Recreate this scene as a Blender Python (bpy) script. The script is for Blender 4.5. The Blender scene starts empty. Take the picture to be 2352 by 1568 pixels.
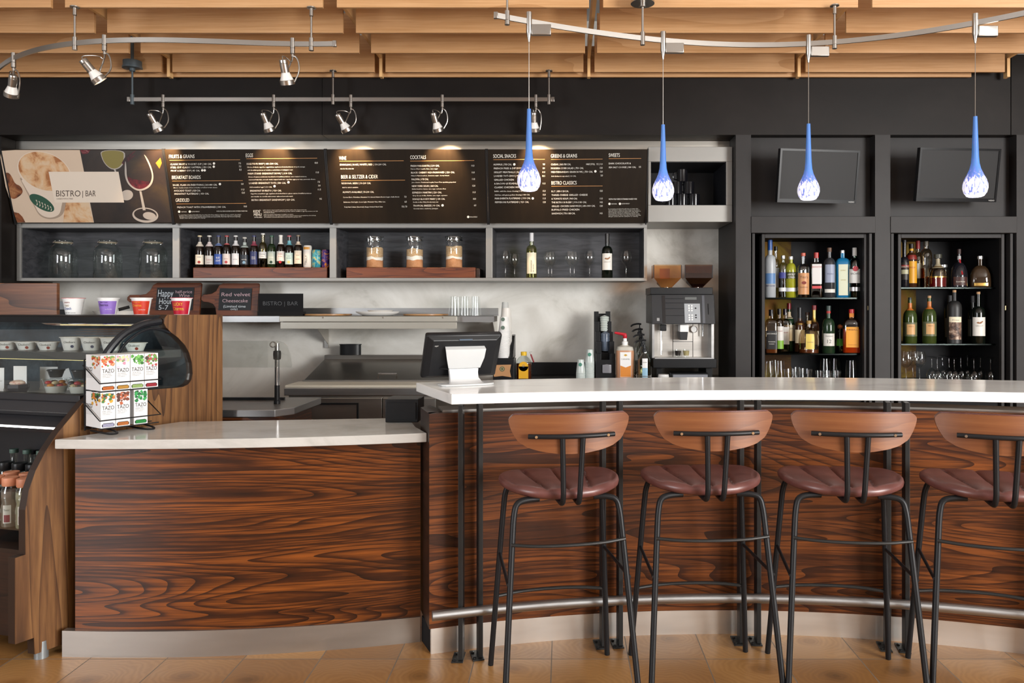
import bpy, math, random
from math import sin, cos, pi, radians, sqrt
from mathutils import Vector, Matrix
random.seed(7)
S = bpy.context.scene
COL = S.collection
# ------------------------------------------------------------------ camera, world, light, exposure
FPX, CX, CY, H = 1760.0, 1293.0, 705.0, 1.42      # focal length in pixels, principal point, eye height
cam = bpy.data.objects.new('camera', bpy.data.cameras.new('camera')); COL.objects.link(cam)
cam.location = (0, 0, H); cam.rotation_euler = (pi/2, 0, 0)
cam.data.sensor_width = 36; cam.data.lens = 36*FPX/2352
cam.data.shift_x = (1176-CX)/2352; cam.data.shift_y = -(784-CY)/2352
cam.data.clip_start = .05
S.camera = cam
S.view_settings.view_transform = 'Standard'; S.view_settings.look = 'None'
S.view_settings.exposure = 0.0; S.view_settings.gamma = 1; S.view_settings.use_curve_mapping = False
try:
    S.cycles.transparent_max_bounces = 24
except Exception: pass
W = bpy.data.worlds.new('world'); S.world = W; W.use_nodes = True
W.node_tree.nodes['Background'].inputs[0].default_value = (.80, .90, 1, 1)
W.node_tree.nodes['Background'].inputs[1].default_value = .85
def area(name, loc, target, sx, sy, power, col):
    l = bpy.data.lights.new(name, 'AREA'); l.shape = 'RECTANGLE'; l.size = sx; l.size_y = sy; l.energy = power; l.color = col
    o = bpy.data.objects.new(name, l); COL.objects.link(o); o.location = loc
    o.rotation_euler = (Vector(target)-Vector(loc)).to_track_quat('-Z', 'Y').to_euler(); return o
area('window_daylight', (5.88, -2.1, 1.95), (0, 3.3, 1.5), 3.1, 2.5, 900, (1, .985, .96))
area('window_daylight', (-5.88, -2.2, 1.95), (0, 3.3, 1.5), 2.7, 2.5, 290, (.95, .97, 1))

# ------------------------------------------------------------------ materials
MATS = {}
def new_mat(name):
    m = bpy.data.materials.new(name); m.use_nodes = True; m.node_tree.nodes.clear(); return m
def nd(m, t, **kw):
    n = m.node_tree.nodes.new(t)
    for k, v in kw.items(): setattr(n, k, v)
    return n
def lk(m, a, b): m.node_tree.links.new(a, b)
def out(m, sh): o = nd(m, 'ShaderNodeOutputMaterial'); lk(m, sh, o.inputs[0])
def c4(c): return (c[0], c[1], c[2], 1)
def hexc(h):
    h = h.lstrip('#'); r = [int(h[i:i+2], 16)/255 for i in (0, 2, 4)]
    return tuple(x/12.92 if x <= .04045 else ((x+.055)/1.055)**2.4 for x in r)
def plain(name, col, rough=.5, metal=0, emit=0, spec=.5, coat=0):
    if name in MATS: return MATS[name]
    if isinstance(col, str): col = hexc(col)
    m = new_mat(name); b = nd(m, 'ShaderNodeBsdfPrincipled')
    b.inputs['Base Color'].default_value = c4(col); b.inputs['Roughness'].default_value = rough
    b.inputs['Metallic'].default_value = metal; b.inputs['Specular IOR Level'].default_value = spec
    b.inputs['Coat Weight'].default_value = coat
    if emit: b.inputs['Emission Color'].default_value = c4(col); b.inputs['Emission Strength'].default_value = emit
    out(m, b.outputs[0]); MATS[name] = m; return m
def ramp(m, fac, stops):
    r = nd(m, 'ShaderNodeValToRGB'); e = r.color_ramp.elements
    while len(e) < len(stops): e.new(.5)
    for el, (p, c) in zip(e, stops): el.position = p; el.color = c4(c if not isinstance(c, str) else hexc(c))
    lk(m, fac, r.inputs[0]); return r.outputs[0]
def coords(m, scale, loc=(0, 0, 0), rot=(0, 0, 0)):
    t = nd(m, 'ShaderNodeTexCoord'); p = nd(m, 'ShaderNodeMapping')
    p.inputs['Scale'].default_value = scale; p.inputs['Location'].default_value = loc; p.inputs['Rotation'].default_value = rot
    lk(m, t.outputs['Object'], p.inputs[0]); return p.outputs[0]
def noise(m, vec, scale=1, detail=3, rough=.5, dist=0):
    n = nd(m, 'ShaderNodeTexNoise'); n.inputs['Scale'].default_value = scale; n.inputs['Detail'].default_value = detail
    n.inputs['Roughness'].default_value = rough; n.inputs['Distortion'].default_value = dist
    lk(m, vec, n.inputs['Vector']); return n.outputs['Fac']
def mth(m, op, a, b=None):
    n = nd(m, 'ShaderNodeMath', operation=op)
    for i, v in enumerate((a, b)):
        if v is None: continue
        if isinstance(v, (int, float)): n.inputs[i].default_value = v
        else: lk(m, v, n.inputs[i])
    return n.outputs[0]
def wood(name, dark, mid, light, grain=0, along=.55, across=5.5, rings=11, rough=.33, loc=(0, 0, 0), contrast=.5, coat=.15):
    m = new_mat(name)
    sc = [along*1.0]*3
    for i in range(3):
        if i != grain: sc[i] = across
    if grain == 0: sc[1] = along
    if grain == 2: sc[1] = across*.35
    n1 = noise(m, coords(m, sc, loc), 1, 2.2, .42, .2)
    cont = mth(m, 'FRACT', mth(m, 'MULTIPLY', n1, rings))
    cont = mth(m, 'ADD', mth(m, 'MULTIPLY', mth(m, 'POWER', cont, 6), .75), mth(m, 'MULTIPLY', cont, .22))
    fs = [3.0]*3
    for i in range(3):
        if i != grain: fs[i] = 110
    fs[1] = 8
    fine = noise(m, coords(m, fs, loc), 1, 3, .65)
    bs = [.6]*3
    for i in range(3):
        if i != grain: bs[i] = 14
    bs[1] = .5
    broad = noise(m, coords(m, bs, (3, 1, 2)), 1, 3, .55)
    v = mth(m, 'ADD', mth(m, 'MULTIPLY', cont, contrast), mth(m, 'MULTIPLY', fine, .68))
    v = mth(m, 'ADD', v, mth(m, 'MULTIPLY', mth(m, 'SUBTRACT', broad, .55), .5))
    col = ramp(m, v, [(.18, light), (.45, mid), (.85, dark)])
    b = nd(m, 'ShaderNodeBsdfPrincipled'); lk(m, col, b.inputs['Base Color'])
    b.inputs['Roughness'].default_value = rough; b.inputs['Coat Weight'].default_value = coat; b.inputs['Coat Roughness'].default_value = .2
    out(m, b.outputs[0]); MATS[name] = m; return m
def mottled(name, stops, scale=3, detail=6, rough=.5, metal=0, sc=(1, 1, 1), spec=.5, bump=0, loc=(0, 0, 0)):
    m = new_mat(name); f = noise(m, coords(m, sc, loc), scale, detail, .62, .6)
    col = ramp(m, f, stops); b = nd(m, 'ShaderNodeBsdfPrincipled'); lk(m, col, b.inputs['Base Color'])
    b.inputs['Roughness'].default_value = rough; b.inputs['Metallic'].default_value = metal; b.inputs['Specular IOR Level'].default_value = spec
    if bump:
        bp = nd(m, 'ShaderNodeBump'); bp.inputs['Strength'].default_value = bump; bp.inputs['Distance'].default_value = .01
        lk(m, f, bp.inputs['Height']); lk(m, bp.outputs[0], b.inputs['Normal'])
    out(m, b.outputs[0]); MATS[name] = m; return m
def steel(name, col=.55, rough=.3, sc=(2, 2, 160), tint=(1, 1, 1)):
    m = new_mat(name); f = noise(m, coords(m, sc), 1, 3, .6)
    col_ = ramp(m, f, [(.3, [col*.93*t for t in tint]), (.7, [col*1.06*t for t in tint])])
    b = nd(m, 'ShaderNodeBsdfPrincipled'); lk(m, col_, b.inputs['Base Color']); b.inputs['Metallic'].default_value = 1
    r = mth(m, 'ADD', mth(m, 'MULTIPLY', f, .12), rough-.06); lk(m, r, b.inputs['Roughness'])
    out(m, b.outputs[0]); MATS[name] = m; return m
def glass(name, tint=(.93, .96, .95), ior=1.5, rough=.03, refl=(1, 1, 1), boost=0.0):
    if name in MATS: return MATS[name]
    m = new_mat(name); t = nd(m, 'ShaderNodeBsdfTransparent'); g = nd(m, 'ShaderNodeBsdfGlossy')
    t.inputs[0].default_value = c4(tint); g.inputs[0].default_value = c4(refl); g.inputs['Roughness'].default_value = rough
    lw = nd(m, 'ShaderNodeLayerWeight'); lw.inputs['Blend'].default_value = .5; mx = nd(m, 'ShaderNodeMixShader')
    f = mth(m, 'ADD', mth(m, 'MULTIPLY', mth(m, 'POWER', lw.outputs['Facing'], 3.2), .9), .04)
    fac = mth(m, 'ADD', f, boost) if boost else f
    lk(m, fac, mx.inputs[0]); lk(m, t.outputs[0], mx.inputs[1]); lk(m, g.outputs[0], mx.inputs[2]); out(m, mx.outputs[0]); MATS[name] = m; return m

WAL = wood('walnut_veneer', '#0d0603', '#3a1a07', '#824517', 0, .33, 3.4, 44, .34, (1.3, 0, .4), .42, .04)
WALB = wood('walnut_veneer_bar', '#0f0604', '#3e1d0b', '#80451b', 0, .34, 3.4, 38, .34, (7.3, 0, 1.4), .36, .04)
WALV = wood('walnut_upright_grain', '#2c180b', '#603e21', '#886038', 2, .20, 6.5, 24, .4, (2, 0, .3), .38)
WALD = wood('walnut_dark', '#120a06', '#26150d', '#3a2114', 0, .6, 5, 7, .4)
WALP = wood('walnut_box', '#32190c', '#643a20', '#855432', 0, .5, 5, 6, .4)
MAPLE = wood('maple_ply', '#a3754a', '#bb8e5f', '#cba175', 0, .35, 3, 5, .45, (0, 0, 0), .3, .05)
MAPLE_EDGE = plain('maple_edge', '#e2b880', .5)
ACACIA = wood('acacia', '#2a1108', '#5e2d14', '#7d421e', 0, 1.2, 9, 12, .45, (0, 0, 0), .4, .02)
BACKW = wood('stool_beech', '#58331c', '#6f4023', '#80502e', 0, 1.0, 10, 4, .38, (0, 0, 0), .25)
TRAYW = wood('tray_wood', '#7c5632', '#a87c50', '#c09766', 0, 1.2, 9, 6, .5)
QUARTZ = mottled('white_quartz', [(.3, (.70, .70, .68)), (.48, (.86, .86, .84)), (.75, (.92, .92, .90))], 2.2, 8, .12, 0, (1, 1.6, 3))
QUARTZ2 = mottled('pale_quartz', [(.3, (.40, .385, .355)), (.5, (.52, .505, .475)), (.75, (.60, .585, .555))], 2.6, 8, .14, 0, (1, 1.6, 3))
CONC = mottled('grey_plaster_panel', [(.28, (.42, .40, .35)), (.42, (.66, .64, .59)), (.62, (.80, .785, .74)), (.8, (.86, .85, .81))], 1.6, 9, .38, 0, (1, 1, 1.5))
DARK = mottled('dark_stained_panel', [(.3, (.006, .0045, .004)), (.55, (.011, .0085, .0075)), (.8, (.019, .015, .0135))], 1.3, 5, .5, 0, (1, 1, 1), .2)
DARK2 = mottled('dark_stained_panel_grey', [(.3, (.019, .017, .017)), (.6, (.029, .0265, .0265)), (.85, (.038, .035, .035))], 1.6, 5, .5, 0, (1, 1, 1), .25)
STEEL = steel('brushed_steel', .42, .38, (1.2, 1.2, 45))
FRAME = plain('satin_aluminium', (.30, .295, .28), .45, .45)
STEELW = steel('brushed_steel_warm', .50, .33, (1.2, 1.2, 45), (1, .95, .86))
STEELD = steel('worn_steel', .56, .34, (1.5, 1.5, 30), (1, .96, .9))
KICK = steel('kick_plate_steel', .82, .42, (1.5, 1.5, 9), (1, .96, .9))
NICKEL = plain('satin_nickel', (.48, .46, .43), .3, 1)
CHROME = plain('chrome', (.75, .75, .75), .08, 1)
BLK = plain('black_powder_coat', (.010, .010, .011), .4, 0, 0, .25)
BLKP = plain('black_plastic', (.011, .0115, .013), .35, 0, 0, .3)
BLKG = plain('black_gloss', (.006, .006, .008), .06)
BLKM = plain('matt_black', (.007, .007, .008), .7, 0, 0, .2)
IRON = plain('dark_iron', (.03, .029, .028), .45, .6)
WHT = plain('white_plastic', (.80, .80, .79), .35)
WHTC = plain('white_ceramic', (.82, .81, .78), .15)
PAPER = plain('white_paper', (.82, .82, .82), .6)
TXT = plain('white_print', (.78, .76, .70), .6)
INK = plain('black_print', (.02, .02, .02), .6)
LEATHER = mottled('maroon_leather', [(.3, (.085, .026, .022)), (.6, (.14, .052, .044)), (.85, (.20, .088, .075))], 9, 6, .33, 0, (1, 1, 1), .5, .06)
CLEAR = glass('clear_glass', (.955, .97, .965), 1.5, .02, (1, 1, 1), .015)
CLEARB = glass('clear_bottle_glass', (.86, .90, .88), 1.5, .02, (1, 1, 1), .02)
PANE = glass('thin_pane', (.95, .975, .97), 1.45, .01, (1, 1, 1), .01)
BROWNG = plain('brown_bottle_glass', (.010, .005, .003), .06)
GREENG = plain('green_bottle_glass', (.010, .022, .006), .06)
DKG = plain('dark_wine_glass', (.004, .006, .004), .05)
GOLD = plain('gold_foil', (.65, .42, .12), .3, 1)
CORK = plain('cork', (.45, .27, .14), .8)
CREAM = plain('cream_label', '#e6dcc0', .55)

# ------------------------------------------------------------------ geometry helpers
def P(px, py, d): return Vector(((px-CX)/FPX*d, d, H+(CY-py)/FPX*d))
def X(px, d): return (px-CX)/FPX*d
def Z(py, d): return H+(CY-py)/FPX*d
_tc = {}
def glyphs(s):
    if s in _tc: return _tc[s]
    cu = bpy.data.curves.new('t', 'FONT'); cu.body = s; cu.size = 1; cu.resolution_u = 4 if len(s) < 14 else 3 if len(s) < 24 else 1
    ob = bpy.data.objects.new('t', cu); me = ob.to_mesh()
    vs = [tuple(v.co) for v in me.vertices]; fs = [tuple(p.vertices) for p in me.polygons]
    ob.to_mesh_clear(); bpy.data.objects.remove(ob); bpy.data.curves.remove(cu)
    _tc[s] = (vs, fs); return _tc[s]
class MB:
    def __init__(s): s.v = []; s.f = []; s.m = []
    def add(s, vs, fs, m=0):
        o = len(s.v); s.v += [tuple(v) for v in vs]; s.f += [tuple(i+o for i in f) for f in fs]; s.m += [m]*len(fs); return s
    def box(s, a, b, m=0, M=None):
        x0, y0, z0 = [min(p, q) for p, q in zip(a, b)]; x1, y1, z1 = [max(p, q) for p, q in zip(a, b)]
        vs = [Vector(c) for c in ((x0, y0, z0), (x1, y0, z0), (x1, y1, z0), (x0, y1, z0), (x0, y0, z1), (x1, y0, z1), (x1, y1, z1), (x0, y1, z1))]
        if M: vs = [M @ v for v in vs]
        return s.add(vs, [(0, 3, 2, 1), (4, 5, 6, 7), (0, 1, 5, 4), (1, 2, 6, 5), (2, 3, 7, 6), (3, 0, 4, 7)], m)
    def prism(s, poly, fn, w0, w1, m=0):
        """poly of (a,b) points; fn(a,b,w)->xyz; extruded from w0 to w1"""
        n = len(poly); vs = [fn(a, b, w0) for a, b in poly]+[fn(a, b, w1) for a, b in poly]
        fs = [tuple(range(n)), tuple(range(2*n-1, n-1, -1))]+[(i, i+n, (i+1) % n+n, (i+1) % n) for i in range(n)]
        return s.add(vs, fs, m)
    def lathe(s, prof, seg=24, c=(0, 0, 0), m=0, n=2, ys=1, M=None, a0=0, a1=2*pi):
        full = abs(a1-a0-2*pi) < 1e-6; k = seg if full else seg+1; vs = []; c = Vector(c)
        for r, z in prof:
            for i in range(k):
                a = a0+(a1-a0)*i/seg; ca, sa = cos(a), sin(a)
                q = r if n == 2 else r/((abs(ca)**n+abs(sa)**n)**(1/n))
                v = Vector((q*ca, q*sa*ys, z)); vs.append((M @ v if M else v)+c)
        fs = []
        for j in range(len(prof)-1):
            for i in range(seg):
                i2 = (i+1) % k; fs.append((j*k+i, j*k+i2, (j+1)*k+i2, (j+1)*k+i))
        return s.add(vs, fs, m)
    def cyl(s, a, b, r, r2=None, seg=16, m=0):
        a = Vector(a); b = Vector(b); L = (b-a).length; q = (b-a).to_track_quat('Z', 'Y').to_matrix().to_4x4()
        r2 = r if r2 is None else r2
        return s.lathe([(0, 0), (r, 0), (r2, L), (0, L)], seg, a, m, M=q)
    def tube(s, pts, r, seg=10, m=0, closed=False, smooth=0):
        pts = [Vector(p) for p in pts]
        for _ in range(smooth):
            q = [] if closed else [pts[0]]
            n = len(pts)
            for i in range(n if closed else n-1):
                a, b = pts[i], pts[(i+1) % n]; q += [a*.75+b*.25, a*.25+b*.75]
            if not closed: q.append(pts[-1])
            pts = q
        n = len(pts); vs = []; up = None
        for i in range(n):
            t = (pts[(i+1) % n]-pts[i-1]) if closed else (pts[min(i+1, n-1)]-pts[max(i-1, 0)])
            t.normalize()
            if up is None: up = t.orthogonal().normalized()
            up = (up-t*up.dot(t)).normalized(); sd = t.cross(up)
            rr = r[i] if isinstance(r, (list, tuple)) and not smooth else r
            vs += [pts[i]+(up*cos(2*pi*k/seg)+sd*sin(2*pi*k/seg))*rr for k in range(seg)]
        fs = [(i*seg+k, i*seg+(k+1) % seg, ((i+1) % n)*seg+(k+1) % seg, ((i+1) % n)*seg+k) for i in range(n if closed else n-1) for k in range(seg)]
        if not closed: fs += [tuple(range(seg-1, -1, -1)), tuple((n-1)*seg+k for k in range(seg))]
        return s.add(vs, fs, m)
    def ribbon(s, pts, n2, z0, z1, w, m=0):
        """solid wall along 2D pts (front line), thickness w away along normals n2, from z0 to z1"""
        k = len(pts); vs = []
        for (x, y), (nx, ny) in zip(pts, n2): vs += [(x, y, z0), (x, y, z1), (x+nx*w, y+ny*w, z1), (x+nx*w, y+ny*w, z0)]
        fs = [(i*4+j, (i+1)*4+j, (i+1)*4+(j+1) % 4, i*4+(j+1) % 4) for i in range(k-1) for j in range(4)]
        fs += [(3, 2, 1, 0), tuple((k-1)*4+j for j in range(4))]
        return s.add(vs, fs, m)
    def sphere(s, c, r, seg=14, m=0, sc=(1, 1, 1)):
        k = seg//2; pr = [(r*sin(pi*i/k)*1.0, -r*cos(pi*i/k)) for i in range(k+1)]
        o = len(s.v); s.lathe([(a, b*sc[2]) for a, b in pr], seg, (0, 0, 0), m)
        for i in range(o, len(s.v)):
            v = s.v[i]; s.v[i] = (v[0]*sc[0]+c[0], v[1]*sc[1]+c[1], v[2]+c[2])
        return s
    def text(s, t, fn, cap, width=None, m=0, align='L'):
        vs, fs = glyphs(t)
        if not vs: return s
        x0 = min(v[0] for v in vs); x1 = max(v[0] for v in vs); k = cap/.729
        kx = (width/(x1-x0)) if width else k
        off = {'L': 0, 'C': -(x1-x0)*kx/2, 'R': -(x1-x0)*kx}[align]
        return s.add([fn((v[0]-x0)*kx+off, v[1]*k) for v in vs], fs, m)
    def patch(s, r, z0, z1, a, c=(0, 0, 0), m=0, seg=10, n=2, ys=1, ac=-pi/2, r2=None):
        return s.lathe([(r, z0), (r if r2 is None else r2, z1)], seg, c, m, n, ys, a0=ac-a, a1=ac+a)
    def build(s, name, mats, parent=None, smooth=35, bevel=0, world=True, seg=2):
        me = bpy.data.meshes.new(name)
        off = parent['_w'] if (parent is not None and world and '_w' in parent) else None
        vs = s.v if off is None else [(v[0]-off[0], v[1]-off[1], v[2]-off[2]) for v in s.v]
        me.from_pydata(vs, [], s.f)
        if not isinstance(mats, (list, tuple)): mats = [mats]
        for q in mats: me.materials.append(q)
        if len(mats) > 1: me.polygons.foreach_set('material_index', s.m)
        me.update()
        if smooth:
            me.polygons.foreach_set('use_smooth', [True]*len(me.polygons)); me.set_sharp_from_angle(angle=radians(smooth))
        o = bpy.data.objects.new(name, me); COL.objects.link(o)
        if parent is not None:
            o.parent = parent
            if off is not None: o['_w'] = list(off)
        if bevel:
            b = o.modifiers.new('edge', 'BEVEL'); b.width = bevel; b.segments = seg; b.limit_method = 'ANGLE'; b.angle_limit = radians(40)
        return o
def tag(o, label=None, cat=None, group=None, kind=None):
    if label: o['label'] = label
    if cat: o['category'] = cat
    if group: o['group'] = group
    if kind: o['kind'] = kind
    return o
def thing(name, label, cat, loc=(0, 0, 0), group=None, rot=0, world=False):
    """Empty at the thing's base; world=True: its parts are given in world coordinates"""
    o = bpy.data.objects.new(name, None); COL.objects.link(o); o.location = loc; o.rotation_euler = (0, 0, rot); o.empty_display_size = .05
    if world: o['_w'] = list(loc)
    return tag(o, label, cat, group)
def dup(root, loc, rot=0, label=None, name=None):
    r = root.copy(); COL.objects.link(r); r.location = loc; r.rotation_euler = (0, 0, rot)
    if label: r['label'] = label
    def rec(a, b):
        for ch in KIDS.get(a.name, []) or [q for q in a.children]:
            c = ch.copy(); COL.objects.link(c); c.parent = b; rec(ch, c)
    rec(root, r); return r
KIDS = {}
def struct(name, mb, m, **k):
    o = mb.build(name, m, **k); o['kind'] = 'structure'; return o
def arcfn(xa, ya, R):
    return lambda x: ya-R+sqrt(R*R-(x-xa)**2)
def arcfn_near(xa, ya, R):
    return lambda x: ya+R-sqrt(R*R-(x-xa)**2)
def arc_pts(f, x0, x1, n=40, off=0):
    return [(x0+(x1-x0)*i/n, f(x0+(x1-x0)*i/n)+off) for i in range(n+1)]
# ------------------------------------------------------------------ the room
BULK, SH, WALL = 5.31, 5.5, 5.9
def floor_mat():
    m = new_mat('ring_print_tiles'); T = .311
    t = nd(m, 'ShaderNodeTexCoord'); sp = nd(m, 'ShaderNodeSeparateXYZ'); lk(m, t.outputs['Object'], sp.inputs[0])
    gx = mth(m, 'DIVIDE', mth(m, 'ADD', sp.outputs[0], .357+3.11), T); gy = mth(m, 'DIVIDE', mth(m, 'ADD', sp.outputs[1], 6.22-3.093), T)
    fx = mth(m, 'FRACT', gx); fy = mth(m, 'FRACT', gy)
    cell = nd(m, 'ShaderNodeCombineXYZ'); lk(m, mth(m, 'FLOOR', gx), cell.inputs[0]); lk(m, mth(m, 'FLOOR', gy), cell.inputs[1])
    wn = nd(m, 'ShaderNodeTexWhiteNoise', noise_dimensions='2D'); lk(m, cell.outputs[0], wn.inputs['Vector'])
    sc = nd(m, 'ShaderNodeSeparateColor'); lk(m, wn.outputs['Color'], sc.inputs[0])
    dx = mth(m, 'SUBTRACT', fx, mth(m, 'ADD', mth(m, 'MULTIPLY', sc.outputs[0], .5), .25)); dy = mth(m, 'SUBTRACT', fy, mth(m, 'ADD', mth(m, 'MULTIPLY', sc.outputs[1], .5), .25))
    r = mth(m, 'SQRT', mth(m, 'ADD', mth(m, 'MULTIPLY', dx, dx), mth(m, 'MULTIPLY', mth(m, 'MULTIPLY', dy, dy), 1.6)))
    nz = noise(m, coords(m, (1, 1, 1)), 6, 3, .5)
    rr = mth(m, 'ADD', r, mth(m, 'MULTIPLY', nz, .5))
    ring = mth(m, 'MULTIPLY', mth(m, 'ADD', mth(m, 'SINE', mth(m, 'MULTIPLY', rr, 80)), 1), .5)
    core = nd(m, 'ShaderNodeMapRange'); core.inputs[1].default_value = .02; core.inputs[2].default_value = .22; core.inputs[3].default_value = 1; core.inputs[4].default_value = 0
    lk(m, r, core.inputs[0])
    v = mth(m, 'ADD', mth(m, 'MULTIPLY', ring, .09), mth(m, 'MULTIPLY', core.outputs[0], .30))
    v = mth(m, 'ADD', v, mth(m, 'MULTIPLY', sc.outputs[2], .28)); v = mth(m, 'ADD', v, mth(m, 'MULTIPLY', noise(m, coords(m, (1, 1, 1)), 2.5, 5, .6), .3))
    col = ramp(m, v, [(.12, '#ae8250'), (.42, '#906538'), (.9, '#5a3d22')])
    e = 0.0075
    g = mth(m, 'MAXIMUM', mth(m, 'MAXIMUM', mth(m, 'LESS_THAN', fx, e), mth(m, 'GREATER_THAN', fx, 1-e)), mth(m, 'MAXIMUM', mth(m, 'LESS_THAN', fy, e), mth(m, 'GREATER_THAN', fy, 1-e)))
    mx = nd(m, 'ShaderNodeMix', data_type='RGBA'); lk(m, g, mx.inputs[0]); lk(m, col, mx.inputs[6]); mx.inputs[7].default_value = c4(hexc('#75675a'))
    b = nd(m, 'ShaderNodeBsdfPrincipled'); lk(m, mx.outputs[2], b.inputs['Base Color'])
    lk(m, mth(m, 'ADD', mth(m, 'MULTIPLY', g, .4), .3), b.inputs['Roughness'])
    bp = nd(m, 'ShaderNodeBump', invert=True); bp.inputs['Strength'].default_value = .4; bp.inputs['Distance'].default_value = .003; lk(m, g, bp.inputs['Height']); lk(m, bp.outputs[0], b.inputs['Normal'])
    out(m, b.outputs[0]); return m
struct('floor', MB().box((-6, -4, -.1), (6, 6.2, 0)), floor_mat(), smooth=0)
struct('ceiling', MB().box((-6, -4, 3.62), (6, 6.2, 3.72)), plain('ceiling_white', (.75, .75, .74), .7), smooth=0)
struct('wall_back', MB().box((-6, WALL, 0), (6, WALL+.15, 3.62)), CONC, smooth=0)
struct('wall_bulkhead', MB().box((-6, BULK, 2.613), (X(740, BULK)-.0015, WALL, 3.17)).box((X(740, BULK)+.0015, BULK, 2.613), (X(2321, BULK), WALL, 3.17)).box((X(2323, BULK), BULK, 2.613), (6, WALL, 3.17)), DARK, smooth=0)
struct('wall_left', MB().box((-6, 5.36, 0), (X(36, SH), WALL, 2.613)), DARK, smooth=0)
RW = plain('room_wall_paint', (.27, .26, .25), .8)
struct('wall_rear', MB().box((-6.1, -4.15, 0), (6.1, -4.0, 3.62)), RW, smooth=0)
for nm, n, xs_, (ya, yb) in (('wall_west', 1, (-6.1, -6), (-3.6, -.8)), ('wall_east', 2, (6, 6.1), (-3.7, -.5))):
    w = MB(); e = 5.36 if n == 1 else 5.30
    for y0, y1, z0, z1 in ((-4, e, 0, .7), (-4, e, 3.2, 3.62), (-4, ya, .7, 3.2), (yb, e, .7, 3.2)): w.box((xs_[0], y0, z0), (xs_[1], y1, z1))
    struct(nm, w, RW, smooth=0); w = MB()
    for i in range(4): yy = ya+(yb-ya-.05)*i/3; w.box((xs_[0]+.02, yy, .7), (xs_[1]-.02, yy+.05, 3.2))
    w.box((xs_[0]+.02, ya, .7), (xs_[1]-.02, yb, .76)).box((xs_[0]+.02, ya, 3.14), (xs_[1]-.02, yb, 3.2)); struct('window_%d' % n, w, BLK, smooth=0)
# steel fascia under the bulkhead
struct('trim_1', MB().box((X(36, SH), SH, 2.549), (X(1686, SH)-.03, WALL, 2.613)), STEELW, bevel=.002)
# dark joinery right of the coffee machine
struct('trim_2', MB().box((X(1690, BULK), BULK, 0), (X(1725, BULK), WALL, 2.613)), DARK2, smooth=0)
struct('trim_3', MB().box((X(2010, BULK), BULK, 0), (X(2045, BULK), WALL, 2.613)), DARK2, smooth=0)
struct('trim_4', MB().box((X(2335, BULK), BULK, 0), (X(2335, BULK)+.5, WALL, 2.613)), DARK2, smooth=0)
for n, (a, b) in enumerate(((1725, 2010), (2045, 2335))):
    struct('trim_%d' % (5+n), MB().box((X(a, BULK), BULK-.006, Z(535, BULK)), (X(b, BULK), BULK+.14, Z(497, BULK))), DARK2, bevel=.002)
    struct('trim_%d' % (7+n), MB().box((X(a, BULK), BULK+.09, Z(497, BULK)), (X(b, BULK), BULK+.13, 2.613)), DARK2, smooth=0)
# ---- hanging baffle ceiling of maple boards
ZB = 3.015
rows = [(4.08, 'front-most row'), (4.457, 'third row out from the wall'), (4.81, 'second row out from the wall'), (5.2, 'row nearest the dark bulkhead')]
rowcol = {4.08: 'topmost in view', 4.457: 'second row down in view', 4.81: 'third row down in view', 5.2: 'lowest full row in view'}
where = ['over the pastry case', 'over the beer shelf', 'over the cocktail menu', 'over the coffee machine', 'over the televisions', 'past the right television']
edges = [-4.15, -2.727, -1.28, .139, 1.572, 3.0, 4.4]
for d, rn in rows:
    for k in range(6):
        a, b = edges[k]+.075, edges[k+1]
        if k == 5 and d > 4.7: continue
        o = MB().box((a, d, ZB), (b, d+.019, ZB+.25)).build('ceiling_baffle', MAPLE, smooth=0, bevel=.0015)
        tag(o, 'long maple plywood ceiling board, %s, %s' % (rowcol[d], where[k]), 'ceiling board', 'long maple ceiling boards')
for k in range(5):
    a, b = edges[k]+.02, edges[k+1]+.02
    if k == 4: b = 2.81
    o = MB().box((a, 5.272, ZB-.012), (b, 5.29, ZB+.2)).build('ceiling_baffle', MAPLE, smooth=0)
    tag(o, 'narrow maple strip tight against the dark bulkhead, %s' % where[k], 'ceiling board', 'maple strips at the bulkhead')
cw = ['at the pastry case end', 'above the beer shelf', 'above the cocktail menu', 'left of the televisions', 'at the far televisions end']
for k, x in enumerate(edges[1:6]):
    o = MB().box((x+.028, 3.95, ZB+.10), (x+.048, 5.268, ZB+.24)).prism([(5.222, ZB-.026), (5.268, ZB-.026), (5.268, ZB+.0995), (5.222, ZB+.0995)], lambda b_, z, w: (w, b_, z), x+.028, x+.048).build('ceiling_cross_batten', [MAPLE_EDGE], smooth=0)
    o2 = None
    tag(o, 'pale maple cross batten running toward the wall, ' + cw[k], 'ceiling batten', 'maple cross battens')
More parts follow.
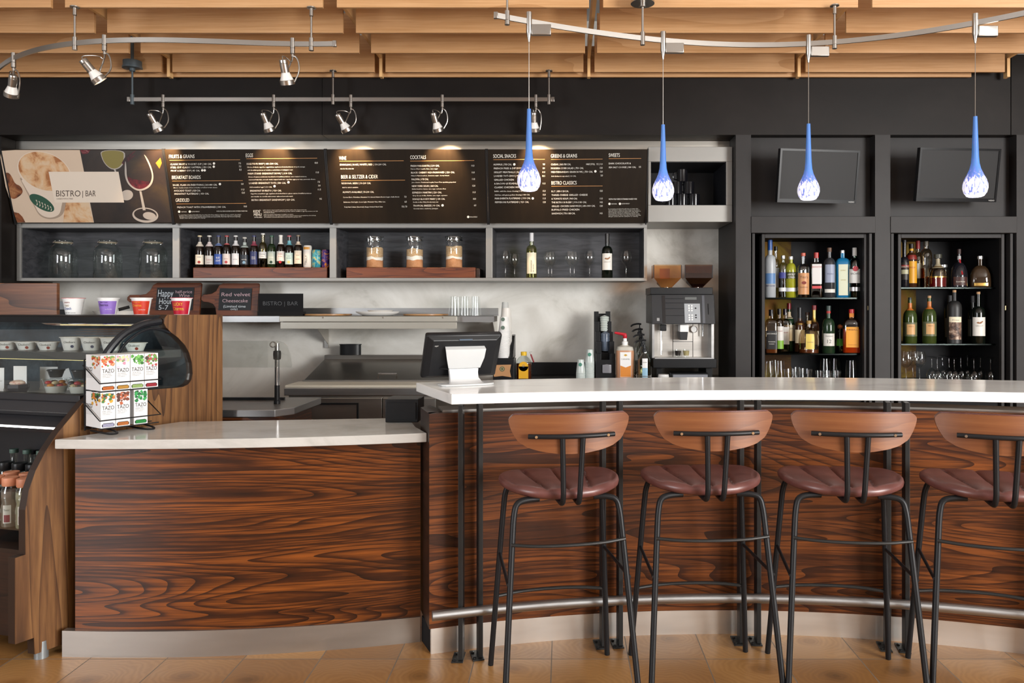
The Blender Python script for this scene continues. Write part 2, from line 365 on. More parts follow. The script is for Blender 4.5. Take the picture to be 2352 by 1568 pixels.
# ---- wall display shelf with four cubbies
zt, zi, zj, zb = 2.022, Z(523, SH), Z(638, SH), Z(645, SH)
sh = thing('display_shelf', 'long steel framed wall shelf with four dark lined cubbies below the menus', 'shelf', (-1.66, SH, zb), world=True)
xs = [(38, 48), (396, 412), (757, 772), (1116, 1131), (1479, 1486)]
fr = MB().box((X(38, SH), SH, zi), (X(1486, SH), WALL, zt)).box((X(38, SH), SH, zb), (X(1486, SH), WALL, zj))
for a, b in xs: fr.box((X(a, SH), SH, zj), (X(b, SH), WALL, zi))
fr.build('frame', FRAME, sh, smooth=0, bevel=.0015)
LIN = mottled('dark_ribbed_lining', [(.35, (.030, .031, .036)), (.65, (.065, .066, .074))], 14, 3, .5, 0, (.35, 1, 2.5), .5, .3)
for i in range(4):
    a, b = X(xs[i][1], SH), X(xs[i+1][0], SH)
    l = MB().box((a+.001, 5.80, zj+.001), (b-.001, WALL-.002, zi-.001)).box((a+.0005, SH+.012, zj+.002), (a+.004, 5.80, zi-.002)).box((b-.004, SH+.012, zj+.002), (b-.0005, 5.80, zi-.002)).box((a+.004, SH+.012, zi-.004), (b-.004, 5.80, zi-.001))
    tag(l.build('cubby_lining', LIN, sh, smooth=0), ['lining behind the glass jars', 'lining behind the beers', 'lining behind the layered jars', 'lining behind the wine'][i])
# ---- steel niche with mugs
ns = thing('display_niche', 'brushed steel wall niche holding black mugs beside the menus', 'niche', (X(1585, 5.45), 5.42, 2.02), world=True)
F1 = 5.40
n0, n1, o0, o1 = X(1489, F1), X(1682, F1), X(1495, F1), X(1668, F1)
fz0, fz1, oz0, oz1 = 2.02, 2.549, Z(471, F1), Z(371, F1)
MB().box((n0, F1, oz1), (n1, WALL, fz1)).box((n0, F1, fz0), (n1, WALL, oz0)).box((n0, F1, oz0), (o0, WALL, oz1)).box((o1, F1, oz0), (n1, WALL, oz1)).build('frame', FRAME, ns, smooth=0, bevel=.002)
MB().box((o0+.001, 5.84, oz0+.001), (o1-.001, 5.87, oz1-.001)).box((o0+.001, F1+.01, oz0+.0005), (o1-.001, 5.84, oz0+.003)).box((o0+.001, F1+.01, oz1-.004), (o1-.001, 5.84, oz1-.001)).box((o1-.004, F1+.01, oz0+.004), (o1-.001, 5.84, oz1-.004)).build('lining', plain('black_lining', (.008, .009, .013), .5), ns, smooth=0)
mb = MB().lathe([(0, 0), (.036, 0), (.039, .004), (.0405, .088), (.037, .088), (.036, .008), (0, .006)], 24)
mug = None
ml = ['top of the mug pyramid', 'left of the middle pair in the mug pyramid', 'right of the middle pair in the mug pyramid', 'leftmost in the mug pyramid base', 'centre of the mug pyramid base', 'rightmost in the mug pyramid base']
for k, (px, row) in enumerate(((1567, 2), (1554, 1), (1582, 1), (1541, 0), (1567, 0), (1594, 0))):
    loc = (X(px, 5.52), 5.52+.002*row, oz0+.0035+row*.0885)
    if mug is None:
        mug = thing('mug', 'glossy black mug, '+ml[k], 'mug', loc, 'black mugs stacked in the niche')
        mb.build('body', BLKG, mug, world=False)
        MB().tube([(-.038, 0, .072), (-.06, 0, .068), (-.066, 0, .045), (-.058, 0, .022), (-.038, 0, .018)], .005, 8, smooth=2).build('handle', BLKG, mug, world=False)
    else: dup(mug, loc, 0, 'glossy black mug, '+ml[k])

# ------------------------------------------------------------------ menu boards (lean forward at the top)
BT, BB = Vector((0, 5.31, 2.512)), Vector((0, 5.45, 2.018))
BU = (BT-BB).normalized(); BN = Vector((1, 0, 0)).cross(BU).normalized()
if BN.y > 0: BN = -BN
def onboard(px, py, off=.0012):
    r = Vector(((px-CX)/FPX, 1, (CY-py)/FPX)); o = Vector((0, 0, H))
    t = (BB-o).dot(BN)/r.dot(BN); return o+r*t+BN*off
MENU = mottled('menu_print_brown', [(.3, (.011, .007, .004)), (.7, (.017, .011, .006))], 2, 3, .5, 0, (6, 1, 1), .15)
LINE = plain('copper_rule', '#b98450', .5)
def board(xl, xr, label):
    t = thing('menu_board', label, 'menu board', ((xl+xr)/2, BB.y, BB.z), 'menu boards above the shelf', world=True)
    m = MB(); h = (BT-BB).length; c = Vector((0, 0, 0)); vs = []
    for x in (xl, xr):
        for u in (0, h):
            for w in (0, -.014): vs.append(Vector((x, BB.y, BB.z))+BU*u+BN*w)
    m.add(vs, [(0, 2, 6, 4), (1, 5, 7, 3), (0, 1, 3, 2), (4, 6, 7, 5), (0, 4, 5, 1), (2, 3, 7, 6)])
    m.build('panel', MENU, t, smooth=0)
    for x in (xl-.004, xr-.004):
        e = MB()
        vs = [Vector((x+dx, BB.y, BB.z))+BU*u+BN*w for dx in (0, .008) for u in (-.012, h+.004) for w in (.004, -.014)]
        e.add(vs, [(0, 2, 6, 4), (1, 5, 7, 3), (0, 1, 3, 2), (4, 6, 7, 5), (0, 4, 5, 1), (2, 3, 7, 6)]); e.build('edge_strip', BLKP, t, smooth=0)
    return t
class Lay:
    """text laid on the board from measurements in a crop (scale k, origin ox, oy)"""
    def __init__(s, k, ox, oy): s.k, s.ox, s.oy = k, ox, oy; s.m = MB()
    def q(s, x, y, off=.0012): return onboard(s.ox+x/s.k, s.oy+y/s.k, off)
    def t(s, txt, x0, y, x1, cap, m=0, slope=-.008):
        a = s.q(x0, y); b = s.q(x1, y+slope*(x1-x0)); w = (b-a).length; ux = (b-a)/w; cp = cap/s.k/FPX*5.37
        uy = (s.q(x0, y-40)-a).normalized()
        s.m.text(txt, lambda x, z: a+ux*x+uy*z, cp, w, m)
    def rule(s, x0, y, x1, slope=-.008):
        a = s.q(x0, y); b = s.q(x1, y+slope*(x1-x0)); c = s.q(x1, y+slope*(x1-x0)+5); d = s.q(x0, y+5)
        s.m.add([a, b, c, d], [(3, 2, 1, 0)], 1)
    def dot(s, x, y, r=13):
        s.m.add([s.q(x+r*cos(2*pi*i/12), y+r*sin(2*pi*i/12)) for i in range(12)], [tuple(range(12))[::-1]], 0)
    def poly(s, pts, m, off):
        if len(pts) > 7:
            for _ in range(2): pts = [(a[0]*u+b[0]*(1-u), a[1]*u+b[1]*(1-u)) for a, b in zip(pts, pts[1:]+pts[:1]) for u in (.75, .25)]
        s.m.add([s.q(x, y, off) for x, y in pts], [tuple(range(len(pts)))[::-1]], m)
    def ell(s, x, y, rx, ry, rot, m, off, n=36, a0=0, a1=2*pi):
        c, sn = cos(radians(rot)), sin(radians(rot)); pts = []
        for i in range(n): a = a0+(a1-a0)*i/n; u, v = rx*cos(a), ry*sin(a); pts.append((x+u*c-v*sn, y+u*sn+v*c))
        s.poly(pts, m, off)
B1 = board(-3.895, -2.775, 'wide poster of a coffee cup and wine glasses, leftmost of the menu panels')
B2 = board(-2.765, -1.653, 'dark brown breakfast menu board headed with fruits, grains and eggs')
B3 = board(-1.643, -.535, 'dark brown drinks menu board listing wine, beer and cocktails')
B4 = board(-.525, .590, 'dark brown food menu board listing snacks, greens and sweets')
# breakfast board
L = Lay(4.7525, 370, 330)
for a in (('FRUITS & GRAINS', 87, 158, 365, 40), ('BREAKFAST BOARDS', 119, 386, 432, 40), ('GRIDDLED', 160, 634, 308, 40), ('EGGS', 925, 146, 1003, 40)): L.t(*a)
for a in ((92, 178, 863), (122, 405, 892), (168, 654, 928), (930, 161, 1704)): L.rule(*a)
for a in (('CLASSIC FRUIT & YOGURT CUP | 340 CAL', 100, 233, 552, 19), ('STEEL CUT CLASSIC OATMEAL | 350 CAL', 104, 268, 550, 19), ('FRUIT & BERRY CUP | 85 CAL', 108, 304, 424, 19),
          ('BAGEL: PLAIN OR EVERYTHING | 360-480 CAL', 131, 460, 613, 19), ('Choice of plain cream cheese and jelly or herbed cream cheese', 134, 486, 613, 12), ('AVOCADO TOAST | 520 CAL', 141, 522, 432, 19), ('BREAKFAST FLATBREAD | 950 CAL', 147, 556, 523, 19),
          ('FRENCH TOAST WITH STRAWBERRIES | 540 CAL', 177, 702, 708, 19), ('WE PROUDLY SERVE CAGE FREE EGGS AND SUSTAINABLY RAISED PORK', 605, 742, 942, 12), ('VEGETARIAN', 220, 747, 280, 10), ('GLUTEN-FRIENDLY', 332, 745, 422, 10),
          ('In consuming our gluten-friendly items, be aware that there may be a chance of cross contact, we cannot', 195, 780, 875, 9), ('guarantee these products for those with celiac disease or a food allergy. Guests are advised to consider this', 198, 793, 868, 9), ('information as it relates to their individual dietary needs and requirements. If you have any concerns regarding', 201, 805, 865, 9), ('allergies, please alert the staff prior to ordering.', 205, 817, 485, 9),
          ('EGGS YOUR WAY* | 480-1200 CAL', 936, 229, 1277, 19), ('Choice of whole cage-free eggs/whites, applewood-smoked bacon or pork sausage', 939, 262, 1572, 13), ('with breakfast potatoes or tomatoes and artisan or multigrain toast', 944, 294, 1438, 13), ('FARM STAND BREAKFAST BOWL* | 610 CAL', 949, 335, 1430, 19), ('Choice of quinoa and brown rice blend or breakfast potatoes, oven roasted tomatoes,', 952, 368, 1590, 13), ('seasoned baby kale, avocado mash, topped with two cage-free eggs your way, parmesan cheese', 957, 398, 1684, 13),
          ('LOADED BREAKFAST TOTS | 580 CAL', 962, 439, 1363, 19), ('Add scrambled eggs* | 210 CAL', 967, 480, 1212, 14), ('BREAKFAST BURRITO | 920 CAL', 973, 522, 1315, 19), ('Cage-free scrambled eggs, applewood-smoked bacon, green onions, breakfast potatoes', 978, 551, 1640, 13), ('and cheddar in a tortilla with tomato salsa and avocado mash', 983, 582, 1438, 13), ('BISTRO BREAKFAST SANDWICH* | 620 CAL', 989, 623, 1460, 19),
          ("KIDS'", 1008, 752, 1085, 31), ('MENU', 1013, 787, 1098, 31), ('AVAILABLE', 1018, 808, 1104, 13), ('2,000 calories a day is used for general nutrition advice, but calorie needs vary.', 1113, 728, 1590, 9), ('*consuming raw or undercooked meats, poultry, seafood, shellfish or eggs may increase your risk', 1117, 744, 1710, 9), ('of foodborne illness.', 1117, 757, 1240, 9), ('additional nutrition information is available on request.', 1120, 776, 1445, 9), ('before placing your order, please inform your server if a person in your party has a food allergy.', 1122, 790, 1692, 9), ('18% gratuity is automatically added to the final bill for groups of 6+.', 1125, 805, 1535, 9)): L.t(*a)
for t, x, y in (('7.5', 847, 222), ('7.5', 850, 257), ('8.5', 855, 292), ('5.0', 875, 447), ('11.5', 877, 508), ('12.0', 882, 543), ('10.0', 905, 692), ('10.0', 1678, 217), ('11.0', 1690, 321), ('7.5', 1710, 425), ('3.0', 1715, 465), ('11.5', 1712, 508), ('9.5', 1730, 610)): L.t(t, x, y, x+24+(8 if len(t) > 3 else 0), 19)
for x, y in ((578, 215), (576, 250), (450, 290), (477, 290), (643, 440), (1391, 420), (1239, 463), (198, 741), (314, 740)): L.dot(x, y)
L.m.build('lettering', [TXT, LINE], B2, smooth=0)
# drinks board
L = Lay(4.7525, 740, 330)
for a in (('WINE', 185, 176, 263, 40), ('BEER & SELTZER & CIDER', 206, 380, 608, 40), ('COCKTAILS', 961, 167, 1132, 40)): L.t(*a)
for a in ((188, 188, 890), (208, 400, 905), (961, 186, 1660)): L.rule(*a)
for a in (('SPARKLING | ROSE | WHITE | RED | 130-200 CAL', 193, 238, 700, 19), ('Ask for the wine list', 198, 279, 345, 13), ('REGIONAL BEERS | 50-200 CAL', 213, 441, 532, 19), ("Ask for what's available", 219, 483, 393, 13), ('ALWAYS AVAILABLE | 50-200 CAL', 224, 537, 565, 19),
          ('Corona Extra, Heineken, Heineken 0.0, Samuel Adams Boston Lager, Stella Artois', 229, 590, 841, 14), ('Budweiser, Bud Light, Coors Light, Michelob Ultra, Miller Lite', 235, 643, 690, 14), ('Truly Hard Seltzer (Assorted) | Angry Orchard Hard Cider', 241, 697, 663, 14),
          ('FRESH MARGARITA | 210 CAL', 966, 251, 1280, 19), ('Patron Silver tequila, lime, cane sugar', 968, 281, 1263, 13), ('BLACK CHERRY OLD-FASHIONED | 220 CAL', 971, 324, 1446, 19), ("Maker's Mark bourbon, demerara sugar, cherry bitters", 973, 355, 1386, 13), ('PALOMA | 170 CAL', 976, 397, 1161, 19), ('Jose Cuervo Tradicional tequila, Fever-Tree sparkling grapefruit', 978, 428, 1461, 13), ('NEW YORK SOUR | 260 CAL', 980, 471, 1267, 19), ('Bulleit bourbon, lemon, cane sugar, red wine float', 982, 500, 1350, 13), ('ESPRESSO MARTINI | 220 CAL', 985, 542, 1305, 19), ('Grey Goose vodka, Kahlua, cane sugar, espresso', 987, 572, 1366, 13), ('B BOLD BLOODY MARY | 130 CAL', 989, 613, 1341, 19), ('Svedka vodka, Filthy bloody mary mix', 992, 643, 1268, 13), ('TROPICAL BREEZE | 90 CAL', 994, 685, 1286, 19), ('Coconut water, cranberry, pineapple', 997, 714, 1265, 13), ('NON-ALCOHOLIC', 1613, 804, 1694, 12)): L.t(*a)
for t, x, y in (('7.0', 897, 587), ('6.0', 900, 641), ('7.0 | 7.0', 869, 694), ('11.0', 1630, 248), ('11.0', 1633, 322), ('11.0', 1637, 394), ('12.0', 1640, 467), ('11.0', 1644, 538), ('10.0', 1648, 610), ('6.0', 1658, 680)): L.t(t, x, y, x+(22 if len(t) < 4 else 30 if len(t) < 6 else 57), 19)
for x, y in ((1314, 672), (1594, 798)): L.dot(x, y)
L.m.build('lettering', [TXT, LINE], B3, smooth=0)
# food board
L = Lay(4.7525, 1100, 330)
for a in (('SOCIAL SNACKS', 157, 154, 405, 40), ('GREENS & GRAINS', 786, 152, 1071, 40), ('BISTRO CLASSICS', 791, 446, 1066, 40), ('SWEETS', 1417, 144, 1537, 40)): L.t(*a)
for a in ((158, 171, 719), (787, 169, 1350), (791, 462, 1350), (1418, 160, 1771)): L.rule(*a)
for a in (('HUMMUS | 730 CAL', 161, 236, 357, 19), ('FRENCH FRIES & DIP DUO | 990 CAL', 163, 278, 590, 19), ('SKILLET MEATBALLS | 560 CAL', 164, 320, 510, 19), ('LOADED TOT-CHOS | 980 CAL', 165, 361, 500, 19), ('GRILLED CHICKEN', 167, 403, 380, 19), ('& BACON QUESADILLA | 990 CAL', 168, 444, 560, 19), ('CLASSIC CHICKEN WINGS', 170, 485, 480, 19), ('Buffalo, with blue cheese dressing | 1060 CAL', 171, 525, 518, 15), ('Chili lime, with green goddess dressing | 1080 CAL', 172, 566, 555, 15), ('MARGHERITA FLATBREAD | 910 CAL', 174, 606, 564, 19), ('PEPPERONI FLATBREAD | 920 CAL', 176, 647, 545, 19),
          ('CAESAR | 360-780 CAL', 788, 235, 1004, 19), ('MODERN COBB SALAD | 750 CAL', 788, 277, 1142, 19), ('MEDITERRANEAN GRAIN BOWL | 750 CAL', 789, 318, 1243, 19), ('Add chicken to any salad | 110 CAL', 789, 361, 1060, 14), ('B.L.T. | 850-1120 CAL', 792, 528, 980, 19), ('THREE-CHEESE GRILLED CHEESE', 792, 569, 1185, 19), ('& TOMATO SOUP | 940 CAL', 793, 609, 1075, 19), ('THE BISTRO BURGER* | 910-1180 CAL', 793, 649, 1175, 19), ('GRILLED CHICKEN SANDWICH | 680-1000 CAL', 794, 690, 1269, 19), ('BUFFALO FRIED CHICKEN', 794, 729, 1096, 19), ('SANDWICH | 770-1180 CAL', 795, 770, 1051, 19),
          ('DARK CHOCOLATE &', 1417, 224, 1658, 18), ('SEA SALT COOKIE | 380 CAL', 1417, 266, 1715, 18), ('WE PROUDLY SERVE SUSTAINABLY RAISED PORK', 1416, 613, 1725, 18), ('VEGETARIAN', 1445, 661, 1505, 11), ('GLUTEN-FRIENDLY', 1557, 659, 1646, 11)): L.t(*a)
for i, s_ in enumerate(('In consuming our gluten-friendly items, be aware that', 'there will may be a chance of cross contact so we cannot', 'guarantee these products for those with celiac disease or', 'a food allergy. Guests are advised to consider this', 'information as it relates to individual dietary needs', 'and requirements. If you have any concerns regarding', 'allergies, please alert the staff prior to ordering.')): L.t(s_, 1414, 715+i*14, 1738+(i % 3)*14, 9)
for t, x, y in (('9.0', 698, 234), ('8.0', 698, 276), ('11.0', 693, 318), ('10.5', 693, 360), ('11.5', 695, 442), ('15.0', 698, 524), ('15.0', 699, 565), ('11.0', 699, 605), ('12.0', 700, 646), ('HALF | FULL   9.5 | 11.0', 1172, 232), ('12.0', 1320, 272), ('12.0', 1321, 313), ('5.0', 1329, 355), ('12.0', 1321, 523), ('11.0', 1321, 606), ('14.5', 1321, 646), ('13.0', 1321, 687), ('14.5', 1320, 767), ('3.5', 1746, 261)): L.t(t, x, y, x+(22 if len(t) < 4 else 29 if len(t) < 5 else 178), 19)
for x, y in ((386, 225), (1271, 301), (588, 596), (1425, 656), (1539, 655)): L.dot(x, y)
L.m.build('lettering', [TXT, LINE], B4, smooth=0)
# poster
L = Lay(4.6125, 0, 320)
PM = [plain('poster_cream', '#c9b5a0', .5), mottled('poster_dark', [(.35, '#17110f'), (.55, '#2b2019'), (.75, '#4a3a1c')], 2.5, 5, .4), plain('poster_cup', '#d3c4b4', .5),
      mottled('poster_foam', [(.4, '#cdb495'), (.52, '#c79d72'), (.62, '#9d6538')], 9, 5, .5), mottled('poster_cookie', [(.35, '#2e140a'), (.55, '#7d4420'), (.75, '#a97a50')], 16, 4, .6),
      plain('poster_green', '#1d4a37', .5), plain('poster_card', '#d8ccbd', .5), plain('poster_ink', '#4a3b33', .5), plain('poster_white_wine', '#7b7136', .4), mottled('poster_red_wine', [(.4, '#23080c'), (.62, '#641320'), (.8, '#b99a98')], 14, 3, .4), plain('poster_glass', '#a8a29c', .4), plain('poster_shade', '#9d8b7a', .5), plain('poster_orange', '#b06a1c', .5)]
L.poly([(12, 122), (165, 112), (846, 112), (996, 880), (186, 880), (60, 500), (5, 190)], 0, .001)
L.poly([(846, 112), (1712, 117), (1826, 880), (996, 880)], 1, .001)
L.poly([(690, 670), (940, 670), (990, 878), (672, 878)], 3, .0014)
L.poly([(195, 380), (240, 470), (300, 590), (360, 700), (395, 775), (440, 822), (510, 846), (580, 842), (640, 818), (680, 775), (700, 670), (750, 420), (760, 330)], 11, .0016)
L.poly([(205, 390), (270, 510), (330, 610), (385, 730), (410, 775), (460, 815), (530, 832), (600, 815), (640, 780), (660, 670), (720, 420)], 2, .0018)
L.ell(472, 345, 300, 205, 22, 2, .0021); L.ell(472, 338, 286, 192, 22, 3, .0024)
L.ell(445, 672, 150, 62, 32, 5, .0022)
for i in range(6): L.poly([(380+i*30, 640+i*14), (392+i*30, 640+i*14), (402+i*30, 690+i*12), (388+i*30, 700+i*12), (396+i*30, 668+i*13)], 2, .0024)
L.poly([(50, 355), (95, 350), (130, 400), (160, 470), (215, 490), (248, 545), (225, 590), (150, 638), (105, 610), (85, 520)], 4, .0018)
L.poly([(145, 768), (200, 780), (240, 820), (270, 878), (186, 878)], 4, .0018)
L.poly([(850, 112), (960, 112), (930, 150), (875, 158)], 9, .0014)
# white wine glass
L.poly([(1062, 113), (1075, 190), (1110, 260), (1165, 310), (1215, 322), (1270, 305), (1310, 260), (1328, 200), (1322, 113)], 10, .0016)
L.poly([(1070, 118), (1084, 195), (1118, 258), (1168, 302), (1215, 312), (1262, 296), (1298, 255), (1314, 200), (1310, 118)], 8, .0018)
L.t('B', 1243, 188, 1272, 42, 6)
L.poly([(1205, 315), (1225, 315), (1262, 420), (1250, 420)], 10, .0018); L.ell(1345, 590, 66, 55, -12, 10, .0016)
# red wine glass
L.poly([(1330, 210), (1322, 300), (1325, 400), (1360, 480), (1430, 535), (1490, 548), (1560, 525), (1610, 480), (1632, 400), (1610, 300), (1560, 190), (1520, 150), (1552, 210), (1600, 320), (1615, 400), (1590, 470), (1545, 510), (1485, 530), (1430, 515), (1375, 470), (1345, 400), (1342, 300)], 10, .0022)
L.poly([(1328, 370), (1400, 420), (1480, 430), (1560, 450), (1622, 430), (1600, 480), (1545, 520), (1490, 542), (1430, 528), (1365, 475)], 9, .0019)
L.poly([(1290, 250), (1330, 180), (1440, 118), (1380, 190), (1440, 160), (1370, 230), (1310, 270)], 9, .0019)
L.poly([(1478, 548), (1500, 548), (1545, 750), (1515, 750)], 10, .0022); L.ell(1541, 802, 138, 80, 5, 10, .0018); L.ell(1541, 795, 120, 62, 5, 1, .002); L.ell(1585, 810, 70, 40, 10, 10, .0022)
L.poly([(1650, 250), (1700, 195), (1715, 250), (1690, 310)], 12, .0015)
L.poly([(517, 342), (1258, 342), (1318, 668), (582, 668)], 6, .003)
L.m.text; 
def T_(txt, x0, y, x1, cap, m):
    a = L.q(x0, y, .0036); b = L.q(x1, y, .0036); w = (b-a).length; ux = (b-a)/w; uy = (L.q(x0, y-40, .0036)-a).normalized()
    L.m.text(txt, lambda x, z: a+ux*x+uy*z, cap/L.k/FPX*5.37, w, m)
T_('BISTRO', 597, 603, 855, 68, 7); T_('BAR', 910, 602, 1018, 66, 7); T_('|', 876, 600, 882, 60, 7); T_('CLASSICS WITH A TWIST', 602, 635, 778, 15, 7)
L.m.build('print', PM, B1, smooth=0)
# ------------------------------------------------------------------ bar
def nrm(pts, sgn=1):
    r = []
    for i in range(len(pts)):
        a, b = pts[max(i-1, 0)], pts[min(i+1, len(pts)-1)]; dx, dy = b[0]-a[0], b[1]-a[1]; l = sqrt(dx*dx+dy*dy); r.append((-dy/l*sgn, dx/l*sgn))
    return r
bf = arcfn(.675, 3.33, 3.9)
bar = thing('bar_counter', 'long curved walnut bar front with a steel kick plate below the stools', 'bar', (.675, 3.33, 0), world=True)
pp = arc_pts(bf, -.545, 2.75, 48, -.012)
MB().ribbon(pp, nrm(pp), .108, .985, .045).build('panel', WALB, bar, smooth=30)
pk = arc_pts(bf, -.541, 2.75, 48)
MB().ribbon(pk, nrm(pk), 0, .1075, .03).build('kick_plate', KICK, bar, smooth=30)
end = [(-.545, bf(-.545)-.012), (-.618, 3.325), (-.59, 3.40), (-.50, 3.22)]
MB().prism(end, lambda a, b, w: (a, b, w), .108, .985).build('end_panel', WALD, bar, smooth=0)
MB().prism([(-.539, bf(-.54)), (-.60, 3.26), (-.58, 3.30), (-.50, 3.2)], lambda a, b, w: (a, b, w), 0, .1075).build('end_kick', BLKM, bar, smooth=0)
pt = arc_pts(bf, -.50, 2.75, 40, .033)
MB().ribbon(pt, nrm(pt), .955, .992, .14).build('steel_ledge', STEELD, bar, smooth=30)
tf = arcfn(.85, 3.23, 5.6); tb = arcfn(.85, 3.83, 5.0)
poly = arc_pts(tf, -.448, 2.8, 40) + arc_pts(tb, -.30, 2.8, 30)[::-1] + [(-.682, 3.56)]
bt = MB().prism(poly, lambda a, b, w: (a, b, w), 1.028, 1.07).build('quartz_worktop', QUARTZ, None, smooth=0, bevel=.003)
tag(bt, 'long white quartz bar top above the four stools', 'bar top')
# posts
post = None
for k, xc in enumerate((-.375, .203, .79, 1.388, 1.97)):
    for s in (-1, 1):
        x = xc+s*.024+.012*s; y = bf(x)-.075
        lab = ['at the left end of the bar', 'beside the first stool', 'between the second and third stools', 'between the third and fourth stools', 'past the last stool'][k]
        lab = 'flat black steel post %s, %s of the pair' % (lab, 'left' if s < 0 else 'right')
        if xc > 1.9 and s > 0: continue
        if post is None:
            post = thing('bar_post', lab, 'post', (x, y, 0), 'flat steel bar posts')
            MB().box((-.009, -.03, .006), (.009, .03, 1.0265)).build('upright', IRON, post, world=False, smooth=0, bevel=.0015)
            MB().box((-.035, -.045, 0), (.012, .045, .006)).build('foot_plate', IRON, post, world=False, smooth=0, bevel=.001)
            for j, (bx, by) in enumerate(((-.026, -.03), (-.026, .02))): MB().lathe([(0, .006), (.007, .006), (.007, .011), (0, .013)], 6, (bx, by, 0)).build('bolt', IRON, post, world=False, smooth=0)
            MB().box((-.012, -.046, .19), (.012, -.03, .215)).build('rail_clamp', IRON, post, world=False, smooth=0)
        else: dup(post, (x, y, 0), math.atan2(bf(x+.01)-bf(x-.01), .02), lab)
rf = lambda x: bf(x)-.075-.05
rp = [(x, y, .203) for x, y in arc_pts(rf, -.515, 2.75, 60)]
rail = thing('foot_rail', 'round brushed steel foot rail curving along the bar front', 'foot rail', (.675, 3.2, .203), world=True)
MB().tube(rp, .0195, 20).build('tube', STEEL, rail)
# ------------------------------------------------------------------ low counter
lf = arcfn_near(-1.75, 3.11, 4.5)
lc = thing('service_counter', 'low curved walnut service counter front with a steel kick plate', 'counter', (-1.3, 3.2, 0), world=True)
pp = arc_pts(lf, -1.985, -.606, 30, .002)
MB().ribbon(pp, nrm(pp), .106, .862, .04).build('panel', WAL, lc, smooth=30)
pk = arc_pts(lf, -2.035, -.606, 30, -.006)
MB().ribbon(pk, nrm(pk), 0, .1055, .03).build('kick_plate', steel('kick_plate_dull', .46, .45, (1.5, 1.5, 9), (1, .93, .85)), lc, smooth=30)
MB().prism([(-1.975, 3.155), (-1.90, 3.285), (-1.87, 3.285), (-1.945, 3.155)], lambda a, b, w: (a, b, w), .02, .85).build('end_panel', BLKM, lc, smooth=0)
tf2 = arcfn_near(-1.75, 3.005, 4.5)
poly = arc_pts(tf2, -1.998, -.562, 30) + [(-.64, 3.33), (-.728, 3.60), (-1.734, 3.48)]
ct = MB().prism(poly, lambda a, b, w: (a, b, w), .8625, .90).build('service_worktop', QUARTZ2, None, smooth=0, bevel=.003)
tag(ct, 'pale quartz top of the low service counter beside the tea rack', 'counter top')
cd = thing('cash_drawer', 'black cash drawer tucked under the left end of the bar top', 'cash drawer', (-.72, 3.62, .9), world=True)
MB().box((-.80, 3.45, .901), (-.652, 3.60, 1.005)).build('body', BLKP, cd, bevel=.003)
MB().box((-.79, 3.445, .915), (-.662, 3.45, .99)).build('drawer', BLKP, cd)
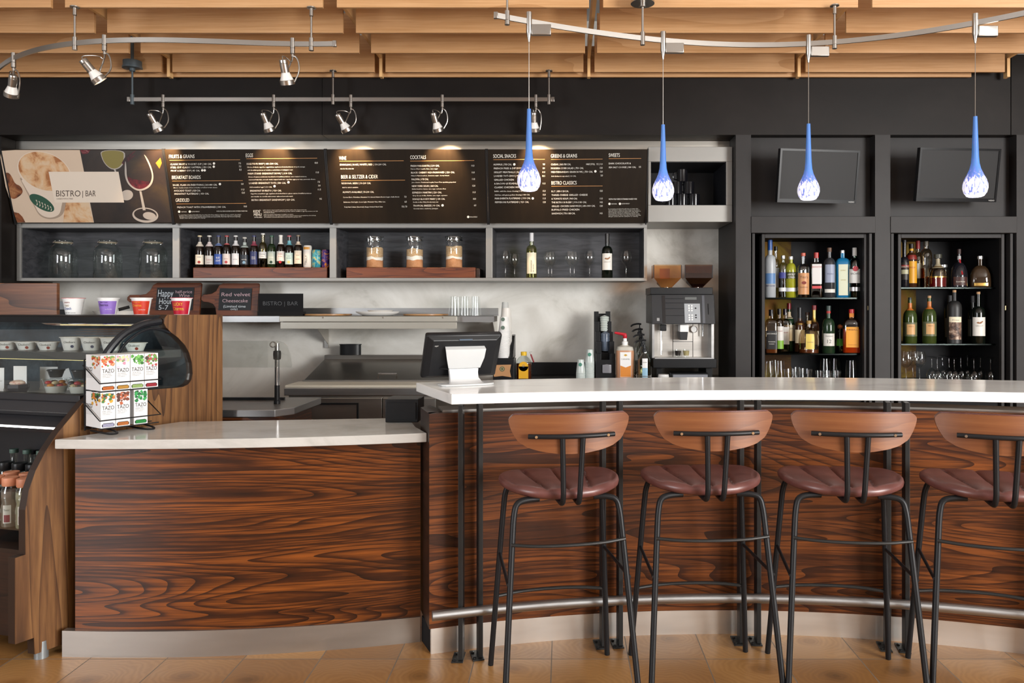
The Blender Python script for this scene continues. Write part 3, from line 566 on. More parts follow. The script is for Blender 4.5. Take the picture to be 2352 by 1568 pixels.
# ------------------------------------------------------------------ bar stools
def make_stool(loc, rot, label):
    t = thing('bar_stool', label, 'bar stool', loc, 'bar stools along the counter', rot)
    # seat: shell outline, channels fanning out from the rear
    seg, rings = 144, 30; top = []; vs = []; fs = []
    def outl(a):
        ca, sa = cos(a), sin(a); n = 2.35
        r = 1/((abs(ca)**n+abs(sa)**n)**(1/n)); x = .222*r*ca; y = .19*r*sa
        x *= 1+.08*(y/.19); return x, y
    SE = [radians(90+q) for q in (-25, -16.8, -8.4, 0, 8.4, 16.8, 25)]
    def ztop(x, y, q):
        a = math.atan2(y+.69, x); g = 0
        for s in SE: dd = abs(a-s)*sqrt(x*x+(y+.69)**2); g = max(g, math.exp(-(dd/.0055)**2))
        puff = 0
        for i in range(-1, len(SE)):
            lo = SE[i] if i >= 0 else radians(57); hi = SE[i+1] if i+1 < len(SE) else radians(123)
            if lo <= a <= hi: puff = sin(pi*(a-lo)/(hi-lo))
        return .780+.010*puff*(1-q**4)-.009*g*(1-q**10)+.014*q*q*(abs(x)/.22)**2-.004*(1-q)
    vs.append((0, 0, ztop(0, 0, 0)))
    for j in range(1, rings+1):
        q = j/rings
        for i in range(seg):
            a = 2*pi*i/seg; x, y = outl(a); vs.append((x*q, y*q, ztop(x*q, y*q, q)-(.010 if j == rings else .003 if j == rings-1 else 0)))
    for sc_, dz in ((1.012, -.018), (1.0, -.028), (.93, -.037), (.6, -.040)):
        for i in range(seg):
            a = 2*pi*i/seg; x, y = outl(a); vs.append((x*sc_, y*sc_, .780+.012*(abs(x)/.22)**2*sc_+dz))
    n = rings+4
    fs += [(0, 1+i, 1+(i+1) % seg) for i in range(seg)]
    fs += [(1+j*seg+i, 1+(j+1)*seg+i, 1+(j+1)*seg+(i+1) % seg, 1+j*seg+(i+1) % seg) for j in range(n-1) for i in range(seg)]
    fs.append(tuple(1+(n-1)*seg+i for i in range(seg))[::-1])
    MB().add(vs, fs).build('seat', LEATHER, t, world=False, smooth=80)
    # legs
    for sx in (-1, 1):
        MB().tube([(sx*.10, -.13, .738), (sx*.150, -.137, .738), (sx*.183, -.142, .728), (sx*.192, -.148, .69), (sx*.197, -.155, .64), (sx*.24, -.255, .002)], .0108, 14, smooth=2).build('leg', BLK, t, world=False)
        MB().tube([(sx*.12, .11, .742), (sx*.175, .115, .742), (sx*.190, .122, .71), (sx*.196, .13, .66), (sx*.238, .215, .002)], .0108, 14, smooth=2).build('leg', BLK, t, world=False)
        MB().tube([(sx*.209, .157, .462), (sx*.217, -.19, .46)], .0062, 10).build('side_stretcher', BLK, t, world=False)
        MB().tube([(sx*.034, .02, .735), (sx*.030, -.16, .732), (sx*.029, -.205, .734), (sx*.029, -.222, .765), (sx*.030, -.226, .80), (sx*.036, -.243, .972)], .0095, 12, smooth=2).build('back_support', BLK, t, world=False)
    MB().tube([(-.205, -.175, .592), (-.1, -.195, .586), (.1, -.195, .586), (.205, -.175, .592)], .006, 10, smooth=2).build('rear_stretcher', IRON, t, world=False)
    MB().tube([(-.222, .18, .285), (-.1, .205, .292), (.1, .205, .292), (.222, .18, .285)], .0068, 10, smooth=2).build('footrest', IRON, t, world=False)
    # backrest, curved plywood shell with a leather face
    def cy(x): return -.236+.052*(x/.215)**2
    BX = [0, .05, .11, .15, .185, .203, .2115, .2155]; BZ = [.912, .914, .923, .934, .955, .985, 1.005, 1.022]
    def lerp(x, a_, b_):
        for i in range(len(a_)-1):
            if x <= a_[i+1]: return b_[i]+(b_[i+1]-b_[i])*(x-a_[i])/(a_[i+1]-a_[i])
        return b_[-1]
    def bend(off0, off1, name, mat, gx, zt_, zb_):
        nx, nz = 44, 8; v = []; f = []
        for o in (off0, off1):
            for j in range(nz+1):
                for i in range(nx+1):
                    x = .2155*sin(pi/2*(-1+2*i/nx)); ax = abs(x); lo = lerp(ax, BX, BZ)+zb_
                    hi = 1.050+zt_-.003*(ax/.2)**2-(.016*((ax-.195)/.0205)**2 if ax > .195 else 0)
                    z = lo+(max(hi, lo+.002)-lo)*j/nz; x *= gx; v.append((x, cy(x)+o+(z-.98)*-.05, z))
        m_ = (nx+1)*(nz+1)
        for j in range(nz):
            for i in range(nx):
                a = j*(nx+1)+i; f.append((a, a+1, a+nx+2, a+nx+1)); f.append((m_+a, m_+a+nx+1, m_+a+nx+2, m_+a+1))
        ring = [i for i in range(nx+1)]+[j*(nx+1)+nx for j in range(1, nz+1)]+[nz*(nx+1)+i for i in range(nx-1, -1, -1)]+[j*(nx+1) for j in range(nz-1, 0, -1)]
        for q in range(len(ring)): a, b = ring[q], ring[(q+1) % len(ring)]; f.append((b, a, a+m_, b+m_))
        MB().add(v, f).build(name, mat, t, world=False, smooth=50, bevel=.0015)
    bend(0, .011, 'backrest', BACKW, 1, 0, 0)
    bend(.0112, .024, 'back_pad', LEATHER, .985, .003, .008)
    MB().tube([(x, cy(x)-.0125, .976) for x in [(-.152+.304*i/12) for i in range(13)]], .0085, 12).build('back_bar', BLK, t, world=False); bb_ = COL.objects[-1]
    for sx in (-1, 1): MB().cyl((sx*.127, cy(.127)-.0235, .976), (sx*.127, cy(.127)-.019, .976), .005, None, 10).build('bolt', CHROME, bb_, world=False)
    return t
st = None
for loc, rot, lab in (((-.012, 2.875, 0), 11, 'nearest the low service counter'), ((.528, 2.93, 0), 3.5, 'second along from the low service counter'), ((1.052, 2.905, 0), -6.5, 'second from the right edge of the picture'), ((1.572, 2.835, 0), -15, 'cut off by the right picture edge')):
    lab = 'maroon leather bar stool with tan wood back, ' + lab
    st = make_stool(loc, radians(rot), lab) if st is None else dup(st0, loc, radians(rot), lab)
    if rot == 11: st0 = st

# ------------------------------------------------------------------ track lighting
ZR = 2.82
def track(name, pts, label, hangers, canopies=(), caps=(True, True), ztop=ZB):
    c = pts[len(pts)//2]
    t = thing(name, label, 'lighting track', (c[0], c[1], ZR), world=True)
    n = nrm(pts); pts2 = [(x-a*.0045, y-b*.0045) for (x, y), (a, b) in zip(pts, n)]
    MB().ribbon(pts2, n, ZR-.013, ZR+.013, .009).build('rail', NICKEL, t, smooth=40)
    for ok, e in zip(caps, (0, -1)):
        if ok: MB().box((pts[e][0]-.010, pts[e][1]-.0085, ZR-.016), (pts[e][0]+.010, pts[e][1]+.0085, ZR+.016)).build('end_cap', NICKEL, t, bevel=.002)
    for x, y in hangers:
        MB().lathe([(0, -.035), (.0125, -.035), (.0125, -.016), (.0105, -.014), (.0125, -.012), (.0125, .032), (.006, .034), (.0055, .034), (.0055, ztop-ZR-.05), (.010, ztop-ZR-.045), (.010, ztop-ZR-.008), (.024, ztop-ZR-.005), (.024, ztop-ZR), (0, ztop-ZR)], 16, (x, y, ZR)).build('hanger', NICKEL, t)
    for x, y, zc, mt in canopies:
        MB().lathe([(0, -.035), (.0125, -.035), (.0125, .032), (.0065, .034), (.0065, zc-ZR-.02), (.018, zc-ZR-.018), (.018, zc-ZR), (.062, zc-ZR), (.062, zc-ZR+.012), (.058, zc-ZR+.014), (.058, zc-ZR+.05), (.010, zc-ZR+.05), (.010, zc-ZR+.3), (0, zc-ZR+.3)], 28, (x, y, ZR)).build('canopy', mt, t)
    return t
def ip(pix, z=ZR):   # pixel -> point at height z
    return [(X(px, d), d) for px, py in pix for d in (FPX*(z-H)/(CY-py),)]
def smooth2(p, n=3):
    for _ in range(n):
        q = [p[0]]
        for a, b in zip(p, p[1:]): q += [(a[0]*.75+b[0]*.25, a[1]*.75+b[1]*.25), (a[0]*.25+b[0]*.75, a[1]*.25+b[1]*.75)]
        p = q+[p[-1]]
    return p
def fit2(pix, order=2, n=40, ext=(0, 0)):
    p = ip(pix); xs_ = [a for a, b in p]
    import numpy as np
    c = np.polyfit(xs_, [b for a, b in p], order); x0, x1 = p[0][0]-ext[0], p[-1][0]+ext[1]
    return (lambda x: float(np.polyval(c, x))), [(x0+(x1-x0)*i/n, float(np.polyval(c, x0+(x1-x0)*i/n))) for i in range(n+1)]
f1, t1 = fit2([(0, 153), (31, 136), (85, 114), (170, 98.6), (306, 92.5), (442, 93.5), (578, 98.6), (714, 100.3), (769, 101)], 4, 48, (.25, 0))
track('lighting_track', t1, 'curved nickel lighting track above the poster and beer shelf', [(X(172, f1(-2.6)), f1(X(172, 4.08))), (X(715, 4.08), f1(X(715, 4.08)))], caps=(False, True))
T2 = 5.17; t2 = [(X(296, T2)+(X(1270, T2)-X(296, T2))*i/4, T2) for i in range(5)]
cbl = plain('canopy_bluegrey', (.10, .13, .15), .4, .3)
track('lighting_track', t2, 'straight nickel lighting track just under the dark bulkhead', [(X(765, T2), T2), (X(1261, T2), T2)], [(X(304, T2), T2, 3.028, cbl)])
f3, t3 = fit2([(1139, 36), (1210, 48), (1346, 70), (1472, 88), (1500, 92), (1681, 101), (1844, 101), (2043, 85), (2225, 54), (2352, 31)], 3, 60, (0, .3))
def onx(f, px):
    x = X(px, 3.9)
    for _ in range(8): x = X(px, f(x))
    return x, f(x)
h3 = [onx(f3, 1165), onx(f3, 1917)]; cx3 = onx(f3, 1476)
track('lighting_track', t3, 'long bowed nickel lighting track carrying the blue pendants', h3, [(cx3[0], cx3[1], 3.0, NICKEL)], caps=(True, False))
LIT = plain('lamp_diffuser_lit', (1, .82, .6), .4, 0, 6.0)
FROST = plain('frosted_white_glass', (.78, .77, .74), .35)
def make_spot(loc, rot, tilt, label, group, power, k=1.0, lit=True, aim=None):
    """loc = point on the rail; head swings below"""
    t = thing('track_spotlight', label, 'spotlight', loc, group, rot)
    MB().lathe([(0, .030), (.0125, .030), (.0125, -.022), (.010, -.024), (.0125, -.026), (.0125, -.052), (.007, -.056), (.007, -.07), (0, -.07)], 16).build('mount', NICKEL, t, world=False)
    R = Matrix.Rotation(tilt, 4, 'Y') @ Matrix.Rotation(radians(24), 4, 'X'); hc = Vector((-.028 if tilt < 0 else -.012, 0, -.205))
    # yoke
    for s in (-1, 1):
        e = hc+R @ Vector((.038*(1 if s > 0 else 1), s*.0, 0)) if s > 0 else hc+R @ Vector((-.038, 0, 0))
        if s > 0: pts = [(0, 0, -.062), (.020, 0, -.068), (.034, 0, -.10), (.036, 0, -.15), tuple(e)]
        else: pts = [(0, .004, -.062), (-.010, .02, -.075), (-.030, .034, -.11), (-.05, .036, -.15), tuple(hc+R @ Vector((-.012, .036, 0)))]
        n = 4
        m = MB().tube(pts, .0042, 8, smooth=2); m.build('yoke_arm', NICKEL, t, world=False)
    M = Matrix.Translation(hc) @ R
    def L_(prof, nm, mt, seg=22): MB().lathe(prof, seg, (0, 0, 0), M=M).build(nm, mt, t, world=False)
    L_([(0, .118), (.019, .118), (.021, .115), (.021, .100), (.0195, .098), (.0215, .096), (.0215, .052), (0, .052)], 'socket', NICKEL)
    L_([(.020, .052), (.022, .046), (.033, .016), (.035, .010)], 'glass_shade', FROST)
    L_([(.036, .014), (.038, .012), (.038, -.010), (.034, -.010), (.034, .010)], 'ring', NICKEL); ring_ = COL.objects[-1]
    MB().lathe([(0, .001), (.033, 0)], 22, M=M).build('bulb_face', LIT if lit else FROST, ring_, world=False)
    a = M @ Vector((0, 0, .118)); MB().tube([tuple(a), tuple(a+Vector((-.006, 0, .022))), (-.03, .004, -.075), (-.005, .006, -.10), (.0, 0, -.07)], .0028, 8, smooth=3).build('cable', NICKEL, t, world=False)
    if lit:
        l = bpy.data.lights.new('spot_beam', 'SPOT'); l.energy = power; l.color = (1, .66, .36); l.spot_size = radians(75); l.spot_blend = .8; l.shadow_soft_size = .02
        o = bpy.data.objects.new('spot_beam', l); COL.objects.link(o); o.parent = t; o.location = M @ Vector((0, 0, -.016))
        if aim: 
            d = Vector(aim)-(Vector(loc)+Vector(o.location)); o.rotation_euler = d.to_track_quat('-Z', 'Y').to_euler()
            o.rotation_euler.z -= 0
        else: o.rotation_euler = (0, tilt, 0)
    return t
g1, g2 = 'spotlights on the curved track', 'spotlights on the straight track'
s_ = onx(f1, 240); make_spot((s_[0], s_[1], ZR), 0, radians(-32), 'nickel spotlight leaning sideways on the curved track over the poster', g1, 8)
s_ = onx(f1, 672); make_spot((s_[0], s_[1], ZR), 0, radians(-3), 'nickel spotlight pointing straight down near the end of the curved track', g1, 8)
s_ = onx(f1, 31); make_spot((s_[0], s_[1], ZR), 0, radians(25), 'nickel spotlight cut off by the left edge of the picture', g1, 8)
for px, tl, lb in ((375, -22, 'leftmost on the straight track, above the breakfast menu'), (629, -16, 'above the egg dishes column of the menu'), (806, -28, 'leaning, above the wine heading of the menu'), (1016, -14, 'above the cocktail column of the menu'), (1231, 0, 'upright, half hidden behind the first blue pendant')):
    make_spot((X(px, T2), T2, ZR), 0, radians(tl), 'small nickel spotlight %s' % lb, g2, 60, aim=(X(px, 5.4)+.02, 5.42, 2.38))
# pendants
def pend_mat():
    m = new_mat('blue_streaked_glass'); v = coords(m, (85, 85, 22)); f = noise(m, v, 1, 3, .6, .8)
    t = nd(m, 'ShaderNodeTexCoord'); sp = nd(m, 'ShaderNodeSeparateXYZ'); lk(m, t.outputs['Object'], sp.inputs[0])
    mr = nd(m, 'ShaderNodeMapRange'); lk(m, sp.outputs[2], mr.inputs[0])
    mr.inputs[1].default_value = .075; mr.inputs[2].default_value = .175; mr.inputs[3].default_value = .02; mr.inputs[4].default_value = .5
    f2 = mth(m, 'SUBTRACT', f, mr.outputs[0])
    col = ramp(m, f2, [(.0, '#4f7ec4'), (.30, '#5f78cc'), (.42, '#8f97de'), (.49, '#f1eef8')])
    b = nd(m, 'ShaderNodeBsdfPrincipled'); lk(m, col, b.inputs['Base Color']); b.inputs['Roughness'].default_value = .12
    lk(m, col, b.inputs['Emission Color'])
    mr2 = nd(m, 'ShaderNodeMapRange'); lk(m, sp.outputs[2], mr2.inputs[0]); mr2.inputs[1].default_value = .10; mr2.inputs[2].default_value = .22; mr2.inputs[3].default_value = .5; mr2.inputs[4].default_value = .06
    lk(m, mr2.outputs[0], b.inputs['Emission Strength']); out(m, b.outputs[0]); return m
PG = pend_mat()
def make_pendant(px, ztop_px, zbot, label):
    x, y = onx(f3, px); L0 = Z(ztop_px, y)-zbot
    t = thing('pendant_light', label, 'pendant light', (x, y, zbot), 'blue glass pendants over the bar')
    dz = ZR-zbot
    MB().lathe([(0, dz+.045), (.0145, dz+.045), (.0145, dz-.055), (.012, dz-.062), (.004, dz-.10), (0, dz-.10)], 18).build('connector', NICKEL, t, world=False)
    MB().box((.012, -.012, dz-.068), (.108, .012, dz-.016)).build('transformer', NICKEL, t, world=False, bevel=.003)
    MB().tube([(0, 0, dz-.098), (0, 0, L0-.002)], .0018, 8).build('cord', NICKEL, t, world=False)
    pr = [(.030, 0), (.040, .004), (.0515, .020), (.0575, .042), (.0570, .062), (.050, .085), (.038, .110), (.026, .138), (.0195, .165), (.0165, .20), (.0145, .26), (.0118, .33), (.0095, L0-.001), (0, L0)]
    gs_ = MB().lathe(pr, 40).build('glass_shade', PG, t, world=False, smooth=60)
    MB().lathe([(0, .010), (.032, .009)], 24).build('bulb', plain('pendant_bulb', (1, .97, .92), .5, 0, 5), gs_, world=False)
    l = bpy.data.lights.new('pendant_glow', 'POINT'); l.energy = 2.2; l.color = (1, .95, .9); l.shadow_soft_size = .03
    o = bpy.data.objects.new('pendant_glow', l); COL.objects.link(o); o.parent = t; o.location = (0, 0, -.04); return t
make_pendant(1215, 250, 1.99, 'blue streaked glass teardrop pendant hanging before the food menu, brightest one')
make_pendant(1523, 286, 1.98, 'blue streaked glass teardrop pendant hanging before the black mugs')
make_pendant(1857, 284, 1.99, 'blue streaked glass teardrop pendant hanging before the first television')
make_pendant(2240, 267, 1.963, 'blue streaked glass teardrop pendant hanging before the second television')

# ------------------------------------------------------------------ televisions
def tv(px, py, d, yaw, label, w=.565, h=.355):
    c = P(px, py, d); t = thing('television', label, 'television', c, 'wall televisions', 0)
    M = Matrix.Rotation(radians(yaw), 4, 'Z') @ Matrix.Rotation(radians(9), 4, 'X')
    b = MB().box((-w/2, 0, -h/2), (w/2, .035, h/2), 0, M).box((-w/3, .035, -h/3), (w/3, .06, h/4), 0, M); b.build('housing', BLKP, t, world=False, bevel=.003)
    z = .014
    f = MB()
    for a, e in (((-w/2, -.006, -h/2), (w/2, 0, -h/2+.024)), ((-w/2, -.006, h/2-z), (w/2, 0, h/2)), ((-w/2, -.006, -h/2+.024), (-w/2+z, 0, h/2-z)), ((w/2-z, -.006, -h/2+.024), (w/2, 0, h/2-z))): f.box(a, e, 0, M)
    bz_ = f.build('bezel', plain('bezel_black', (.008, .008, .009), .25, 0, 0, .12), t, world=False)
    MB().box((-w/2+z, -.0015, -h/2+.024), (w/2-z, -.0003, h/2-z), 0, M).build('screen', plain('dark_screen', (.022, .022, .023), .5, 0, 0, .18), t, world=False, smooth=0)
    MB().text('VIZIO', lambda a, b_: M @ Vector((w/2-.058+a, -.0065, -h/2+.007+b_)), .009, .042).build('lettering', plain('logo_silver', (.6, .6, .58), .4), bz_, world=False, smooth=0)
    MB().box((-.03, .06, -.06), (.03, 5.40-c.y, .04)).build('wall_mount', BLK, t, world=False)
tv(1880, 405, 5.16, 8, 'black flat television above the clear and colourful spirits cabinet')
tv(2201, 402, 5.16, 5, 'black flat television above the wine bottle cabinet', .57)
# ------------------------------------------------------------------ pastry case (end panel seen obliquely, front running off to the left)
O_ = Vector((-2.118, 3.07, 0)); VD = Vector((.5, .866, 0)); UD = Vector((-.961, .276, 0))
def C(a, b, z): return O_+UD*a+VD*b+Vector((0, 0, z))        # a: along the front, b: depth, z
def tz(px, py):
    k = (px-CX)/FPX; t = (k*O_.y-O_.x)/(VD.x-k*VD.y); y = O_.y+VD.y*t; return t, H+(CY-py)/FPX*y
case = thing('pastry_case', 'refrigerated pastry display case with walnut end panel and curved glass', 'display case', tuple(C(.8, .4, 0)), world=True)
prof = [tz(*p) for p in ((34, 1479), (34, 1281), (58, 1273), (58, 1171), (66, 1125), (82, 1080), (105, 1035), (135, 990), (165, 955), (190, 925), (212, 906), (300, 899), (365, 893), (405, 890), (420, 888), (432, 882), (439, 872), (442, 858), (440, 832), (434, 810), (424, 792), (408, 775), (392, 763), (381, 752), (376, 742), (377, 731), (384, 722.5), (510, 722.5))]
zt_ = prof[-1][1]; tb_ = prof[-1][0]
prof += [(tb_, .03)]+[tz(137, 1481), tz(79, 1502), tz(77, 1464)]
EDGE = plain('dark_edge_band', '#2a1a10', .4)
MB().prism([(b, z) for b, z in prof], lambda b, z, w: C(w, b, z), -.003, 0).build('end_panel', WALV, case, smooth=0)
MB().prism([(b, z) for b, z in prof], lambda b, z, w: C(w, b, z), .0005, .034).build('end_panel_core', EDGE, case, smooth=0)
ft = tz(88, 1500)[0]
MB().lathe([(0, 0), (.026, 0), (.024, .07), (0, .07)], 16, C(.02, .04, 0)).build('foot', plain('grey_foot', (.25, .27, .28), .4, .5), case)
LA = 1.9
# side pane + gasket arcs
gl = [tz(*p) for p in ((212, 906), (225, 865), (252, 813), (271, 788), (291, 768), (315, 754), (339, 744), (359, 740.5), (376, 738))]
gi = [tz(*p) for p in ((274, 812), (288, 790), (310, 771), (330, 759), (349, 754), (371, 756), (392, 764))]
GK = plain('black_gasket', (.012, .014, .018), .25)
MB().tube([tuple(C(.02, b, z)) for b, z in gl], .017, 10, smooth=1).tube([tuple(C(.004, b, z)) for b, z in gi], .006, 8, smooth=1).build('glass_frame', GK, case)
sp_ = gl+[tz(*p) for p in ((381, 752), (392, 763), (408, 775), (424, 792), (434, 810), (440, 832), (442, 858), (439, 872), (432, 882), (420, 888), (365, 893))]
MB().prism(sp_, lambda b, z, w: C(w, b, z), .014, .018).build('side_glass', PANE, case, smooth=0)
# curved front glass
n = len(gl); vs = [C(a, b, z) for a in (.03, LA) for b, z in gl]
MB().add(vs, [(i, i+1, i+1+n, i+n) for i in range(n-1)]).build('front_glass', PANE, case, smooth=60)
def ext(pts, name, mat, a0=.036, a1=LA, **k): return MB().prism(pts, lambda b, z, w: C(w, b, z), a0, a1).build(name, mat, case, **k)
zt2 = zt_-.002; bt0 = tz(371, 740)[0]
ext([(bt0-.01, zt_-.036), (bt0-.014, zt_-.01), (bt0+.0, zt2), (bt0+.05, zt2), (bt0+.05, zt_-.036)], 'top_bar', BLKP, .034, 1.33, smooth=0)
ext([(bt0+.05, zt2-.01), (bt0+.05, zt2), (tb_, zt2), (tb_, zt2-.01)], 'top_deck', BLKP, .034, 1.33, smooth=0)
LED = plain('led_strip', (1, .98, .9), .4, 0, 7); LEDY = plain('led_strip_warm', (1, .86, .35), .4, 0, 1.2)
ext([(bt0+.0, zt_-.049), (bt0+.012, zt_-.049), (bt0+.012, zt_-.046), (bt0, zt_-.046)], 'led_strip', LEDY, .1, .6, smooth=0)
CB = mottled('case_back_mirror', [(.35, (.02, .03, .04)), (.6, (.10, .14, .17)), (.8, (.30, .36, .38))], 4, 5, .2)
ext([(tb_-.02, .9), (tb_, .9), (tb_, zt_-.03), (tb_-.02, zt_-.03)], 'back_doors', CB, smooth=0)
# upper shelf
b0 = tz(262, 815)[0]+.015; zs = H-(808-CY)/FPX*3.45
ext([(b0, zs-.035), (b0, zs), (b0+.33, zs), (b0+.33, zs-.035)], 'upper_shelf', plain('case_shelf', (.05, .055, .055), .3), smooth=0)
ext([(b0+.01, zs-.0375), (b0+.01, zs-.036), (b0+.02, zs-.036), (b0+.02, zs-.0375)], 'led_strip', LEDY, smooth=0)
# lower deck, sill, vents
bs, zsil = tz(205, 908)
DECK = plain('case_deck', (.45, .45, .44), .4)
ext([(bs+.03, zsil-.05), (bs+.03, zsil-.022), (tb_-.02, zsil-.022), (tb_-.02, zsil-.05)], 'deck', DECK, smooth=0)
BK1 = plain('case_black', (.016, .016, .019), .4); BK2 = plain('case_black_satin', (.030, .030, .034), .35)
b1, z1 = tz(196, 918); b2, z2 = tz(168, 950); b3, z3 = tz(140, 985)
ext([(bs-.012, zsil), (bs+.03, zsil), (bs+.03, zsil-.06), (bs-.012, zsil-.03)], 'sill', BK1, bevel=.003, smooth=0)
ext([(bs-.008, zsil-.031), (bs+.35, zsil-.061), (bs+.35, z2-.02), (b2+.03, z2-.02), (b2+.008, z2)], 'vent_fascia', BK2, bevel=.003, smooth=0)
ext([(b2+.032, z2-.021), (b2+.35, z2-.021), (b2+.35, z3-.06), (b3+.05, z3-.03), (b3+.03, z3-.0)], 'mesh_panel', BK1, smooth=0)
ext([(b3+.022, z3-.008), (b3+.032, z3-.008), (b3+.032, z3-.002), (b3+.022, z3-.002)], 'led_strip', LED, smooth=0)
zf = tz(58, 1273)[1]
ext([(.42, zf), (tb_, zf), (tb_, .85), (.42, .85)], 'cavity_back', BK1, smooth=0)
ext([(0.012, .08), (tb_, .08), (tb_, zf-.001), (.012, zf-.001)], 'base', WALD, .036, LA, smooth=0)
ext([(.0, zf-.012), (.08, zf-.012), (.08, zf+.0015), (.0, zf+.0015)], 'front_lip', EDGE, .036, LA, smooth=0)
# bottle shelf of glass
zg = H-(1216-CY)/FPX*3.16
ext([(.055, zg-.006), (.42, zg-.006), (.42, zg), (.055, zg)], 'glass_shelf', PANE, smooth=0)
ext([(.045, zg), (.049, zg), (.049, zg+.125), (.045, zg+.125)], 'glass_rail', PANE, smooth=0)
MB().tube([tuple(C(.3+.05*i, .3+.02*sin(i), .03)) for i in range(20)], .014, 8).build('hose', BLKP, case)

# ------------------------------------------------------------------ bottles, generic maker
def curved(r, zc=0, ac=-pi/2, n=2, ys=1):
    def f(x, z):
        a = ac+x/r; ca, sa = cos(a), sin(a); q = (r+.0006) if n == 2 else (r+.0006)/((abs(ca)**n+abs(sa)**n)**(1/n))
        return (q*ca, q*sa*ys, z+zc)
    return f
def bottle(name, label, cat, group, loc, r, h, glassm, rn=.013, hb=.6, hs=.78, cap=None, caph=.03, capr=None, liquid=None, lv=.7, labels=(), texts=(), n=2, ys=1, rot=0, k=None):
    """hb: body height share, hs: where the neck starts; labels: (z0,z1,half angle,material,name) shares of h; texts: (string, z share, cap height, width, material, radius at z)"""
    if k: k_ = k
    t = thing(name, label, cat, loc, group, rot or .6*math.atan2(-loc[0], loc[1]))
    lab0 = None
    zs_ = [(0, 0), (r*.9, 0), (r, .004), (r, h*hb)]
    for q in (.25, .5, .75, 1): a = q*pi/2; zs_.append((rn+(r-rn)*cos(a)**1.1 if q < 1 else rn, h*(hb+(hs-hb)*sin(a)**.9)))
    top = h-caph*.6 if cap else h
    zs_ += [(rn, top), (rn*1.0, top), (0, top)]
    MB().lathe(zs_, 28, n=n, ys=ys).build('glass_body', glassm, t, world=False, smooth=50)
    if liquid:
        zl = h*lv; pr = [(0, .006), (r*.93, .006), (r*.93, min(zl, h*hb))]
        if zl > h*hb:
            for q in (.25, .5, .75, 1):
                a = q*pi/2; zz = h*(hb+(hs-hb)*sin(a)**.9)
                if zz < zl: pr.append(((rn+(r-rn)*cos(a)**1.1)*.9, zz))
        pr.append((0, pr[-1][1])); MB().lathe(pr, 24, n=n, ys=ys).build('liquid', liquid, t, world=False, smooth=50)
    if cap:
        cr = capr or rn*1.15
        MB().lathe([(rn, h-caph), (cr, h-caph), (cr, h-.001), (cr-.001, h), (0, h)], 20).build('cap', cap, t, world=False)
    for z0, z1, a, m, nm in labels:
        zz0, zz1 = z0*h, z1*h
        def rad(z):
            if z <= h*hb: return r
            if z >= h*hs: return rn
            s = ((z/h-hb)/(hs-hb))**(1/.9); a_ = math.asin(min(1, s)); return rn+(r-rn)*cos(a_)**1.1
        M_ = MB(); st_ = 4
        pr = [(rad(zz0+(zz1-zz0)*i/st_)+.0005, zz0+(zz1-zz0)*i/st_) for i in range(st_+1)]
        M_.lathe(pr, 16, (0, 0, 0), 0, n, ys, a0=-pi/2-a, a1=-pi/2+a); lo_ = M_.build(nm, m, t, world=False, smooth=50); lab0 = lab0 or lo_
    if texts:
        M_ = MB(); ms = []
        for s, z, cp, w, m in texts:
            if m not in ms: ms.append(m)
            M_.text(s, curved(r+.0004, z*h, n=n, ys=ys), cp, w, ms.index(m), 'C')
        M_.build('lettering', ms, lab0 or t, world=False, smooth=0)
    return t
def pm(c, rough=.45): return plain('paint_'+c.strip('#'), c, rough)
# ------------------------------------------------------------------ risers and beers
ZJ = zj
def riser(px0, px1, pyt, label, y0=5.53, y1=5.78, foot=False):
    t = thing('wooden_riser', label, 'riser', (X((px0+px1)/2, y0), (y0+y1)/2, ZJ), 'wooden risers in the wall shelf', world=True)
    MB().box((X(px0, y0), y0, ZJ), (X(px1, y0), y1, Z(pyt, y0))).build('block', ACACIA, t, bevel=.004)
    if foot: MB().box((X(px1, y0), y0+.02, ZJ), (X(px1, y0)+.03, y1, Z(pyt+2, y0))).build('end_cheek', WALD, t, bevel=.003)
    return Z(pyt, y0)
zr1 = riser(443, 751, 614, 'dark wooden riser under the row of beer bottles')
zr2 = riser(795, 1092, 614, 'dark wooden riser under the three layered dry goods jars', foot=True)
BY = 5.58
red, blu, navy, wht, grn, blk, gold = '#b3202c', '#2453b5', '#26305e', '#e8e6e0', '#1d6b3a', '#15151a', '#b28b3a'
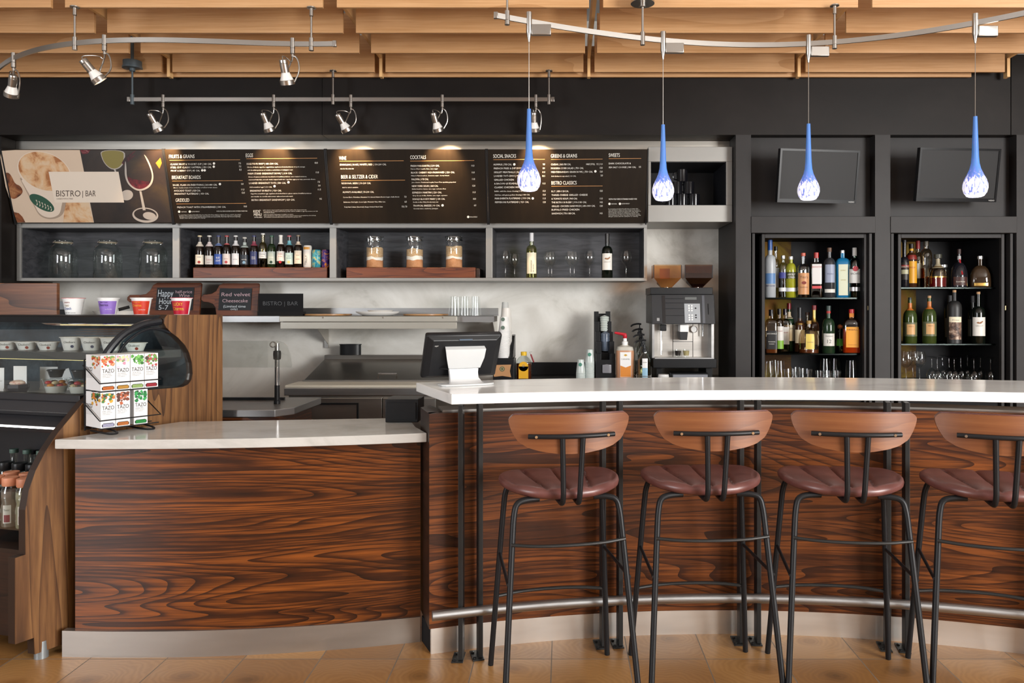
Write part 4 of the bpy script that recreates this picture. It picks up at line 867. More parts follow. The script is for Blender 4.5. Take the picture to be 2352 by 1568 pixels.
beers = [
 (459, 74, BROWNG, '#d9c9a0', ('#d8cfc0', .66, .80), ('#e3dccb', .10, .40, .95), [('Lite', .31, .011, .024, navy)], 'brown beer bottle with cream label and red roundel, first in the row', '#9c2f28'),
 (481, 74, BROWNG, '#d8d4cc', ('#d7c9c6', .66, .80), ('#c9c7c3', .10, .37, .95), [('Coors', .22, .014, .034, '#9b2b31'), ('LIGHT', .14, .010, .026, '#7a4b46')], 'brown beer bottle with silver mountain label and red lettering', None),
 (502, 74, BROWNG, '#27346d', ('#6f84b4', .68, .76), ('#2a4fa3', .10, .42, .95), [('BUD', .28, .013, .024, wht), ('LIGHT', .19, .013, .032, wht)], 'brown beer bottle with bright blue label and blue cap', None),
 (521, 74, BROWNG, '#a83a3a', ('#c46565', .71, .76), ('#d9cfcb', .10, .43, .95), [('Budweiser', .26, .007, .030, '#8d2a2a')], 'brown beer bottle with white and red label and red bow neck', '#b6484a'),
 (541.5, 74, BROWNG, '#d8d8d8', ('#dcdadb', .68, .84), ('#dcdde2', .09, .44, .7), [('ULTRA', .24, .009, .030, '#31405f')], 'brown beer bottle with white oval label and blue crest', None),
 (562, 70, BROWNG, '#c9c6bc', ('#aeb9b3', .66, .83), ('#1d2430', .10, .42, .95), [('BLUE MOON', .25, .007, .034, wht), ('BELGIAN', .14, .006, .026, wht)], 'short brown beer bottle with a pale blue moon label', '#7fa4bf'),
 (583.5, 74, BROWNG, '#2c3160', ('#8b4050', .68, .82), ('#2a3260', .10, .50, .75), [('SAMUEL', .31, .007, .028, wht), ('ADAMS', .26, .007, .026, wht)], 'brown beer bottle with navy label and dark blue cap', None),
 (604, 79, glass('pale_beer', (.70, .62, .34), 1.5, .03, (1, 1, 1), .03), '#e2e0dc', ('#8d937f', .60, .60), ('#d5d6d4', .27, .46, .9), [('Corona', .37, .012, .034, '#232c49'), ('Extra', .31, .009, .022, '#232c49')], 'tallest clear beer bottle with pale lager and white label', None),
 (624, 74, GREENG, '#2d5b43', ('#27342b', .66, .68), ('#a9b5ab', .11, .50, .8), [('Heineken', .31, .007, .034, wht)], 'green beer bottle with grey green oval label and black band', '#1f3a2c'),
 (645, 75, BROWNG, '#e6e4de', ('#e2dfd6', .72, .99), ('#d9d3cb', .20, .50, .85), [('Stella', .40, .008, .026, '#b0272f'), ('Artois', .33, .008, .028, '#b0272f')], 'brown beer bottle with white foil neck and red white shield', '#b0272f'),
 (664.5, 74, BROWNG, '#b9545e', ('#6fb0bd', .70, .84), ('#b7cfc9', .10, .46, .85), [('ANGRY', .34, .007, .026, '#31506b'), ('ORCHARD', .28, .007, .032, '#31506b')], 'brown cider bottle with teal and cream label and pink cap', '#d8c989'),
 (685, 75, BROWNG, '#7d6a52', ('#d8c5b0', .70, .80), ('#d9cdb9', .12, .52, .72), [('Samuel', .37, .006, .022, '#5e3a2e'), ('LAGER', .24, .009, .028, '#6e2b2b')], 'brown beer bottle with cream oval label edged red, beside the cans', None)]
for px, hp, gm, capc, nk, lb, tx, lab, acc in beers:
    h = hp/FPX*BY
    t = bottle('beer_bottle', lab, 'beer bottle', 'beer bottles on the wall shelf', (X(px, BY), BY, zr1), .0305, h, gm, .0118, .52, .74, pm(capc, .35), .010, .0145,
           labels=[(nk[1], nk[2], 2.6, pm(nk[0]), 'neck_label'), (lb[1], lb[2], lb[3]+.2, pm(lb[0]), 'label')], texts=[(s, z, c, w, pm(cc)) for s, z, c, w, cc in tx])
    if acc: MB().lathe([(0, -.0), (.010, 0)], 18, (0, 0, 0), M=Matrix.Translation((0, -.0316, h*.17)) @ Matrix.Rotation(pi/2, 4, 'X')).build('label_badge', pm(acc), t, world=False)
def can(px, hp, w, m, top, lab, txt=None):
    h = hp/FPX*BY; r = w/2; t = thing('drink_can', lab, 'can', (X(px, BY), BY, zr1), 'cans at the end of the beer row')
    MB().lathe([(0, 0), (r*.8, 0), (r, .008), (r, h-.010), (r*.86, h), (r*.82, h-.003), (0, h-.003)], 28).build('body', m, t, world=False, smooth=60)
    MB().lathe([(r*.86, h-.0005), (r*.84, h+.001), (r*.80, h-.0035), (0, h-.0028)], 24).build('lid', NICKEL, t, world=False)
    if txt:
        a = -.002
        MB().text(txt, lambda x, z: curved(r)(-(z)+.013-.007, x+.02), .017, .07, 0).build('lettering', INK, t, world=False, smooth=0)
        MB().patch(r+.0006, h-.03, h-.012, .8).build('fruit_band', pm('#c98a2a'), t, world=False)
can(706.5, 51, .060, pm('#dcd7cf'), 0, 'tall slim white can with upright black lettering', 'TRULY')
can(727, 41, .064, mottled('can_teal_print', [(.35, '#d8b23c'), (.5, '#3fa0a8'), (.65, '#1f6a8c')], 40, 3, .35), 0, 'short teal and yellow patterned can between two other cans')
can(748.5, 41, .060, mottled('can_purple_print', [(.4, '#2b1d66'), (.52, '#4b2a80'), (.62, '#d88a24')], 35, 3, .35), 0, 'short purple and orange patterned can at the row end')
# ------------------------------------------------------------------ glass jars
def clip_jar(px, lab):
    y = 5.64; t = thing('glass_jar', lab, 'jar', (X(px, y), y, ZJ+.0005), 'empty clip top glass jars')
    s = .0031
    MB().lathe([(0, 0), (.088, 0), (.094, .006), (.094, .185), (.088, .212), (.070, .235), (.057, .246), (.057, .262)], 36).build('body', CLEARB, t, world=False, smooth=60)
    MB().lathe([(0, .283), (.058, .283), (.062, .278), (.062, .270), (.056, .266)], 32).build('lid', CLEARB, t, world=False, smooth=60)
    MB().lathe([(.0585, .261), (.0605, .263), (.0585, .266)], 30).build('seal', plain('rubber_seal', (.5, .42, .3), .6), t, world=False)
    for s in (-1, 1): MB().tube([(s*.060, 0, .279), (s*.070, -.004, .272), (s*.075, -.006, .262), (s*.066, -.008, .255), (s*.060, -.012, .25)], .002, 6, smooth=1).build('clip', CHROME, t, world=False)
    MB().tube([(-.060, -.01, .25), (-.085, -.02, .228)], .0018, 6).build('latch_wire', CHROME, t, world=False)
clip_jar(146, 'large empty clip top glass jar nearest the left end of the shelf')
clip_jar(248, 'large empty clip top glass jar, middle of the three big jars')
clip_jar(352, 'large empty clip top glass jar beside the beer cubby')
LIDG = glass('pressed_glass_lid', (.80, .82, .82), 1.5, .1, (1, 1, 1), .14)
OATS = mottled('oats', [(.35, '#b98b5a'), (.5, '#dcb98c'), (.62, '#ecd6b4')], 230, 3, .8, 0, (1, 1, 1), .3, .8)
FLOUR = plain('flour', '#eceae4', .9); SUGAR = mottled('brown_sugar', [(.3, '#b98055'), (.7, '#d09a70')], 30, 3, .85)
def layer_jar(px, lab, lv):
    y = 5.60; t = thing('dry_goods_jar', lab, 'jar', (X(px, y), y, zr2+.0005), 'layered dry goods jars')
    r = .062; h = .228
    MB().lathe([(0, 0), (r-.004, 0), (r, .004), (r, h-.035), (r-.002, h-.03)], 36).build('body', CLEAR, t, world=False, smooth=60)
    def wav(z, amp, ph): return z
    q = r-.003
    z0 = .003
    for nm, mt, zz in (('sugar_layer', SUGAR, lv[0]), ('flour_layer', FLOUR, lv[1]), ('oat_layer', OATS, lv[2])):
        m = MB(); seg = 36; vs = []; ph = px*.1+zz*40
        zt3 = [zz+.004*sin(3*2*pi*i/seg+ph)+.002*sin(7*2*pi*i/seg+ph) for i in range(seg)]
        zb3 = prev if nm != 'sugar_layer' else [z0]*seg
        vs = [(q*cos(2*pi*i/seg), q*sin(2*pi*i/seg), zb3[i]) for i in range(seg)]+[(q*cos(2*pi*i/seg), q*sin(2*pi*i/seg), zt3[i]) for i in range(seg)]
        m.add(vs, [tuple(range(seg))[::-1], tuple(range(seg, 2*seg))]+[(i, (i+1) % seg, (i+1) % seg+seg, i+seg) for i in range(seg)]).build(nm, mt, t, world=False, smooth=40)
        prev = [z+.0003 for z in zt3]
    MB().lathe([(0, h), (r+.004, h), (r+.006, h-.005), (r+.006, h-.012), (r-.004, h-.016), (r-.004, h-.03), (0, h-.03)], 36).build('lid', LIDG, t, world=False, smooth=50)
    MB().lathe([(r-.002, h-.032), (r+.002, h-.030), (r+.002, h-.024), (r-.002, h-.022)], 30).build('clip_band', CHROME, t, world=False)
    MB().tube([(-.03, -r-.002, h-.055), (-.03, -r-.01, h-.002), (-.012, -r-.01, h-.002), (-.012, -r-.002, h-.055), (-.021, -r-.006, h-.075)], .002, 6, closed=True, smooth=1).build('latch', CHROME, t, world=False)
layer_jar(861, 'layered jar of sugar, flour and oats, first of the three beside the beer cubby', (.055, .076, .145))
layer_jar(952.5, 'layered jar of sugar, flour and oats, middle one of the three on the riser', (.056, .083, .135))
layer_jar(1043, 'fullest layered jar of sugar, flour and oats, nearest the wine cubby', (.063, .080, .155))
# ------------------------------------------------------------------ wine glasses and wine on the shelf
WG = [(0, .0015), (.032, .001), (.034, .003), (.020, .006), (.006, .012), (.0038, .02), (.0036, .085), (.006, .094), (.018, .102), (.033, .120), (.039, .142), (.038, .165), (.031, .197)]
wg0 = None
def wineglass(x, y, z, lab, group, k=1.0, flip=False, cat='wine glass'):
    t = thing('wine_glass', lab, cat, (x, y, z+(.0005 if not flip else .197*k+.0005)), group)
    if flip: t.rotation_euler = (pi, 0, 0)
    if k not in WGM:
        WGM[k] = MB().lathe([(a*k, b*k) for a, b in WG], 28).build('glass', CLEAR, t, world=False, smooth=80)
    else:
        o = WGM[k].copy(); COL.objects.link(o); o.parent = t
    return t
WGM = {}
def merge_glass(): pass
gw = 'wine glasses in the wine cubby'
for px, y, k, lab in ((1161, 5.62, 1.02, 'wine glass leftmost in the wine cubby'), (1182, 5.66, .93, 'shorter wine glass between the leftmost glass and the white wine'), (1260, 5.60, .96, 'wine glass overlapped by its neighbour right of the white wine'), (1267, 5.66, 1.0, 'wine glass just behind the overlapped one right of the white wine'),
                      (1310, 5.60, 1.0, 'front wine glass of the pair in the middle of the wine cubby'), (1319, 5.66, 1.0, 'rear wine glass of the pair in the middle of the wine cubby'), (1354.5, 5.62, 1.02, 'single wine glass beside the red wine bottle'), (1438, 5.62, 1.02, 'single wine glass in the far right corner of the wine cubby')):
    wineglass(X(px, y), y, ZJ, lab, gw, k)
WW = glass('white_wine_glass', (.78, .80, .55), 1.5, .02, (1, 1, 1), .03); WWL = glass('white_wine', (.80, .78, .42), 1.3, .1)
w_ = bottle('wine_bottle', 'pale white wine bottle with cream label and silver capsule', 'wine bottle', None, (X(1221, 5.60), 5.60, ZJ+.0005), .040, .332, WW, .0145, .60, .73, pm('#c9c9cb', .3), .062, .0155, liquid=WWL, lv=.66,
       labels=[(.10, .56, 1.0, CREAM, 'label')])
MB().text('SAUVIGNON', lambda x, z: curved(.0412)(z-.006, x+.045), .010, .085).text('BLANC', lambda x, z: curved(.0412)(z+.010, x+.045), .008, .06).build('lettering', INK, w_, world=False, smooth=0)
def duck(t, r, z, s=1):
    f = curved(r+.001); q = [(-.022, .004), (-.012, .010), (.004, .011), (.010, .010), (.012, .016), (.018, .018), (.024, .014), (.020, .010), (.016, .002), (.006, -.003), (-.010, -.002)]
    MB().add([f(a*s, z+b*s) for a, b in q], [tuple(range(len(q)))]).build('duck_emblem', pm('#8c5a2e'), t, world=False, smooth=0)
def redwine(loc, lab, h=.325, r=.040, txt=True, cap=None, group=None, lm=None, capc='#14100e', cork=False):
    t = bottle('wine_bottle', lab, 'wine bottle', group, loc, r, h, DKG, .0145, .58, .72, plain('cork', 0, 0) if cork else pm(capc, .3), .02 if cork else .075, .0105 if cork else .0155,
               labels=[(.18, .55, 1.05, lm or pm('#dfddd6'), 'label')], texts=[('DECOY', .345, .011, .048, pm('#8a8478'))] if txt else [])
    if txt: duck(t, r, h*.42)
    return t
redwine((X(1394.5, 5.58), 5.58, ZJ+.0005), 'dark red wine bottle with white duck label in the wine cubby')
# ------------------------------------------------------------------ liquor cabinets
BRASS = plain('brass', (.55, .42, .2), .3, 1)
AMBER = mottled('amber_room_reflection', [(.32, (.014, .006, .003)), (.45, (.07, .03, .006)), (.56, (.20, .13, .010)), (.70, (.22, .08, .012))], 2.2, 6, .6, 0, (1, 1, 1), .15)  # room mirrored in the cabinet back, painted on as amber noise
def cabinet(pa, pb, fa, fb, sh_, label, side):
    y = BULK+.05; t = thing('liquor_cabinet', label, 'cabinet', (X((pa+pb)/2, y), y, 0), 'liquor cabinets', world=True)
    x0, x1 = X(pa, BULK)+.002, X(pb, BULK)-.002; z1 = Z(535, BULK)-.002
    i0, i1 = X(fa, y), X(fb, y)
    b = MB().box((i0-.03, y+.03, .05), (i0, WALL-.02, z1)).box((i1, y+.03, .05), (i1+.03, WALL-.02, z1)).box((i0-.03, y+.03, z1-.01), (i1+.03, WALL-.02, z1+.0)).box((i0-.03, y+.03, .05), (i1+.03, WALL-.02, .86))
    b.build('carcass', BLKM, t, smooth=0)
    f = MB().box((i0-.022, y, .06), (i0, y+.03, z1)).box((i1, y, .06), (i1+.022, y+.03, z1)).box((i0, y, z1-.028), (i1, y+.03, z1)); f.build('door_frame', DARK2, t, smooth=0, bevel=.002)
    MB().box((x0+.012, y-.03, .06), (x0+.030, y+.3, z1)).build('pocket_door', DARK2, t, smooth=0)
    MB().box((x1-.030, y-.03, .06), (x1-.012, y+.3, z1)).build('pocket_door', DARK2, t, smooth=0)
    MB().box((i0, WALL-.035, .861), (i0+(i1-i0)*.48, WALL-.021, z1-.011)).build('amber_back_panel', AMBER, t, smooth=0)  # part of the cabinet back; its amber is the painted room reflection
    MB().box((i0+(i1-i0)*.48, WALL-.035, .861), (i1, WALL-.021, z1-.011)).build('dark_back_panel', plain('dark_back_glass', (.006, .006, .008), .5, 0, 0, .15), t, smooth=0)
    MB().box((i0, y+.04, .861), (i1, WALL-.036, .880)).build('bottom_shelf', BLKM, t, smooth=0)
    for z in sh_: MB().box((i0+.0005, y+.07, z-.009), (i1-.0005, WALL-.036, z)).build('glass_shelf', glass('shelf_glass', (.50, .56, .54), 1.5, .12, (.16, .19, .18), .02), t, smooth=0)
    MB().cyl((i1+.026, y-.004, Z(712, y)), (i1+.026, y-.004, Z(702, y)), .004).build('latch', BRASS, t)
    return y
YB = 5.47
z11, z12 = Z(683.5, 5.46), Z(811.5, 5.46); z21, z22 = Z(660, 5.46), Z(789, 5.46)
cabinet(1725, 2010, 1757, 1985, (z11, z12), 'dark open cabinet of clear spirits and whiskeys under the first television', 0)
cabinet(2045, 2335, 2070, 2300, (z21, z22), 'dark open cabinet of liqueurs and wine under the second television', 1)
def bb(px, z, htop_py, w, label, gm, y=YB, **k):
    """bottle whose top reads at row htop_py, w wide in pixels"""
    h = Z(htop_py, y)-z; r = w/2/FPX*y
    return bottle('liquor_bottle', label, 'bottle', k.pop('group'), (X(px, y), y, z+.0004), r, h, gm, **k)
T1 = 'spirits on the top shelf of the first cabinet'; M1 = 'whiskeys on the middle shelf of the first cabinet'
FR = plain('frosted_bottle', (.42, .45, .48), .35)
CB1 = glass('clear_spirit_bottle', (.80, .84, .84), 1.5, .02, (1, 1, 1), .05)
t = bb(1768.5, z11, 551, 26, 'frosted clear vodka bottle with blue capsule, far left top shelf', FR, y=5.52, group=T1, rn=.0165, hb=.60, hs=.74, cap=pm('#27529b', .3), caph=.075, capr=.0175, labels=[(.24, .42, 1.0, pm('#5e86b8'), 'label_art')], texts=[('GREY GOOSE', .19, .013, .07, pm('#3c4378'))])
bb(1782, z11, 566, 17, 'clear bottle with narrow white label behind the frosted vodka', CB1, y=5.64, group=T1, rn=.012, hb=.62, hs=.76, cap=pm('#1c1a18'), caph=.03, labels=[(.2, .58, 1.0, pm('#dcdcdc'), 'label')])
bb(1799, z11, 587, 21, 'stubby vodka bottle with a blue band and silver cap', CB1, group=T1, y=5.55, rn=.0115, hb=.66, hs=.84, cap=plain('silver_cap', (.6, .6, .6), .3, .8), caph=.022, capr=.0155, liquid=glass('amber_liquid', (.55, .40, .22)), lv=.6, labels=[(.46, .60, 1.3, pm('#353a86'), 'label_band'), (.15, .24, 1.3, pm('#e2e2e2'), 'white_band')])
bb(1817, z11, 589, 23, 'stubby yellow citron vodka bottle with silver cap', plain('citron_glass', (.30, .30, .02), .1), group=T1, y=5.52, rn=.0115, hb=.66, hs=.84, cap=plain('silver_cap', 0), caph=.022, capr=.0155, labels=[(.15, .24, 1.4, pm('#e2e2e2'), 'white_band'), (.46, .62, 1.4, pm('#3d3f10'), 'dark_band')], texts=[('ABSOLUT', .54, .014, .06, pm('#e8e6e0')), ('CITRON', .47, .014, .05, pm('#e8e6e0'))])
bb(1845, z11, 581, 27, 'clear vodka bottle with kraft paper label and copper cap', CB1, group=T1, rn=.0125, hb=.62, hs=.76, cap=pm('#b5503a', .3), caph=.022, capr=.016, labels=[(.07, .55, 1.1, pm('#c08a5a'), 'label')], texts=[("Tito's", .43, .018, .055, pm('#3a1c10')), ('Handmade', .22, .010, .055, pm('#5a2c16'))])
MB().lathe([(0, 0), (.016, 0)], 20, M=Matrix.Translation((0, -.0432, .105)) @ Matrix.Scale(.7, 4, (0, 0, 1)) @ Matrix.Rotation(pi/2, 4, 'X')).build('label_badge', pm('#7a2a20'), bpy.context.scene.objects[-1] if False else COL.objects[-1].parent, world=False)
bb(1875, z11, 580, 25, 'square clear gin bottle with white label and red cap', CB1, group=T1, n=6, ys=.8, rn=.014, hb=.74, hs=.79, cap=pm('#a32a26', .3), caph=.040, capr=.0165, labels=[(.30, .74, .72, pm('#d5d3d2'), 'label'), (.20, .26, .72, pm('#c0474a'), 'red_band')], texts=[('BEEFEATER', .66, .012, .058, pm('#a9302f'))])
bb(1905, z11, 569, 27, 'dark tequila bottle with round blue label and wooden stopper', plain('smoky_glass', (.03, .032, .036), .08), group=T1, rn=.014, hb=.62, hs=.80, cap=pm('#5a4030'), caph=.03, labels=[(.30, .66, .85, pm('#8f98ae'), 'label'), (.10, .17, .95, pm('#cfcdc6'), 'white_band')], texts=[('TEQUILA', .46, .010, .045, pm('#2b3357'))])
bb(1935, z11, 575, 34, 'broad sapphire blue gin bottle with cream label', plain('sapphire_glass', (.012, .16, .34), .08), group=T1, y=5.52, n=5, ys=.8, rn=.014, hb=.70, hs=.84, cap=plain('silver_cap', 0), caph=.02, liquid=plain('sapphire_liquid', (.01, .12, .25), .3), lv=.66, labels=[(.05, .70, .55, pm('#cfd3bb'), 'label')], texts=[('BOMBAY', .56, .009, .034, pm('#a08a3a')), ('SAPPHIRE', .36, .008, .034, pm('#a08a3a'))])
bb(1963, z11, 569, 27, 'white rum bottle with white label and red roundel, far right', glass('greenish_clear', (.42, .60, .50), 1.5, .03, (1, 1, 1), .05), group=T1, rn=.0135, hb=.62, hs=.80, cap=pm('#d2d2cf'), caph=.058, capr=.016, labels=[(.29, .57, 1.15, pm('#d5d5d2'), 'label'), (.13, .21, 1.15, plain('silver_band', (.5, .5, .52), .3, .7), 'silver_band')], texts=[('BACARDI', .46, .014, .066, pm('#17151a'))])
MB().lathe([(0, 0), (.019, 0)], 20, M=Matrix.Translation((0, -.0437, .205)) @ Matrix.Rotation(pi/2, 4, 'X')).build('label_badge', pm('#a52e3a'), COL.objects[-1].parent, world=False)
WH = glass('whiskey_glass', (.72, .62, .48), 1.5, .02, (1, 1, 1), .04); WL = glass('whiskey_liquid', (.62, .28, .08)); WL2 = plain('dark_whiskey', (.16, .05, .015), .2)
bb(1771, z12, 711, 28, 'square whiskey bottle with black label, far left middle shelf', WH, group=M1, n=6, rn=.0135, hb=.68, hs=.80, cap=pm('#15141a', .3), caph=.045, capr=.016, liquid=WL2, lv=.10, labels=[(.10, .52, .74, pm('#141316'), 'label')], texts=[('JACK DANIELS', .44, .010, .058, pm('#cfcdc6')), ('TENNESSEE', .26, .007, .045, pm('#cfcdc6')), ('WHISKEY', .21, .007, .036, pm('#cfcdc6'))])
bb(1790, z12, 709, 20, 'slim whiskey bottle with white and lime green label', WH, y=5.56, group=M1, rn=.0125, hb=.62, hs=.78, cap=pm('#1c1818', .3), caph=.04, labels=[(.28, .60, 1.1, pm('#d5d3ce'), 'label'), (.09, .28, 1.1, pm('#7fae3c'), 'green_band')], texts=[('JIM BEAM', .48, .009, .042, pm('#8d2630'))])
bb(1803, z12, 709, 20, 'square bourbon bottle with white label and red seal', WH, y=5.64, group=M1, n=5, rn=.0125, hb=.62, hs=.78, cap=pm('#1a1420', .3), caph=.045, labels=[(.18, .58, .75, pm('#d8d6d2'), 'label')], texts=[('BEAM', .44, .009, .03, pm('#a12f36'))])
bb(1812, z12, 696, 26, 'green whiskey bottle with cream label and red capsule', plain('green_whiskey_glass', (.012, .03, .014), .08), y=5.72, group=M1, rn=.0135, hb=.54, hs=.72, cap=pm('#7a1a20', .3), caph=.045, labels=[(.22, .55, 1.1, CREAM, 'label'), (.68, .82, 2, pm('#c9b79a'), 'neck_label')], texts=[('JAMESON', .46, .012, .052, pm('#3a2a1a'))])
bb(1837, z12, 706, 24, 'dark bourbon bottle with gold ringed black neck', plain('bourbon_dark', (.05, .02, .01), .08), y=5.66, group=M1, rn=.0145, hb=.54, hs=.70, cap=pm('#121114', .3), caph=.08, capr=.0155, labels=[(.2, .5, 1.1, CREAM, 'label'), (.62, .64, 3, GOLD, 'gold_ring')])
bb(1855, z12, 717, 30, 'round shouldered clear decanter bottle with wooden stopper, behind the crested one', WH, y=5.70, group=M1, rn=.013, hb=.50, hs=.74, cap=pm('#4a3024'), caph=.02, capr=.016)
bb(1870, z12, 701, 22, 'dark bottle with long gold foil neck and red top', plain('bourbon_dark', 0), y=5.64, group=M1, rn=.014, hb=.52, hs=.66, cap=pm('#7c1d22', .3), caph=.035, labels=[(.64, .90, 3.1, GOLD, 'gold_foil'), (.16, .45, 1.1, CREAM, 'label')])
bb(1858, z12, 736, 46, 'squat cut glass whisky bottle with yellow crested label', WH, group=M1, rn=.015, hb=.42, hs=.80, cap=pm('#9c7a3c', .4), caph=.024, capr=.0165, liquid=WL2, lv=.12, labels=[(.14, .60, .42, pm('#d9c05a'), 'label')], texts=[('Crown Royal', .34, .007, .042, pm('#5a2c6a'))])
bb(1903, z12, 702, 28, 'dark green scotch bottle with white label and age number', plain('green_whiskey_glass', 0), group=M1, rn=.0145, hb=.56, hs=.74, cap=pm('#2c3a38', .4), caph=.035, labels=[(.16, .42, 1.0, pm('#cfcdc5'), 'label'), (.84, .89, 1.5, pm('#a02a2a'), 'neck_label')], texts=[('Glenfiddich', .355, .008, .052, pm('#2a2a2a')), ('12', .22, .026, .028, pm('#3c3c3a'))])
t = thing('liquor_bottle', 'small round green tequila bottle with wooden ball stopper', 'bottle', (X(1929, 5.58), 5.58, z12+.0004), M1)
MB().lathe([(0, 0), (.034, 0), (.040, .01), (.042, .05), (.036, .085), (.020, .12), (.013, .14), (.013, .17), (0, .17)], 24).build('glass_body', glass('tequila_green', (.35, .62, .28), 1.5, .03, (1, 1, 1), .05), t, world=False)
MB().sphere((0, 0, .186), .018).build('cap', pm('#9a6a45'), t, world=False); MB().patch(.0425, .05, .10, .9, r2=.034).build('label', pm('#58b02e'), t, world=False)
bb(1956, z12, 710, 40, 'broad cinnamon whisky bottle with orange label and red cap', glass('orange_whisky_glass', (.80, .42, .15), 1.5, .02, (1, 1, 1), .05), group=M1, n=4, ys=.6, rn=.0165, hb=.62, hs=.80, cap=pm('#b0242c', .3), caph=.028, capr=.019, liquid=plain('orange_liquid', (.42, .10, .012), .3), lv=.55, labels=[(.14, .60, .62, pm('#e09a34'), 'label'), (.82, .92, 2, pm('#d8832a'), 'neck_label')], texts=[('FIREBALL', .52, .012, .066, pm('#5c1c12')), ('CINNAMON WHISKY', .19, .005, .055, pm('#7a2216'))])
pz = COL.objects[-1].parent
dr = [(-.006, .07), (.004, .085), (-.012, .10), (-.016, .115), (-.004, .125), (.012, .13), (.02, .12), (.012, .112), (.006, .118), (.002, .108), (.016, .095), (.02, .08), (.008, .078), (.010, .064), (.0, .056)]
fz = curved(.0605, n=4, ys=.6); MB().add([fz(a, b) for a, b in dr], [tuple(range(len(dr)))]).build('dragon_emblem', pm('#b03420'), pz, world=False, smooth=0)
# second cabinet
T2_ = 'liqueurs on the top shelf of the second cabinet'; M2 = 'wines on the middle shelf of the second cabinet'
bb(2077, z21, 551, 21, 'dark cream liqueur bottle with red banner label, far left', plain('near_black_glass', (.010, .010, .014), .08), group=T2_, rn=.0135, hb=.50, hs=.64, cap=pm('#15151f'), caph=.02, labels=[(.16, .52, 1.2, pm('#26221e'), 'label'), (.40, .47, 1.2, pm('#8a3030'), 'red_band'), (.28, .37, .8, pm('#b9b898'), 'label_art')], texts=[('BAILEYS', .415, .012, .05, pm('#dcd6c6'))])
bb(2093, z21, 560, 24, 'coffee liqueur bottle with bright yellow label', plain('brown_liqueur', (.05, .018, .008), .08), y=5.53, group=T2_, rn=.014, hb=.62, hs=.80, cap=pm('#1c1512'), caph=.035, labels=[(.10, .60, 1.2, pm('#d59a20'), 'label'), (.64, .74, 3, pm('#7c2018'), 'red_shoulder'), (.84, .89, 3, pm('#d5a022'), 'neck_band')], texts=[('KAHLUA', .44, .012, .045, pm('#a02a1a'))])
bb(2108, z21, 553, 22, 'clear spiced rum bottle with picture label and red neck', WH, y=5.62, group=T2_, rn=.0135, hb=.56, hs=.76, cap=pm('#8c2a28'), caph=.06, liquid=WL, lv=.26, labels=[(.2, .52, 1.1, pm('#b9bdb9'), 'label')])
bb(2127, z21, 554, 26, 'tall clear bottle with long dark vertical label', WH, y=5.58, group=T2_, rn=.015, hb=.66, hs=.84, cap=pm('#4b4438', .3), caph=.035, liquid=WL, lv=.42, labels=[(.24, .66, .28, pm('#2a2a22'), 'label')])
t = bb(2154, z21, 584, 38, 'squat round raspberry liqueur bottle with wide flat stopper', WH, group=T2_, rn=.014, hb=.30, hs=.66, cap=pm('#3a3a30'), caph=.028, capr=.027, liquid=plain('raspberry_liqueur', (.20, .004, .012), .2), lv=.30, labels=[(.58, .86, 1.2, pm('#9a9078'), 'neck_label'), (.29, .33, 3.1, GOLD, 'gold_belt')])
bb(2166, z21, 608, 26, 'low clear jar bottle behind the raspberry liqueur', CLEARB, y=5.68, group=T2_, rn=.025, hb=.8, hs=.9, cap=plain('silver_cap', 0), caph=.02)
t = bb(2203, z21, 572, 36, 'dark orange liqueur bottle with red ribbon and dark label', plain('near_black_glass', 0), group=T2_, rn=.0115, hb=.26, hs=.66, cap=pm('#2a1412'), caph=.035, labels=[(.05, .27, .9, pm('#3a1a14'), 'label'), (.72, .82, 3, pm('#a8a8a8'), 'neck_band')], texts=[('Grand Marnier', .13, .010, .06, pm('#dcd6c6'))])
MB().tube([(.0, -.016, .20), (.004, -.024, .16), (.006, -.045, .12), (.010, -.056, .09)], .006, 6, smooth=1).tube([(-.02, -.04, .125), (.0, -.046, .122), (.022, -.042, .118)], .004, 6).build('ribbon', pm('#a01c24'), t, world=False)
t = bb(2251, z21, 588, 44, 'broad bell shaped cognac bottle with gold label', plain('cognac_glass', (.035, .02, .01), .06), group=T2_, n=3, ys=.6, rn=.014, hb=.22, hs=.70, cap=plain('silver_cap', 0), caph=.022, capr=.018, labels=[(.05, .14, .62, GOLD, 'label')])
GW = glass('green_wine_glass', (.22, .34, .06), 1.5, .02, (1, 1, 1), .06)
for px, c, lab in ((2090, False, 'green wine bottle with square tan label and dark stopper'), (2134.5, True, 'green wine bottle with square tan label and cork stopper')):
    bb(px, z22, 683 if not c else 679, 30, lab, plain('green_wine_body', (.035, .055, .012), .07), group=M2, rn=.0135, hb=.56, hs=.74, cap=CORK if c else pm('#22282a'), caph=.028, capr=.012, labels=[(.16, .46, 1.25, pm('#5e6246'), 'back_label'), (.20, .42, .62, pm('#c79a62'), 'label'), (.72, .88, 3.1, pm('#b5672c', .3), 'foil_neck')], texts=[('WENTE', .36, .010, .034, pm('#7a4a20'))])
bb(2182, z22, 678, 26, 'dark wine bottle half hidden behind the photo label bottle', DKG, y=5.60, group=M2, rn=.0145, hb=.64, hs=.78, cap=pm('#101012', .5), caph=.05, labels=[(.12, .52, 1.1, pm('#4a4238'), 'label')])
t = bb(2192, z22, 666, 31, 'matt black wine bottle with a sepia portrait label and cork', plain('matt_bottle', (.018, .018, .018), .45), group=M2, rn=.0145, hb=.66, hs=.80, cap=CORK, caph=.028, capr=.0125, labels=[(.40, .50, .95, CREAM, 'label'), (.08, .40, .95, mottled('sepia_photo_print', [(.4, '#2a1a16'), (.55, '#7d6252'), (.68, '#cdb9a4')], 22, 3, .5), 'photo_label')], texts=[('19 Crimes', .43, .009, .046, pm('#2a2420'))])
